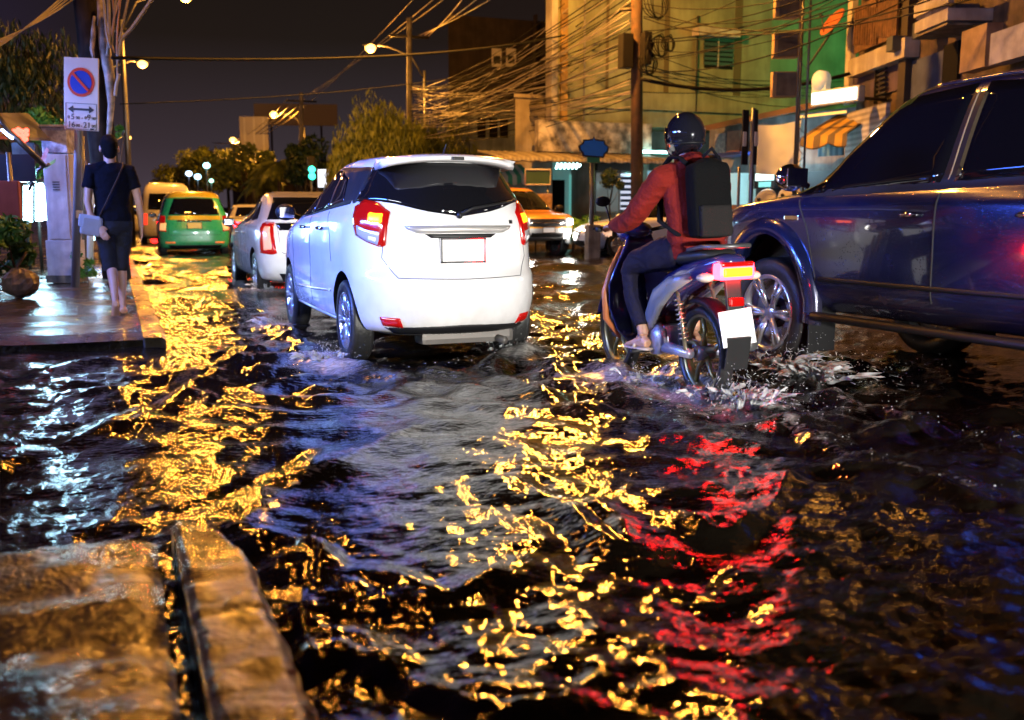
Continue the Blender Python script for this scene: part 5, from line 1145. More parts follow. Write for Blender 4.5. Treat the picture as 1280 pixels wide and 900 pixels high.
def dish(px, py, r, wall, label, d=1.6, mt=None, name='satellite_dish', tilt=20):
    x, z = wall.hit(px, py, d); m = MB(); prof = [(r*t, -0.22*r*(1-t*t)) for t in [i/8 for i in range(9)]] + [(r*t, -0.22*r*(1-t*t)+0.02) for t in [i/8 for i in range(8, -1, -1)]]
    m.lathe([(max(0.002, a), b) for a, b in prof], axis='Y', n=28, closed=False)
    root = m.build(name, mt or mat('dish_grey', (0.45,0.43,0.40), 0.6)); root.location = wall.world(x, z, d); root.rotation_euler = (R(-tilt), 0, wall.rz + R(12)); tag(root, label, 'satellite dish')
    a = MB(); a.tube([(0,0.0,-r*0.9),(0,-r*0.75,-r*0.2)], 0.015, 6); a.ell((0,-r*0.78,-r*0.18),(0.05,0.07,0.05)); a.build('feed_arm', M_iron, root)
    a = MB(); a.tube([(0,0.25*r,0),(0,0.35*r,-0.2),(0,0.35*r,-1.3)], 0.03, 8); a.build('mount_pole', M_iron, root); return root
dish(956, 251, 0.36, l_, 'grey satellite dish just in front of the lit screen'); dish(986, 246, 0.36, l_, 'grey satellite dish beside the lattice mast foot')
dish(1040, 27, 0.42, r_, 'small orange satellite dish on the shophouse corner', 0.8, mat('orange_dish', (0.5,0.14,0.05), 0.5), tilt=35)
a0, z0 = l_.hit(1001, 172, 1.5); a1, z1 = l_.hit(1060, 150, 1.5); z1 = z0 + 0.62
sheet('striped_awning', 'yellow and brown striped awning lit from above beside the white roller shutter', 'awning', l_, a0, a1, z1, z0, 0.3, 1.5, striped('gold_brown_stripes', (0.65,0.40,0.08), (0.18,0.13,0.09), 0, 2.0), wave=0.02, per=0.5, scal=0.3)
l_.own('awning_lamp_strip', 'long glowing amber strip above the striped yellow awning', 'lamp', emis('amber_strip', (1.0,0.55,0.12), 1.8), 1000, 1056, 141, 144.5, 1.5, 1.56)
l_.own('blue_curtain', 'pale blue ribbed curtain under the yellow striped awning', 'curtain', striped('pale_blue_ribs', (0.25,0.5,0.62), (0.10,0.25,0.35), 0, 5.0), 1022, 1054, 174, 196, 0.5, 0.55)
r_.own('roller_shutter', 'white ribbed roller shutter above the pickup cab corner', 'shutter', striped('shutter_ribs', (0.62,0.60,0.60), (0.38,0.36,0.36), 2, 7.0), 1056, 1108, 128, 200, 0.3, 0.4)
# lit box sign
sg = thing('lit_box_sign', 'blank white box sign glowing above the low shops, with a rounded tab', 'sign'); 
xa, za = l_.hit(1017, 134, 2.6); xb, zb = l_.hit(1078, 106, 2.6); sg.location = tuple(l_.O); sg.rotation_euler = (0,0,l_.rz)
m = MB(); m.box(((xa+xb)/2, -2.6, (za+zb)/2), (xb-xa, 0.22, zb-za), bev=0.05); m.build('light_box', mat('sign_case', (0.6,0.65,0.65), 0.4), sg)
m = MB(); m.box(((xa+xb)/2, -2.715, (za+zb)/2), (xb-xa-0.1, 0.02, zb-za-0.1), bev=0.008); m.build('lit_face', emis('white_sign_glow', (0.9,1.0,0.93), 3.2), sg)
tx_, tz = l_.hit(1027, 100, 2.6); m = MB(); m.cyl((tx_, -2.52, tz-0.02), (tx_, -2.69, tz-0.02), 0.24, n=24); m.box((tx_,-2.605,(tz+zb)/2-0.06),(0.46,0.16,max(0.1,tz-zb)+0.1)); m.build('rounded_tab', mat('glowing_tab_panel', (0.6,0.62,0.55), 0.5, emit=(0.8,0.9,0.7), estr=0.22), sg)  # faint emission is put into the tab to brighten it
m = MB(); m.tube([((xa+xb)/2, -2.5, (za+zb)/2), ((xa+xb)/2, -0.1, (za+zb)/2)], 0.04, 8); m.build('bracket', M_iron, sg)
# --- signs and masts in front
def post(name, label, cat, px, py_base, d, h, r, mt=M_steel, z0=-0.1):
    p = at(px, py_base, d); t = thing(name, label, cat, (p.x, p.y, 0)); MB().tube([(0,0,z0),(0,0,h*0.5),(0,0,h)], [r, r*0.95, r*0.9], 12).build('pole', mt, t); return t, p
def billb(px, py, d): v = at(px, py, d); return v
# blue street name sign
t, p = post('street_name_sign', 'blue hexagonal road-name board on a grey pole, before the parked sedan', 'sign', 739, 318, 24.0, 2.62, 0.06)
FA = YAW  # faces the camera side
t.rotation_euler = (0, 0, -0.12)
hx = []
for a, b in ((-1.05,0.12),(-1.0,-0.12),(-0.78,-0.28),(-0.74,-0.46),(-0.2,-0.50),(0.70,-0.54),(0.76,-0.36),(1.0,-0.18),(1.06,0.08),(0.80,0.24),(0.74,0.44),(0.1,0.50),(0,0.66),(-0.1,0.50),(-0.72,0.46),(-0.78,0.28)): hx.append((a*0.36, 2.58+b*0.42))
MB().prism(hx, -0.10, -0.06, 'Y').build('sign_border', mat('black_sign_border', (0.01,0.01,0.02), 0.5), t)
MB().prism([(a*0.88, 2.58+(b-2.58)*0.82) for a, b in hx], -0.115, -0.10, 'Y').build('sign_board', mat('blue_sign_board', (0.03,0.22,0.85), 0.35), t)
MB().box((0,-0.08,2.31),(0.32,0.04,0.13),bev=0.01).build('lower_plate', mat('green_plate', (0.04,0.22,0.12), 0.4), t)
MB().box((0.03,0,0.35),(0.30,0.30,0.9),bev=0.03).build('control_box', M_conc, t)
# black sign backs
t, p = post('signboard_pole', 'steel pole carrying two upright black boards, in front of the white cloth', 'sign', 937, 290, 19.0, 3.0, 0.045)
for a, w in ((925.5, 8.5), (940.5, 4.5)):
    q = at(a + w/2, 172, 19.0) - Vector((p.x, p.y, 0)); MB().box((q.x, q.y-0.04, q.z), (w/65, 0.04, 1.0), bev=0.01).build('board', M_black, t)
for a in (926.5, 941):
    q = at(a + 2, 174, 18.9) - Vector((p.x, p.y, 0)); MB().box((q.x, q.y-0.06, q.z), (0.07, 0.02, 0.26)).build('paper_notice', mat('paper_notice', (0.55,0.52,0.42), 0.7), t)
post('slim_post', 'slim pale steel post beside the motorcycle rider', 'post', 921.5, 290, 19.3, 1.95, 0.03)
# lattice mast with three blank box signs
p = at(994, 300, 23.5); t = thing('lattice_mast', 'tall steel lattice mast with three blank box signs', 'mast', (p.x, p.y, 0), -YAW)
H_ = 9.5
for k, (a, b) in enumerate(((-0.11,-0.08),(0.11,-0.08),(0,0.12))): MB().tube([(a,b,0),(a,b,H_)], 0.03, 8).build('leg', M_steel, t)
m = MB(); pts = []
for k in range(40): pts.append(((-0.11,-0.08,H_*k/40) if k % 2 else (0.11,-0.08,H_*k/40)))
m.tube(pts, 0.012, 5)
m.build('bracing', M_steel, t)
for y0, y1 in ((-14, 24), (41, 73), (90, 122)):
    c0 = at(963, y1, 23.5); c1 = at(993, y0, 23.5); zc = (c0.z+c1.z)/2; hh = c1.z-c0.z; ww = 30*23.5/F_PX
    b = MB().box((-0.13-ww/2, 0, zc), (ww*0.98, 0.22, hh), bev=0.02).build('sign_case', mat('tan_sign_case', (0.40,0.26,0.14), 0.6), t)
    MB().box((-0.10-ww/2, -0.115, zc), (ww*0.78, 0.02, hh*0.88)).build('sign_face', stained('blank_brown_face', (0.20,0.17,0.13), (0.11,0.09,0.07), 2, 0.6), b)
# menu board and orange sign at the shop
def stand(name, label, cat, px0, px1, py0, py1, d, mt, frame=None, legs=0.0):
    a = at(px0, py1, d); b = at(px1, py0, d); w = (px1-px0)*d/F_PX; h = b.z-a.z; c = (a+b)/2
    t = thing(name, label, cat, (c.x, c.y, 0), -YAW*0.3); MB().box((0,0,(a.z+b.z)/2),(w,0.05,h)).build('board', mt, t)
    if frame:
        f = MB(); z = (a.z+b.z)/2
        f.tube([(-w/2,-0.03,z-h/2),(w/2,-0.03,z-h/2),(w/2,-0.03,z+h/2),(-w/2,-0.03,z+h/2),(-w/2,-0.03,z-h/2+0.001)], 0.03, 6); f.build('frame', frame, t)
    for s_ in (-1, 1): MB().tube([(s_*w*0.42,0.02,-0.05),(s_*w*0.42,0.02,a.z+0.05)],0.02,6).build('leg', M_steel, t)
    return t
stand('chalkboard', 'dark green board in a pale frame outside the teal shop', 'board', 656, 688, 212, 231, 28.5, mat('dark_green_board', (0.03,0.07,0.045), 0.5), M_white2)
stand('poster_board', 'small tan poster board behind the orange pickup', 'board', 668, 690, 242, 266, 27.5, stained('tan_poster', (0.5,0.33,0.2), (0.25,0.15,0.1), 5, 0.6, streak=False))
# --- far hoardings
def hoarding(name, label, px0, px1, py0, py1, d, mt, ribs, posts):
    a = at(px0, py1, d); b = at(px1, py0, d); w = (px1-px0)*d/F_PX; h = b.z-a.z; c = (a+b)/2; t = thing(name, label, 'billboard', (c.x, c.y, 0), -YAW-R(-6))
    MB().box((0,0,c.z),(w,0.35,h)).build('panel', mt, t)
    if ribs:
        for k in range(ribs): MB().box((-w/2+w*(k+0.5)/ribs,-0.2,c.z),(0.16,0.06,h*0.98)).build('rib', mat('pale_rib', (0.5,0.5,0.55), 0.5), t)
    for x in posts: MB().tube([(x*w,0.1,-0.1),(x*w,0.1,a.z)],0.16,8).build('post', M_steel, t)
hoarding('billboard', 'pale ribbed billboard beside the second street lamp', 301, 335, 146, 190, 95, mat('grey_hoarding', (0.40,0.38,0.42), 0.6), 3, (-0.1,))
hoarding('billboard', 'wide blank billboard high behind the palm trees', 320, 420, 130, 157, 150, mat('dim_hoarding', (0.30,0.26,0.25), 0.7), 0, (-0.3, 0.3))
hoarding('lit_sign', 'bright white lit panel behind the liftback roof', 398, 417, 212, 234, 60, emis('cold_white_panel', (0.85,0.9,1.0), 2.0), 0, (0.0,))
# ------------------------------------------------------------------ street lamps, poles, cables
SOD = (1.0, 0.39, 0.05)
M_lampglow = emis('sodium_lamp_glow', (1.0, 0.52, 0.10), 7.0)
def point(name, loc, color, power, r):
    l = bpy.data.lights.new(name, 'POINT'); l.color = color; l.energy = power; l.shadow_soft_size = r
    o = bpy.data.objects.new(name, l); col.objects.link(o); o.location = loc; return o
def street_lamp(label, lamp, arm_dx, power, rg=0.17, group=None, pole=True, arm_dy=0.0):
    """lamp = position of the glowing head; the pole stands arm_dx to the side"""
    t = thing('street_lamp', label, 'street lamp', (lamp[0]+arm_dx, lamp[1]+arm_dy, 0), 0, group); h = lamp[2]
    if pole: MB().tube([(0,0,-0.2),(0,0,h*0.5),(0,0,h-0.9)], [0.11,0.09,0.07], 12).build('pole', M_steel, t)
    m = MB(); m.tube([(0,0,h-1.3),(-arm_dx*0.25,-arm_dy*0.25,h-0.25),(-arm_dx*0.7,-arm_dy*0.7,h+0.12),(-arm_dx*0.95,-arm_dy*0.95,h+0.12)], 0.04, 8); m.build('arm', M_steel, t)
    m = MB(); m.ell((-arm_dx, -arm_dy, h+0.12), (0.36, 0.16, 0.10)); hd = m.build('lamp_head', M_steel, t)
    m = MB(); m.ell((-arm_dx, -arm_dy, h), (rg, rg, rg*0.8), 16, 12); m.build('lamp_glass', M_lampglow, hd)
    if power: point('lamp_light', (lamp[0], lamp[1], h-0.25), SOD, power*1.1, 0.21)
    return t
ll = []
p = at(463, 60, 48); street_lamp('tall street lamp glowing above the drooping tree, brightest in the sky', p, 2.6, 4200, 0.25)
L1 = p
p = at(342, 143, 81); street_lamp('street lamp glowing just right of the ribbed billboard', p, 2.4, 8000, 0.30)
p = at(291, 175, 112); street_lamp('farthest clear street lamp, glowing left of the ribbed billboard', p, 2.4, 8000, 0.34)
p = at(232, -3, 37); street_lamp('street lamp cut by the top edge of the sky, over the carriageway', p, -2.2, 3400, 0.2)
p = at(178, 80, 53); street_lamp('glowing street lamp beside the cable-hung concrete pole', p, -2.0, 2600, 0.25)
p = at(160, 172, 106); street_lamp('small glowing street lamp beside the head of the walker', p, -1.6, 4200, 0.30)
street_lamp('street lamp above the oncoming lane near the wooden pole', Vector((10.3, 22.8, 9.0)), 2.9, 8000, 0.2, pole=False, arm_dy=1.6)
street_lamp('street lamp above the pavement behind the near kerb', Vector((1.6, 12.0, 9.4)), -3.6, 1500, 0.2)
street_lamp('added unseen street lamp over the side street, lighting the old shophouses', Vector((15.8, 6.0, 9.5)), 1.8, 450, 0.2)  # extra lamp added out of view; it lights the shophouse row
for px, py, d in ((205, 240, 150), (198, 244, 170), (191, 247, 195), (184, 251, 225), (176, 255, 260), (169, 259, 300)):
    q = at(px, py, d); t = thing('roadside_lamp', 'tiny round lamp in the receding chain of lights low at the street end', 'street lamp', (q.x, q.y, 0), 0, 'chain of tiny lamps at the street end')
    MB().tube([(0,0,0),(0,0,q.z)], 0.08, 6).build('pole', M_steel, t); MB().ell((0,0,q.z), (0.42,0.42,0.34), 12, 8).build('lamp_glass', M_lampglow, t)
for px, py, d, c, lb, r_s in ((258, 207, 70, (0.4,0.95,1.0), 'small round cyan-white lamp among the far street trees', 0.13), (236, 217, 75, (0.5,0.7,1.0), 'small blue-white shop lamp lowest in the far trees above the van', 0.13), (247, 221, 72, (0.45,0.8,1.0), 'small icy shop lamp between van roof and taxi roof', 0.13), (264, 226, 70, (0.4,1.0,0.75), 'small mint green lamp above the taxi roof', 0.08), (389, 212, 58, (0.05,1.0,0.6), 'green traffic signal glowing left of the white lit panel', 0.15)):
    q = at(px, py, d); nm = 'traffic_signal' if 'signal' in lb else 'shop_lamp'
    t = thing(nm, lb, 'traffic light' if 'signal' in lb else 'lamp', (q.x, q.y, 0)); MB().tube([(0,0.05,-0.1),(0,0.05,q.z+0.2)], 0.06, 8).build('pole', M_steel, t)
    if nm == 'traffic_signal':
        MB().box((0,-0.05,q.z+0.1),(0.42,0.25,1.3),bev=0.05).build('signal_housing', M_black, t)
        for dz in (0.0, -0.38): MB().cyl((0,-0.19,q.z+dz),(0,-0.24,q.z+dz),0.19,n=16).build('signal_lens', emis('signal_green', c, 5.0), t)
    else: MB().ell((0,-0.1,q.z),(r_s*1.8,0.1,r_s*1.5),14,10).build('lamp_glass', emis('shop_glow_%d' % px, c, 6.0), t)

def cable_mb(mb, p0, p1, sag, r, n=14, seg=5):
    p0, p1 = Vector(p0), Vector(p1)
    mb.tube([p0.lerp(p1, i/n) - Vector((0,0,sag*4*(i/n)*(1-i/n))) for i in range(n+1)], r, seg)
def cable(p0, p1, sag, r, label, group, mt=M_cable, n=14):
    m = MB(); cable_mb(m, p0, p1, sag, r, n); o = m.build('cable', mt, fix=False); return tag(o, label, 'cable', group)
# wooden/concrete pole in the middle with boxes and coils
def big_pole(name, label, px_top, px_base, yb, d, h, r, mt=M_conc, lean=0):
    a = at(px_base, yb, d); b = at(px_top, 0, d); t = thing(name, label, 'utility pole', (a.x, a.y, 0)); zt = b.z
    dx, dy = (b.x - a.x)/(zt - a.z), (b.y - a.y)/(zt - a.z)
    f = lambda z: Vector((dx*(z - a.z), dy*(z - a.z), z))
    MB().tube([f(-0.2), f(h*0.5), f(h)], [r*1.1, r, r*0.85], 14).build('pole', mt, t); return t, a, f
t2, b2, f2 = big_pole('utility_pole', 'thick brown utility pole with dark boxes and cable coils, before the cream building', 796, 796, 255, 27.0, 10.5, 0.155, stained('brown_pole', (0.075,0.036,0.022), (0.03,0.018,0.013), 2))
def w2(z, off=(0,0,0)): return Vector((b2.x, b2.y, 0)) + f2(z) + Vector(off)
for (x0, x1, y0, y1) in ((775, 789, 44, 84), (802, 812, 42, 80)):
    c0 = at((x0+x1)/2, (y0+y1)/2, 26.8); MB().box(c0 - Vector((b2.x, b2.y, 0)), ((x1-x0)*27/F_PX, 0.3, (y1-y0)*27/F_PX), bev=0.02).build('junction_box', mat('dark_box', (0.010,0.009,0.009), 0.6, spec=0.2), t2)
c0 = at(776, 12, 27) - Vector((b2.x, b2.y, 0)); c1 = at(800, 11, 27) - Vector((b2.x, b2.y, 0)); MB().tube([c0, c1], 0.05, 8).build('crossarm', M_iron, t2)
for (px, py, rr) in ((827, 57, 0.30), (812, 78, 0.33), (838, 54, 0.22), (822, 4, 0.42), (812, 55, 0.20)):
    c0 = at(px, py, 26.7); m = MB()
    for k in range(5):
        a0 = k*0.7; m.tube([c0 + Vector((math.cos(2*PI*j/18+a0)*rr*(0.55+0.04*k), 0.03*k + math.cos(2*PI*j/18)*rr*0.4, math.sin(2*PI*j/18+a0)*rr*(1.0-0.04*k))) for j in range(19)], 0.014, 5)
    tag(m.build('cable_coil', M_cable, fix=False), {827:'round cable coil hanging right of the brown pole boxes', 812:'oval cable coil on the brown pole, below or beside its right box', 838:'small cable coil farthest out from the brown pole', 822:'large cable coil near the top of the brown pole'}[px], 'cable coil', 'coils on the brown pole' if px == 812 else None)
t1, b1, f1 = big_pole('utility_pole', 'utility pole rising out of the drooping tree, under the brightest street lamp', 511.5, 512, 190, 46.0, 9.6, 0.13, M_conc)
def w1(z): return Vector((b1.x, b1.y, 0)) + f1(z)
MB().tube([f1(8.8)+Vector((-0.9,0,0)), f1(8.8)+Vector((0.9,0,0))], 0.06, 6).build('crossarm', M_iron, t1)
t3, b3, f3 = big_pole('utility_pole', 'far utility pole with small white insulators, above the palm trees', 376, 377, 200, 74.0, 9.6, 0.17, M_conc)
def w3(z): return Vector((b3.x, b3.y, 0)) + f3(z)
MB().tube([f3(9.0)+Vector((-1.1,0,0)), f3(9.0)+Vector((1.1,0,0))], 0.07, 6).build('crossarm', M_iron, t3)
# the great fan of cables running from the tree pole across to the cream building's pole and on over the junction
rr_ = random.Random(3)
for k in range(64):
    z1 = 4.3 + 2.5*rr_.random(); z2 = 3.6 + 3.4*k/64 + 0.5*rr_.random()
    e1 = w1(z1) + Vector((0.2*rr_.random(), -0.3*rr_.random(), 0)); 
    if k % 3 == 2: e2 = Vector((13.4 + 1.5*rr_.random(), 29.5, z2 + 0.8)) 
    else: e2 = w2(z2, (0.1*rr_.random()-0.05, -0.1, 0))
    cable(e1, e2, 0.15 + 0.5*rr_.random(), 0.008 + 0.010*rr_.random(), 'thin cable in the amber-lit fan between the drooping tree and the cream building', 'cables of the amber-lit fan', M_cable if k % 2 else M_cable_lit)
far_r = [at(1330, 20 - 10*k, 13.5 + 0.3*k) for k in range(16)]
for k in range(16):
    z2 = 4.4 + 3.4*rr_.random(); e = far_r[k] + Vector((0,0,2.2*rr_.random()))
    cable(w2(z2, (0.15,-0.1,0)), e, 0.3 + 0.6*rr_.random(), 0.008 + 0.010*rr_.random(), 'cable sweeping from the brown pole over the green wall towards the shophouses', 'cables over the green wall', M_cable)
for k in range(9):
    z2 = 3.9 + 1.6*rr_.random(); e = Vector((22.5 + 3*rr_.random(), 29.6, 4.6 + 1.5*rr_.random())); cable(w2(z2, (0.1,0,0)), e, 0.2+0.4*rr_.random(), 0.007+0.007*rr_.random(), 'slack cable sagging across the foot of the cream and green wall', 'slack cables on the cream wall', M_cable)
a = at(1062, 92, 27.0); cable(w2(4.55, (0,-0.1,0)), a, 0.35, 0.05, 'thick black cable bundle crossing the green wall low down', None, M_cable)
for k in (0, 1, 2, 5, 7, 8):
    e = Vector((-4 - 2*rr_.random(), 4 + 6*rr_.random(), 9 + 2*rr_.random()))
    q = at(560 + 9*k, -40, 15 + 1.2*k) if k % 2 else at(620 + 14*k, -60, 18)
    cable(w1(8.9) + Vector((0.9 - 0.2*k, 0, 0)) if k < 4 else w3(9.1) + Vector((1.1 - 0.3*(k-4), 0, 0)), at(600+30*k, -30, 30) if k < 4 else at(455 + 14*k, -10, 44), 0.12, 0.011, 'power line climbing from the far pole crossarms to the top of the sky', 'overhead power lines', M_cable_lit)
for k in range(4): cable(w3(9.1) + Vector((-1.0+0.6*k,0,0)), at(265+3*k, 178, 130), 1.2, 0.03, 'power line falling away beyond the far pole', 'far power lines', M_cable_lit)
for k in range(3): cable(w1(4.6+0.5*k), w3(4.4+0.4*k), 1.3, 0.022, 'low cable between the two far poles above the palm trees', 'low cables between far poles', M_cable_lit)
for a, b_, la in ((at(140, 72, 14.6), at(706, 44, 31.5), 'long dark cable strung straight across the street under the lamp'), (at(150, 130, 14.8), at(700, 70, 31.5), 'lower long cable strung across the street')):
    cable(a, b_, 0.25, 0.028 if 'long dark' in la else 0.010, la, None, M_cable, 30)
# the leaning concrete pole on the left, hung with cables
t4, b4, f4 = big_pole('utility_pole', 'thick dark leaning concrete pole hung with cable bundles, beside the parking sign', 108, 130, 200, 15.2, 7.5, 0.19, stained('dark_concrete_pole', (0.035,0.03,0.028), (0.015,0.013,0.013), 2))
t4.children[0].data.materials[0].node_tree.nodes['Principled BSDF'].inputs['Specular IOR Level'].default_value = 0.05
def w4(z, off=(0,0,0)): return Vector((b4.x, b4.y, 0)) + f4(z) + Vector(off)
P4 = lambda px, py, dd=14.9: at(px, py, dd) 
M_wrap = stained('pale_cable_wrap', (0.42,0.36,0.33), (0.12,0.10,0.09), 4, 0.55, streak=False)
m = MB(); m.tube([P4(124,-10), P4(128,30), P4(131,60), P4(137,95), P4(139,130), P4(136,170), P4(133,230)], [0.035,0.07,0.085,0.075,0.05,0.035,0.03], 10); tag(m.build('cable_bundle', M_wrap), 'thick pale wrapped cable bundle running down the leaning pole', 'cable bundle')
m = MB(); m.tube([P4(118,20,14.8), P4(117,38,14.8), P4(115,62,14.8), P4(118,80,14.8)], [0.02,0.035,0.03,0.015], 8); tag(m.build('cable_bundle', M_wrap), 'short pale cable loop on the dark face of the leaning pole', 'cable bundle')
for k, (pts) in enumerate((((152,-12),(147,30),(146,60),(147,90),(145,115)), ((166,-30),(152,38),(149,52)), ((195,-8),(165,35),(151,50),(147,75)), ((140,-12),(143,25),(137,48),(143,66)), ((146,-12),(141,40),(139,60)), ((135,-10),(137,45),(134,70)), ((155,-20),(142,25),(140,45)), ((129,-10),(133,40),(138,60)), ((149,92),(145,108),(144,120)))):
    m = MB(); Q = [P4(a, b_, 14.8 - 0.03*k) for a, b_ in pts]; m.tube([Vector(q) for q in resample(Q, 12)], 0.014 + 0.006*(k % 3), 6)
    tag(m.build('cable', mat('copper_lit_cable', (0.40,0.24,0.14), 0.4) if k in (0, 3, 6) else M_cable_lit, fix=False), 'cable curling down the street side of the leaning concrete pole', 'cable', 'cables curling on the leaning pole')
for k in range(4):
    q0 = P4(-40, 62 + 6*k, 13.0); cable(w4(4.3 + 0.07*k), q0, 0.10, 0.012, 'pale cable running left from the leaning pole past the dark tree', 'cables left of the leaning pole', M_cable_lit)
m = MB(); q = w4(3.75, (0.15,-0.1,0)); m.tube([q, q + Vector((0.36,0,0.0))], 0.035, 8); m.build('bracket', M_iron, t4).location = (-b4.x, -b4.y, 0)
# ------------------------------------------------------------------ parking sign and cabinet
d = 13.4; a = at(80, 163, d); b = at(124, 72, d); c = (a + b)/2; W_, H2 = 0.47, b.z - a.z
t = thing('parking_sign', 'white no-parking sign, blue disc with red ring, arrow and hours, on a grey post', 'sign', (c.x, c.y, 0), -YAW - R(6)); zc = c.z
M_face = mat('sign_face_white', (0.60,0.60,0.60), 0.4, var=0.05)
o = MB().box((0,0,zc), (W_, 0.02, H2), bev=0.008).build('sign_plate', M_face, t)
TI = Matrix.Rotation(R(3.5), 4, 'Y')
o.rotation_euler = (0, R(3.5), 0); o.location = (-zc*math.sin(R(3.5)), 0, zc - zc*math.cos(R(3.5)))
zd = 0.15
M_r = mat('sign_red', (0.60,0.05,0.012), 0.4); M_b = mat('sign_blue', (0.008,0.04,0.45), 0.4); M_k = mat('sign_black', (0.01,0.01,0.012), 0.5)
def onp(mb, nm, mt): 
    q = mb.build(nm, mt, o); return q
m = MB(); m.cyl((0,-0.016,zc+zd),(0,-0.010,zc+zd),0.185,n=48,smooth=False); onp(m,'red_ring',M_r)
m = MB(); m.cyl((0,-0.020,zc+zd),(0,-0.016,zc+zd),0.148,n=48,smooth=False); onp(m,'blue_disc',M_b)
m = MB(); m.box((0,-0.023,zc+zd),(0.30,0.005,0.032), rot=Matrix.Rotation(R(45),3,'Y')); onp(m,'red_bar',M_r)
zl = zc - 0.12; m = MB()
for a_, b_, sx, sz in ((0,0,0.42,0.006),(0,-0.33,0.42,0.006),(-0.21,-0.165,0.006,0.33),(0.21,-0.165,0.006,0.33)): m.box((a_,-0.012,zl+b_),(sx,0.004,sz))
onp(m,'plate_border',M_k)
m = MB(); za_ = zl-0.075; m.prism([(-0.18,za_),(-0.11,za_+0.045),(-0.11,za_+0.015),(0.11,za_+0.015),(0.11,za_+0.045),(0.18,za_),(0.11,za_-0.045),(0.11,za_-0.015),(-0.11,za_-0.015),(-0.11,za_-0.045)], -0.016, -0.011, 'Y'); onp(m,'arrow',M_k)
TM = lambda x, z: Matrix.Translation((x, -0.0125, z)) @ Matrix.Rotation(R(90), 4, 'X')
for (x, z, s_, bd) in ((-0.115,zl-0.175,0.105,'5'),(-0.172,zl-0.180,0.06,'0'),(-0.045,zl-0.185,0.055,'00'),(0.015,zl-0.18,0.08,'-'),(0.060,zl-0.180,0.06,'0'),(0.105,zl-0.175,0.105,'9'),(0.170,zl-0.185,0.055,'00'), (-0.135,zl-0.275,0.105,'16'),(-0.045,zl-0.285,0.055,'00'),(0.005,zl-0.28,0.08,'-'),(0.080,zl-0.275,0.105,'21'),(0.170,zl-0.285,0.055,'00')):
    text('lettering', bd, s_, M_k, o, TM(x, z), extrude=0.002)
MB().box((0.15,-0.014,zc-H2/2+0.02),(0.045,0.004,0.02)).build('corner_label', M_k, o)
# post of the sign leans with it
q0 = at(97, 345, d+0.15) - Vector((c.x, c.y, 0)); q1 = at(98, 150, d+0.05) - Vector((c.x, c.y, 0)); inv = Matrix.Rotation(YAW + R(6), 3, 'Z'); q0 = inv @ q0; q1 = inv @ q1
MB().tube([Vector((q0.x, 0.05, 0.1)), Vector((q1.x, 0.05, q1.z)), Vector((q1.x - 0.02, 0.035, zc + 0.3))], [0.055,0.05,0.045], 12).build('post', mat('grey_blue_post', (0.26,0.27,0.34), 0.45, metal=0.3), t)
M_cab = stained('grey_cabinet_paint', (0.50,0.48,0.52), (0.34,0.32,0.35), 2.5, 0.5); dc = 14.2
p = at(84, 340, dc); t = thing('utility_cabinet', 'tall narrow grey metal cabinet with a smudged top box, below the parking sign', 'cabinet', (p.x, p.y, 0), -YAW + R(4))
s_ = dc/F_PX; Z = lambda py: at(84, py, dc).z
MB().box((0,0,(Z(345)+Z(300))/2),(36*s_,0.36,Z(300)-Z(345)),bev=0.012).build('lower_box', M_cab, t)
bo = MB().box((0,0,(Z(300)+Z(193))/2),(31*s_,0.32,Z(193)-Z(300)),bev=0.012).build('cabinet_body', M_cab, t)
MB().box((0.0,-0.165,(Z(300)+Z(193))/2),(24*s_,0.012,(Z(193)-Z(300))*0.97),bev=0.005).build('door', M_cab, bo)
for k in range(4): MB().box((-0.01,-0.174,Z(228)-0.035*k),(0.09,0.008,0.012)).build('vent_slot', M_seam, bo)
tb = MB().box((0,0,(Z(192)+Z(160))/2),(30*s_,0.34,Z(160)-Z(192)),bev=0.012).build('top_box', stained('smudged_box', (0.50,0.48,0.54), (0.16,0.14,0.17), 6, 0.5, streak=False), t)
MB().box((0,0,Z(158.5)),(33*s_,0.38,0.03),bev=0.008).build('lid', M_cab, tb)
MB().box((0,0,(0.14+Z(345))/2),(38*s_,0.42,Z(345)-0.10)).build('plinth', stained('dirty_plinth', (0.16,0.14,0.10), (0.05,0.045,0.04), 3), t)
def pipe(label, pts, d, r, mt):
    m = MB(); m.tube([at(a, b_, d) for a, b_ in pts], r, 10); return tag(m.build('pipe', mt), label, 'pipe')
pipe('grey conduit pipe directly right of the cabinet', ((105,350),(104,240),(103,170)), 14.5, 0.028, M_steel)
pipe('pale thick pipe between the cabinet and the walker', ((112,345),(113,270),(115,205)), 15.0, 0.055, mat('pale_pipe', (0.50,0.50,0.52), 0.5))
pipe('thin rusty rod beside the pale pipe', ((107,340),(108,200)), 14.8, 0.014, M_rust)
MB()
o = MB().box(at(99.5, 268, 13.2), (0.085, 0.02, 0.10), bev=0.004).build('paper_sticker', mat('white_paper', (0.7,0.7,0.7), 0.6)); tag(o, 'small white paper sticker on the grey sign post', 'sticker')

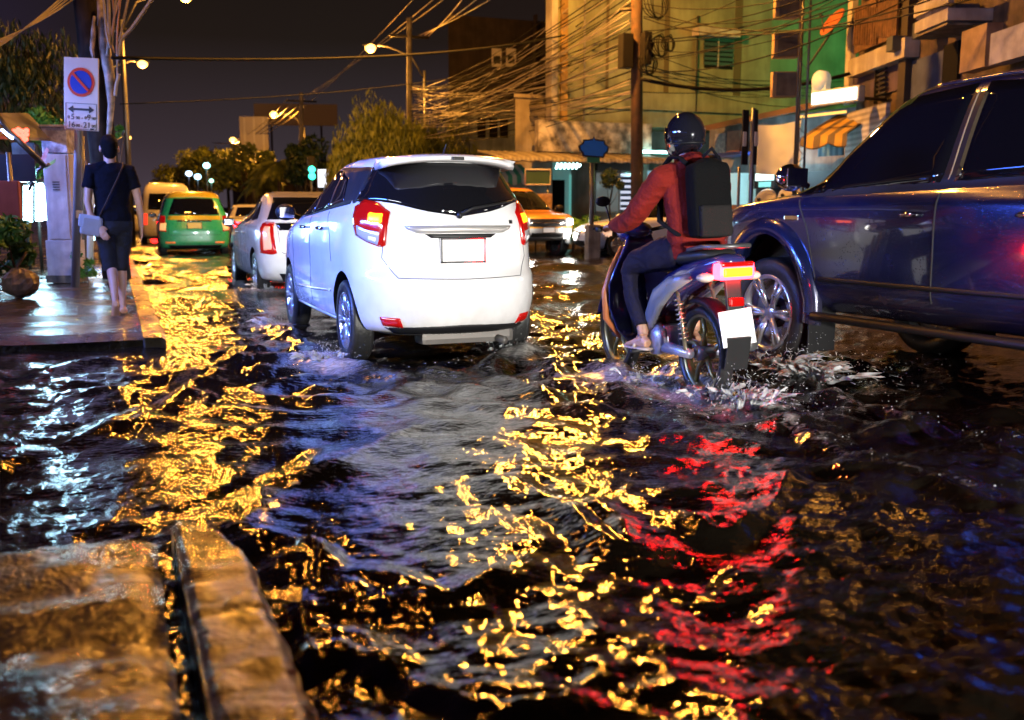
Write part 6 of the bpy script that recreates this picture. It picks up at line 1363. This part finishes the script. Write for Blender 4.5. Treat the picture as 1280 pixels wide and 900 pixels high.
# ------------------------------------------------------------------ left-hand stalls, neon tubes and plants
def tubes(label, cat, items, d, colr, st, r=0.035):
    p = at(items[0][0], 260, d); t = thing('tube_light', label, cat, (p.x, p.y, 0))
    for (x, y0, y1) in items:
        a = at(x, y1, d) - Vector((p.x, p.y, 0)); b = at(x, y0, d) - Vector((p.x, p.y, 0)); MB().tube([a, b], r, 10).build('glowing_tube', colr, t)
    a = at(items[0][0]-2, items[0][1]-3, d+0.1) - Vector((p.x, p.y, 0)); b = at(items[-1][0]+2, items[-1][1]-3, d+0.1) - Vector((p.x, p.y, 0)); m = MB(); m.tube([a, b], 0.03, 6); m.tube([Vector((0,0.1,0)), Vector((0,0.1,a.z))], 0.03, 6); m.build('frame', M_iron, t); return t
cyan = emis('cold_white_tube', (0.45,0.85,1.0), 26.0)
tubes('two cold white vertical tube lights left of the cabinet', 'tube light', ((32,232,277),(38,232,277)), 17.5, cyan, 1)
tubes('three brighter cold white vertical tube lights next to the cabinet', 'tube light', ((47,230,276),(51,229,276),(56,232,275)), 17.0, cyan, 1)
for k, (x, y0, y1) in enumerate(((65, 238, 292),)): tubes('bluish tube light half hidden by the cabinet edge', 'tube light', ((x, y0, y1),), 17.8, cyan, 1, 0.02)
tubes('thin cold tube light seen between the pipes and the walker', 'tube light', ((108,228,250),(117,225,300)), 19, cyan, 1, 0.018)
tubes('blue violet tube lights beside the walker', 'tube light', ((121,250,285),), 20, emis('violet_tube', (0.35,0.35,1.0), 12.0), 1, 0.05)
for (px, py, d_, pw, cl) in ((45, 250, 16.6, 150, (0.45,0.8,1.0)), (118, 262, 19.0, 50, (0.5,0.75,1.0))):
    q = at(px, py, d_); point('tube_glow', q, cl, pw, 0.25)
# stall with red panel, canvas awning, red lanterns, blue string light
p = at(14, 300, 12.5); t = thing('food_stall', 'street stall with a dull red panel, grey awning and pale corner post', 'stall', (p.x, p.y, 0), -YAW)
e = 12.5/F_PX; Zs = lambda py: at(14, py, 12.5).z; X = lambda px: (px-14)*e
MB().box((X(4),0,(Zs(274)+Zs(226))/2),(50*e,0.06,Zs(226)-Zs(274)),bev=0.01).build('red_panel', stained('dull_red_panel', (0.45,0.10,0.09), (0.30,0.06,0.06), 1.2, 0.6), t)
m = MB(); m.tube([(X(16),0.05,0.1),(X(16),0.05,Zs(190))],0.03,8); m.build('corner_post', M_steel, t)
m = MB(); m.box((X(4),0.5,(Zs(226)+Zs(190))/2),(46*e,0.03,Zs(190)-Zs(226))); m.build('glass_case', mat('stall_glass', (0.03,0.04,0.06), 0.05), t)
m = MB(); m.add([(X(-30),-0.4,Zs(150)),(X(2),-0.4,Zs(176)),(X(2),1.6,Zs(165)),(X(-30),1.6,Zs(130)),(X(-30),-0.4,Zs(145)),(X(2),-0.4,Zs(172)),(X(2),1.6,Zs(161)),(X(-30),1.6,Zs(125))], [(0,3,2,1),(4,5,6,7),(0,1,5,4),(1,2,6,5),(2,3,7,6),(3,0,4,7)]); m.build('awning', stained('grey_tarp', (0.30,0.29,0.31), (0.15,0.15,0.17), 1.5, 0.6, streak=False), t)
m = MB(); m.tube([at(-5,142,12.2), at(12,165,12.2), at(30,182,12.2), at(55,207,12.4)], 0.035, 8); tag(m.build('awning_pole', M_steel), 'pale sloping awning pole above the red stall panel', 'pole')
m = MB(); m.tube([at(-4,146,12.3), at(8,164,12.3), at(18,175,12.3)], 0.055, 8); tag(m.build('canvas_roll', mat('amber_canvas', (0.55,0.25,0.06), 0.7)), 'rolled orange canvas above the string of red lanterns', 'canvas')
m = MB(); m.tube([at(62,205,13.5), at(48,212,13.5), at(36,238,13.5)], 0.02, 6); tag(m.build('awning_brace', M_steel), 'thin metal brace right of the stall', 'pole')
for k, (a_, b_) in enumerate(((18,164),(23,162),(27,164),(33,163),(22,168),(28,170),(33,168),(29,176),(32,174))):
    q = at(a_, b_, 12.9); m = MB(); m.ell(q, (0.032,0.032,0.03), 10, 8); tag(m.build('lantern', emis('red_lantern_glow', (1.0,0.06,0.04), 9.0)), 'tiny glowing red lantern in the cluster at the stall awning tip', 'lantern', 'red lanterns on the awning')
m = MB(); m.tube([at(2,162,12.0), at(9,168,12.0), at(16,173,12.0)], 0.016, 6); tag(m.build('light_strip', emis('blue_strip_glow', (0.35,0.5,1.0), 30.0)), 'short blue-white light strip under the stall awning', 'light strip')
m = MB(); q = at(30, 198, 13.8); m.box(q, (0.28,0.03,0.42)); tag(m.build('wall_poster', stained('teal_grey_poster', (0.25,0.33,0.33), (0.10,0.12,0.13), 4, 0.6)), 'dim grey poster behind the stall post', 'poster')
def flag(label, pts, d, colr):
    P = [at(a, b_, d) for a, b_ in pts]; V = P + [q + Vector((0, 0.012, 0)) for q in P]; n = len(P)
    m = MB(); m.add(V, [tuple(range(n)), tuple(reversed(range(n, 2*n)))] + [(i, (i+1) % n, n+(i+1) % n, n+i) for i in range(n)]); return tag(m.build('pennant', colr), label, 'pennant')
flag('red and white tattered pennant by the cabinet', ((58,184),(61,187),(55,208),(49,214),(50,200)), 13.6, stained('red_white_cloth', (0.6,0.5,0.55), (0.45,0.06,0.06), 6, 0.8, streak=False, amt=0.8))
flag('lime green pennant by the cabinet', ((70,198),(69,203),(56,212),(53,209)), 13.7, mat('lime_cloth', (0.25,0.45,0.10), 0.7))
# a row of shop fronts behind the stalls, running on behind the photographer
t = thing('shopfront', 'dark shop row behind the stalls with violet and blue lights, at the street side', 'shop', (-6.2, 0, 0))
MB().box((-2.0, 9.0, 2.2),(4.0, 46.0, 4.4)).build('wall', stained('dim_left_wall', (0.18,0.16,0.18), (0.09,0.08,0.09), 0.8), t)
for yy in range(-10, 30, 5): MB().box((0.03, yy, 1.3),(0.04, 3.6, 2.4)).build('shutter', striped('grey_shutter', (0.30,0.30,0.32), (0.18,0.18,0.19), 2, 8.0), t)
for (yy, zz, ln, cname, cc, s_) in ((7.0, 3.1, 3.0, 'violet_neon', (0.45,0.20,1.0), 16.0), (2.5, 3.0, 3.4, 'blue_neon', (0.10,0.22,1.0), 10.0), (-2.5, 3.1, 3.0, 'blue_neon', (0.10,0.22,1.0), 10.0), (10.8, 2.9, 2.0, 'blue_neon', (0.10,0.22,1.0), 10.0)):
    MB().tube([(0.18, yy - ln/2, zz), (0.18, yy + ln/2, zz)], 0.04, 10).build('neon_tube', emis(cname, cc, s_), t)
def area(name, loc, rot, sx, sy, color, power):
    l = bpy.data.lights.new(name, 'AREA'); l.shape = 'RECTANGLE'; l.size = sx; l.size_y = sy; l.color = color; l.energy = power
    l.spread = R(95) if sy > 3.2 or power < 200 else R(75); o = bpy.data.objects.new(name, l); col.objects.link(o); o.location = loc; o.rotation_euler = rot; return o
area('unseen_left_light', (-3.4, 8.4, 2.7), (0, R(-72), 0), 0.3, 3.0, (0.06,0.17,1.0), 260)
area('shop_glow', (-3.2, 15.2, 2.6), (0, R(-75), 0), 0.3, 2.0, (0.22,0.34,1.0), 130)
area('unseen_left_light', (-5.6, 5.0, 3.2), (R(25), R(-75), 0), 0.3, 3.0, (0.80,0.86,1.0), 120)  # cool-white light added out of view to brighten cabinet and sign
# headlamps of the car following behind, on the camera's side of the road
for x in (2.2, 3.3):
    l = bpy.data.lights.new('headlamp_beam', 'SPOT'); l.energy = 5600; l.spot_size = R(23); l.spot_blend = 0.6; l.color = (1.0, 0.97, 0.90); l.shadow_soft_size = 0.07
    o = bpy.data.objects.new('headlamp_beam', l); col.objects.link(o); o.location = (x + 0.2, -6.0, 0.75); o.rotation_euler = (R(89), 0, R(-1.5))
for (sx_, z_) in ((-0.66, 0.9), (-0.62, 0.60), (0.66, 0.9)): point('pickup_lamp_light', po.root.matrix_basis @ Vector((sx_, 2.75, z_)), (1.0,0.95,0.85), 14, 0.06)
for sx_ in (-0.5, 0.5):      # the white hatchback's own headlamps light the queue ahead of it
    l = bpy.data.lights.new('hatchback_headlamp', 'SPOT'); l.energy = 260; l.spot_size = R(70); l.spot_blend = 0.8; l.color = (0.95, 0.97, 1.0); l.shadow_soft_size = 0.07
    o = bpy.data.objects.new('hatchback_headlamp', l); col.objects.link(o); o.location = h.root.matrix_basis @ Vector((sx_, 2.12, 0.8)); o.rotation_euler = (R(88), 0, R(3))
for sx_ in (-0.55, 0.55):
    l = bpy.data.lights.new('liftback_headlamp', 'SPOT'); l.energy = 420; l.spot_size = R(60); l.spot_blend = 0.8; l.color = (0.9, 0.97, 1.0); l.shadow_soft_size = 0.07
    o = bpy.data.objects.new('liftback_headlamp', l); col.objects.link(o); o.location = lf.root.matrix_basis @ Vector((sx_, 2.30, 0.75)); o.rotation_euler = (R(89), 0, R(4))
# green mercury light that colours the right end of the cream building
q = y.world(11.0, 6.5, 5.5); point('green_lamp_light', q, (0.18,1.0,0.30), 620, 0.3)
q = y.world(3.2, 2.5, -0.5); point('teal_shop_light', q, (0.3,1.0,0.9), 160, 0.15)
q = l_.world(4.0, 2.4, 1.0); point('shop_interior_light', q, (0.55,0.9,1.0), 110, 0.2)
tl = MB(); tl.tube([y.world(2.6,3.05,0.6), y.world(4.6,3.05,0.6)], 0.04, 8); tag(tl.build('tube_light', emis('teal_tube', (0.35,1.0,0.95), 16.0)), 'bright teal tube light under the tin awning at the shop door', 'tube light')
# shopfront lettering is too blurred to read: a row of bright cut-out strokes above the teal door
m_l = emis('teal_letter_glow', (0.5,1.0,1.0), 9.0)
sgn = thing('neon_script_sign', 'glowing teal script sign under the tin awning, illegible strokes', 'sign', tuple(y.O), y.rz)
for k in range(6):
    x0, z0 = y.hit(697 + 5*k, 207.5, 1.2); m = MB(); m.tube([(x0-0.05,-1.2,z0-0.09),(x0,-1.2,z0+0.08),(x0+0.06,-1.2,z0-0.02),(x0+0.10,-1.2,z0+0.05)], 0.03, 6); m.build('stroke', m_l, sgn)
# ------------------------------------------------------------------ trees and plants: many leaf-sized faces through an uneven crown
def leafmat(name, c1, c2):
    if name in MATS: return MATS[name]
    m, nt, b = nmat(name); N = nt.nodes.new; L = nt.links.new
    tc = N('ShaderNodeTexCoord'); n = N('ShaderNodeTexNoise'); n.inputs['Scale'].default_value = 2.2; L(tc.outputs['Object'], n.inputs['Vector'])
    mr = N('ShaderNodeMapRange'); mr.inputs[1].default_value = 0.38; mr.inputs[2].default_value = 0.62; L(n.outputs['Fac'], mr.inputs[0])
    mx = N('ShaderNodeMix'); mx.data_type = 'RGBA'; mx.inputs[6].default_value = (*c1, 1); mx.inputs[7].default_value = (*c2, 1); L(mr.outputs[0], mx.inputs[0]); L(mx.outputs[2], b.inputs['Base Color']); b.inputs['Roughness'].default_value = 0.5
    return m
M_leaf = leafmat('street_tree_leaf', (0.08,0.11,0.02), (0.24,0.27,0.04)); M_leafd = leafmat('dark_tree_leaf', (0.008,0.022,0.006), (0.022,0.045,0.012)); M_leafg = leafmat('potted_leaf', (0.03,0.12,0.02), (0.08,0.22,0.04)); M_bark = mat('tree_bark', (0.09,0.06,0.04), 0.85, bump=0.8)
def tree(label, base, height, rx, rz, n, seed, mt, leaf=0.16, droop=0.0, clumps=16, trunk_r=0.14, group=None, name='street_tree', zc=None):
    g = np.random.default_rng(seed); t = thing(name, label, 'tree', (base[0], base[1], 0), 0, group)
    zc = zc or height - rz; tr = MB(); top = Vector((0.15, 0.1, zc))
    tr.tube([(0,0,-0.1),(0.05,0,zc*0.35),(0.02,0.06,zc*0.7), top], [trunk_r*1.3, trunk_r, trunk_r*0.8, trunk_r*0.5], 9)
    C = []
    for k in range(clumps):
        a = g.random()*2*PI; el = math.asin(g.uniform(-0.55, 1)); rr = g.uniform(0.45, 0.95)
        c = Vector((math.cos(a)*math.cos(el)*rx*rr, math.sin(a)*math.cos(el)*rx*rr, zc + math.sin(el)*rz*rr)); C.append((c, g.uniform(0.26, 0.50)*min(rx, rz)*1.1))
        if k % 2 == 0: mid = Vector((0.02,0.05,zc*0.7)).lerp(c, 0.5) + Vector((0,0,-0.1)); tr.tube([(0.02,0.06,zc*0.66), mid, c], [trunk_r*0.45, trunk_r*0.28, trunk_r*0.1], 6)
    tr.build('trunk', M_bark, t)
    V = np.zeros((n*4, 3)); per = [c for c in C]; idx = g.integers(0, clumps, n)
    for i in range(n):
        c, r = per[idx[i]]; d = g.normal(size=3); d /= np.linalg.norm(d); d *= r * g.random()**0.35
        p = np.array(c) + d * (1, 1, 0.8)
        if droop: p[2] -= droop * g.random()**1.6
        u = g.normal(size=3); 
        if droop: u = np.array([u[0]*0.35, u[1]*0.35, -1.0])
        u /= np.linalg.norm(u); w = np.cross(u, g.normal(size=3)); w /= np.linalg.norm(w); s = leaf * g.uniform(0.6, 1.3); a = u*s; b = w*s*(0.22 if droop else 0.4)
        V[i*4] = p - a; V[i*4+1] = p + b*0.9; V[i*4+2] = p + a; V[i*4+3] = p - b*0.9
    me = bpy.data.meshes.new('crown'); me.from_pydata(V.tolist(), [], [(4*i, 4*i+1, 4*i+2, 4*i+3) for i in range(n)]); link('crown', me, mt, t); return t
q = at(484, 250, 44); tree('drooping tree lit amber under the brightest street lamp', q, 5.7, 2.3, 2.1, 9000, 5, M_leaf, leaf=0.17, droop=1.3, clumps=20)
q = at(545, 250, 46); tree('dark drooping tree just right of the amber-lit one, under the cables', q, 5.3, 1.9, 2.0, 4500, 6, M_leaf, leaf=0.17, droop=1.2, clumps=14)
q = at(430, 250, 47); tree('low bushy tree left of the amber-lit drooping tree', q, 4.0, 1.3, 1.6, 3000, 7, M_leaf, leaf=0.15, droop=0.7, clumps=12)
q = at(398, 250, 62); tree('dark reddish-leaved tree above the green traffic signal', q, 6.0, 1.9, 2.5, 4000, 8, M_leafd, leaf=0.2, clumps=14)
q = at(30, 330, 21); tree('dark leafy tree behind the stall and the cabinet', q, 4.8, 1.35, 1.6, 7000, 9, M_leafd, leaf=0.10, clumps=22, droop=0.2)
q = at(66, 330, 19); tree('slim green sapling between the dark tree and the cabinet', q, 3.0, 0.45, 1.0, 1800, 12, M_leafg, leaf=0.07, clumps=9, trunk_r=0.04)
for k, (px, d, h, rx) in enumerate(((286, 88, 7.6, 3.0), (262, 98, 7.6, 3.0), (244, 110, 7.2, 3.0), (226, 125, 7.0, 3.2), (308, 78, 6.6, 2.6), (212, 150, 6.6, 3.2))):
    q = at(px, 270, d); tree('far street tree in the row right of the van, tinted amber', q, h, rx, h*0.38, 2600, 20+k, M_leaf, leaf=0.28, clumps=13, group='far amber-tinted street trees')
def palm(label, base, h, fr, seed, mt, n=14, trunk=0.12, name='palm_tree', cat='palm tree', group=None):
    g = random.Random(seed); t = thing(name, label, cat, (base[0], base[1], 0), 0, group)
    MB().tube([(0,0,-0.1),(0.05,0,h*0.5),(0,0.05,h)], [trunk*1.2, trunk, trunk*0.8], 8).build('trunk', M_bark, t)
    m = MB()
    for k in range(n):
        a = 2*PI*k/n + g.random()*0.4; up = g.uniform(0.1, 0.8); L_ = fr*g.uniform(0.8, 1.1); pts = []
        for j in range(9):
            s = j/8; pts.append(Vector((math.cos(a)*L_*s, math.sin(a)*L_*s, h + up*L_*s - 0.95*L_*s*s)))
        m.tube(pts, [0.02*fr*(1-0.9*j/8) for j in range(9)], 5)
        side = Vector((-math.sin(a), math.cos(a), 0))
        for j in range(1, 36):
            s = j/36; i = int(s*8); p = pts[i].lerp(pts[min(8, i+1)], s*8-i); ll = fr*0.34*math.sin(PI*min(1, s*0.9+0.12)); fw = (pts[min(8, i+1)]-pts[i]).normalized()
            for sg in (-1, 1):
                tip = p + side*sg*ll*0.8 + fw*ll*0.5 - Vector((0,0,ll*0.45)); w = fw*0.018*fr*1.2; m.add([p-w, p+w, tip], [(0,1,2)])
    m.build('fronds', mt, t, fix=False); return t
for k, (px, d, h, fr) in enumerate(((350, 66, 4.2, 2.0), (330, 72, 3.4, 2.0), (372, 70, 4.6, 1.9))):
    q = at(px, 270, d); palm(('palm tree in front of the second street lamp pole', 'lower palm tree beneath the ribbed billboard', 'palm tree beneath the far utility pole')[k], q, h, fr, 40+k, M_leaf)
for k, (px, d, h, fr) in enumerate(((703, 28.6, 0.9, 0.75), (716, 28.2, 0.7, 0.65), (728, 28.8, 0.8, 0.7))):
    q = at(px, 295, d); palm('leafy potted palm at the teal shop door', q, h, fr, 50+k, M_leafg, 12, 0.04, 'potted_palm', 'plant', 'potted palms at the shop door')
q = at(738, 300, 28.4); tree('small dense bush at the foot of the blue road sign', q, 0.9, 0.5, 0.42, 900, 61, M_leafg, leaf=0.06, name='bush', trunk_r=0.03, clumps=8)
q = at(762, 262, 29.0); tree('small round potted tree in front of the lit shop window', (q.x, q.y), 2.35, 0.42, 0.45, 900, 62, M_leafd, leaf=0.06, name='potted_tree', trunk_r=0.03, clumps=8)
q = at(16, 330, 11.8); tree('leafy bush at the foot of the red stall panel', q, 1.05, 0.42, 0.42, 1500, 63, M_leafg, leaf=0.055, name='bush', trunk_r=0.03, clumps=10)
q = at(106, 345, 14.0); tree('tuft of green weeds at the foot of the pipes', q, 0.62, 0.16, 0.25, 350, 64, M_leafg, leaf=0.05, name='weed_tuft', trunk_r=0.01, clumps=6)
q = at(142, 155, 15.5); tree('small clump of creeper leaves high on the leaning pole', (q.x, q.y), q.z+0.1, 0.15, 0.2, 200, 65, M_leafg, leaf=0.04, name='creeper', trunk_r=0.01, clumps=5)
m = MB()
for (dx, dy, r) in ((0,0,0.17),):
    q = at(24, 326, 11.6); g = 16; rings = []
    for i in range(9):
        a = -PI/2 + PI*i/8; rings.append([Vector((q.x, q.y, 0.28)) + Vector((math.cos(a)*math.cos(b)*0.20, math.cos(a)*math.sin(b)*0.16, math.sin(a)*0.17)) * (1 + 0.25*noise.noise(Vector((math.cos(b)*2, math.sin(b)*2, a*1.3)))) for b in [2*PI*j/16 for j in range(16)]])
    m.rings(rings, True, False)
tag(m.build('rock', stained('brown_rock', (0.22,0.15,0.12), (0.08,0.06,0.05), 5, 0.5)), 'brown rock beside the bush at the pavement edge', 'rock')
# dim distant buildings closing the street on both sides
t = thing('distant_block', 'low dim building beyond the far street trees', 'building', (34, 150, 0)); MB().box((0,0,4),(34,14,8)).build('wall', M_brown, t)
tag(MB().box((120, 330, 1), (400, 4, 3)).build('far_treeline', M_leafd), kind='structure')

# ------------------------------------------------------------------ thrown water: droplets, threads and ragged lips at the wheels
m_sp, nt, bs = nmat('white_splash_water'); bs.inputs['Base Color'].default_value = (0.82,0.84,0.86,1); bs.inputs['Roughness'].default_value = 0.12; bs.inputs['Transmission Weight'].default_value = 0.45; bs.inputs['IOR'].default_value = 1.33
m_sh, nt, bs = nmat('torn_water_sheet'); N = nt.nodes.new; L = nt.links.new
bs.inputs['Base Color'].default_value = (0.72,0.73,0.74,1); bs.inputs['Roughness'].default_value = 0.15; bs.inputs['Transmission Weight'].default_value = 0.5; bs.inputs['IOR'].default_value = 1.2
tc = N('ShaderNodeTexCoord'); n_ = N('ShaderNodeTexNoise'); n_.inputs['Scale'].default_value = 55; n_.inputs['Detail'].default_value = 5; n_.inputs['Distortion'].default_value = 1.0; L(tc.outputs['Object'], n_.inputs['Vector'])
k_ = N('ShaderNodeMapRange'); k_.inputs[1].default_value = 0.46; k_.inputs[2].default_value = 0.66; k_.inputs[3].default_value = 0.0; k_.inputs[4].default_value = 0.32; L(n_.outputs['Fac'], k_.inputs[0]); L(k_.outputs[0], bs.inputs['Alpha'])
def splash(name, label, cx_, cy_, n, spread, hgt, dirs, seed, thick=1.0, lip=True, back=0.0):
    g = random.Random(seed); m = MB()
    for f in range(max(8, n//13)):        # torn, lacy sheets thrown outward
        a0 = dirs[0] + (dirs[1]-dirs[0])*g.random(); aw = R(g.uniform(14, 40)); sp_ = spread*g.uniform(0.35, 1.0); hh = hgt*g.uniform(0.2, 0.8)*0.55; s0 = g.uniform(0, 9)
        base = Vector((cx_ + g.uniform(-0.08, 0.08), cy_ + g.uniform(-0.15, 0.15) - back*g.random(), 0.0)); rows = []
        for i in range(17):
            a = a0 + aw*(i/16-0.5); L_ = sp_*(0.6 + 0.4*noise.noise(Vector((i*0.2, s0, 0)))); d = Vector((math.cos(a), math.sin(a), 0)); tm = (0.35 + 0.25*math.sin(PI*i/16)) + 0.35*noise.noise(Vector((i*0.35, s0, 4)))
            rows.append([base + d*(0.06 + L_*tm*k/7) + Vector((0, 0, 4*hh*(tm*k/7)*(1-0.8*tm*k/7) + 0.004*noise.noise(Vector((i*0.4, k*0.5, s0)))*k)) for k in range(8)])
        m.rings(rows, False, True, 1, False)
    for i in range(int(n*0.55)):
        a = dirs[0] + (dirs[1]-dirs[0])*g.random(); v = g.random()**1.5; sp_ = spread*(0.15 + 0.85*v)
        p0 = Vector((cx_ + g.uniform(-0.09, 0.09), cy_ + g.uniform(-0.14, 0.14) - back*g.random(), 0.0)); d = Vector((math.cos(a), math.sin(a), 0)); hh = hgt*(1-0.75*v)*g.uniform(0.2, 1)
        t0 = g.random()*0.75; t1 = t0 + g.uniform(0.03, 0.12); pts = []
        for k in range(4):
            s = t0 + (t1-t0)*k/3; pts.append(p0 + d*sp_*s + Vector((0,0,4*hh*s*(1-min(s, 1.0)) + 0.01)))
        r = g.uniform(0.0008, 0.0026)*thick; m.tube(pts, [r*0.3, r, r*0.9, r*0.2], 5)
    for i in range(int(n*0.7)):
        a = dirs[0] + (dirs[1]-dirs[0])*g.random(); s = spread*g.random()*1.2; r = g.uniform(0.0008, 0.0028)*thick
        m.ell((cx_+math.cos(a)*s+g.uniform(-.05,.05), cy_+math.sin(a)*s - back*g.random(), g.random()**2.5*hgt*1.3+0.01), (r, r*1.8, r), 6, 4)
    o = m.build(name, [m_sp, m_sh], fix=False); return tag(o, label, kind='stuff')
splash('wheel_spray', 'spray at the white hatchback rear left wheel', 1.42, 7.42, 260, 0.35, 0.16, (R(170), R(330)), 1)
splash('wheel_spray', 'spray at the white hatchback rear right wheel', 2.88, 7.42, 240, 0.35, 0.16, (R(200), R(360)), 2)
splash('wheel_spray', 'spray at the white hatchback front left wheel', 1.42, 9.95, 120, 0.4, 0.14, (R(120), R(260)), 3)
splash('wheel_spray', 'spray thrown by the motorcycle rear wheel', 3.30, 4.98, 420, 0.50, 0.22, (R(180), R(380)), 4, back=0.25)
splash('wheel_spray', 'spray under the motorcycle engine', 3.22, 5.75, 220, 0.45, 0.14, (R(150), R(280)), 5, back=0.2)
q = at(958, 440, 7.1)
splash('wheel_spray', 'ragged bow wave at the pickup front wheel', q.x, q.y, 520, 0.8, 0.24, (R(185), R(350)), 6, back=0.6)
splash('wheel_spray', 'splash at the liftback rear wheel', 1.95, 14.7, 160, 0.45, 0.2, (R(170), R(330)), 7)
def foam_crest(name, label, pts, n, seed, h=0.03, w=0.05):
    g = random.Random(seed); P = [gr(a, b) for a, b in pts]; P = resample(P, 60); m = MB()
    for i in range(n//5):
        k = g.randrange(60); c = 0.5 + 0.5*math.sin(k*0.9 + seed)
        if g.random() > 0.25 + 0.75*c: continue
        p = P[k] + Vector((g.gauss(0, w), g.gauss(0, w), 0)); r = g.uniform(0.001, 0.003)
        m.ell(p + Vector((0, 0, 0.012 + abs(g.gauss(0, h*0.6)))), (r*g.uniform(1, 2.5), r, r), 6, 4)
    return tag(m.build(name, m_sp, fix=False), label, kind='stuff')
foam_crest('foam_crest', 'broken foam on the wave spreading from the pickup truck', [(965,470),(1010,500),(1060,515),(1120,520),(1200,540),(1280,560)], 420, 11, 0.05, 0.04)
foam_crest('foam_crest', 'foam on the outer wave of the pickup truck', [(940,510),(1010,545),(1080,575),(1160,600),(1240,618)], 260, 12, 0.05, 0.05)
foam_crest('foam_crest', 'froth trailing behind the motorcycle', [(830,490),(870,505),(920,510),(960,540)], 420, 13, 0.04, 0.09)
foam_crest('foam_crest', 'froth around the white hatchback rear wheels', [(400,440),(440,455),(500,462),(580,455),(650,440)], 260, 14, 0.03, 0.07)

# ------------------------------------------------------------------ night sky, camera, film
w = bpy.data.worlds.new('World'); scene.world = w; w.use_nodes = True; nt = w.node_tree; N = nt.nodes.new; L = nt.links.new
bg = nt.nodes['Background']; tc = N('ShaderNodeTexCoord'); sx = N('ShaderNodeSeparateXYZ'); L(tc.outputs['Generated'], sx.inputs[0])
r1 = N('ShaderNodeValToRGB'); L(sx.outputs[2], r1.inputs[0]); e_ = r1.color_ramp.elements
e_[0].position = 0.0; e_[0].color = (0.075,0.056,0.072,1); e_[1].position = 0.35; e_[1].color = (0.0075,0.0045,0.0032,1)
x_ = e_.new(0.06); x_.color = (0.046,0.033,0.040,1); x_ = e_.new(0.16); x_.color = (0.017,0.0110,0.0088,1)
r2 = N('ShaderNodeValToRGB'); L(sx.outputs[2], r2.inputs[0]); e_ = r2.color_ramp.elements
e_[0].position = 0.0; e_[0].color = (0.045,0.033,0.070,1); e_[1].position = 0.3; e_[1].color = (0.009,0.0055,0.026,1)
mr = N('ShaderNodeMapRange'); mr.inputs[1].default_value = -0.22; mr.inputs[2].default_value = 0.03; L(sx.outputs[0], mr.inputs[0])
ns = N('ShaderNodeTexNoise'); ns.inputs['Scale'].default_value = 2.5; ns.inputs['Detail'].default_value = 4; L(tc.outputs['Generated'], ns.inputs['Vector'])
mx = N('ShaderNodeMix'); mx.data_type = 'RGBA'; L(mr.outputs[0], mx.inputs[0]); L(r2.outputs[0], mx.inputs[6]); L(r1.outputs[0], mx.inputs[7])
m2 = N('ShaderNodeMix'); m2.data_type = 'RGBA'; m2.blend_type = 'MULTIPLY'; m2.inputs[0].default_value = 0.25; L(mx.outputs[2], m2.inputs[6]); L(ns.outputs['Color'], m2.inputs[7]); L(m2.outputs[2], bg.inputs[0]); bg.inputs[1].default_value = 1.0
cd = bpy.data.cameras.new('camera'); co = bpy.data.objects.new('camera', cd); col.objects.link(co); scene.camera = co
cd.sensor_fit = 'HORIZONTAL'; cd.sensor_width = 36; cd.lens = 36*F_PX/1280; cd.clip_end = 2000; cd.clip_start = 0.05
co.location = CAM; co.rotation_euler = (PI/2 - PITCH, 0, -YAW)
cd.dof.use_dof = True; cd.dof.focus_distance = 7.5; cd.dof.aperture_fstop = 2.0; cd.dof.aperture_blades = 7
vs = scene.view_settings; scene.display_settings.display_device = 'sRGB'; vs.view_transform = 'Standard'; vs.look = 'None'; vs.exposure = 0; vs.gamma = 1; vs.use_curve_mapping = False
c_ = scene.cycles; c_.use_denoising = True; c_.sample_clamp_indirect = 6.0; c_.sample_clamp_direct = 0; c_.max_bounces = 6; c_.diffuse_bounces = 2; c_.glossy_bounces = 4; c_.transmission_bounces = 4; c_.caustics_reflective = False; c_.caustics_refractive = False; c_.use_light_tree = True; c_.use_adaptive_sampling = False
for o in list(col.objects):
    if o.name.startswith('tmp'): bpy.data.objects.remove(o)
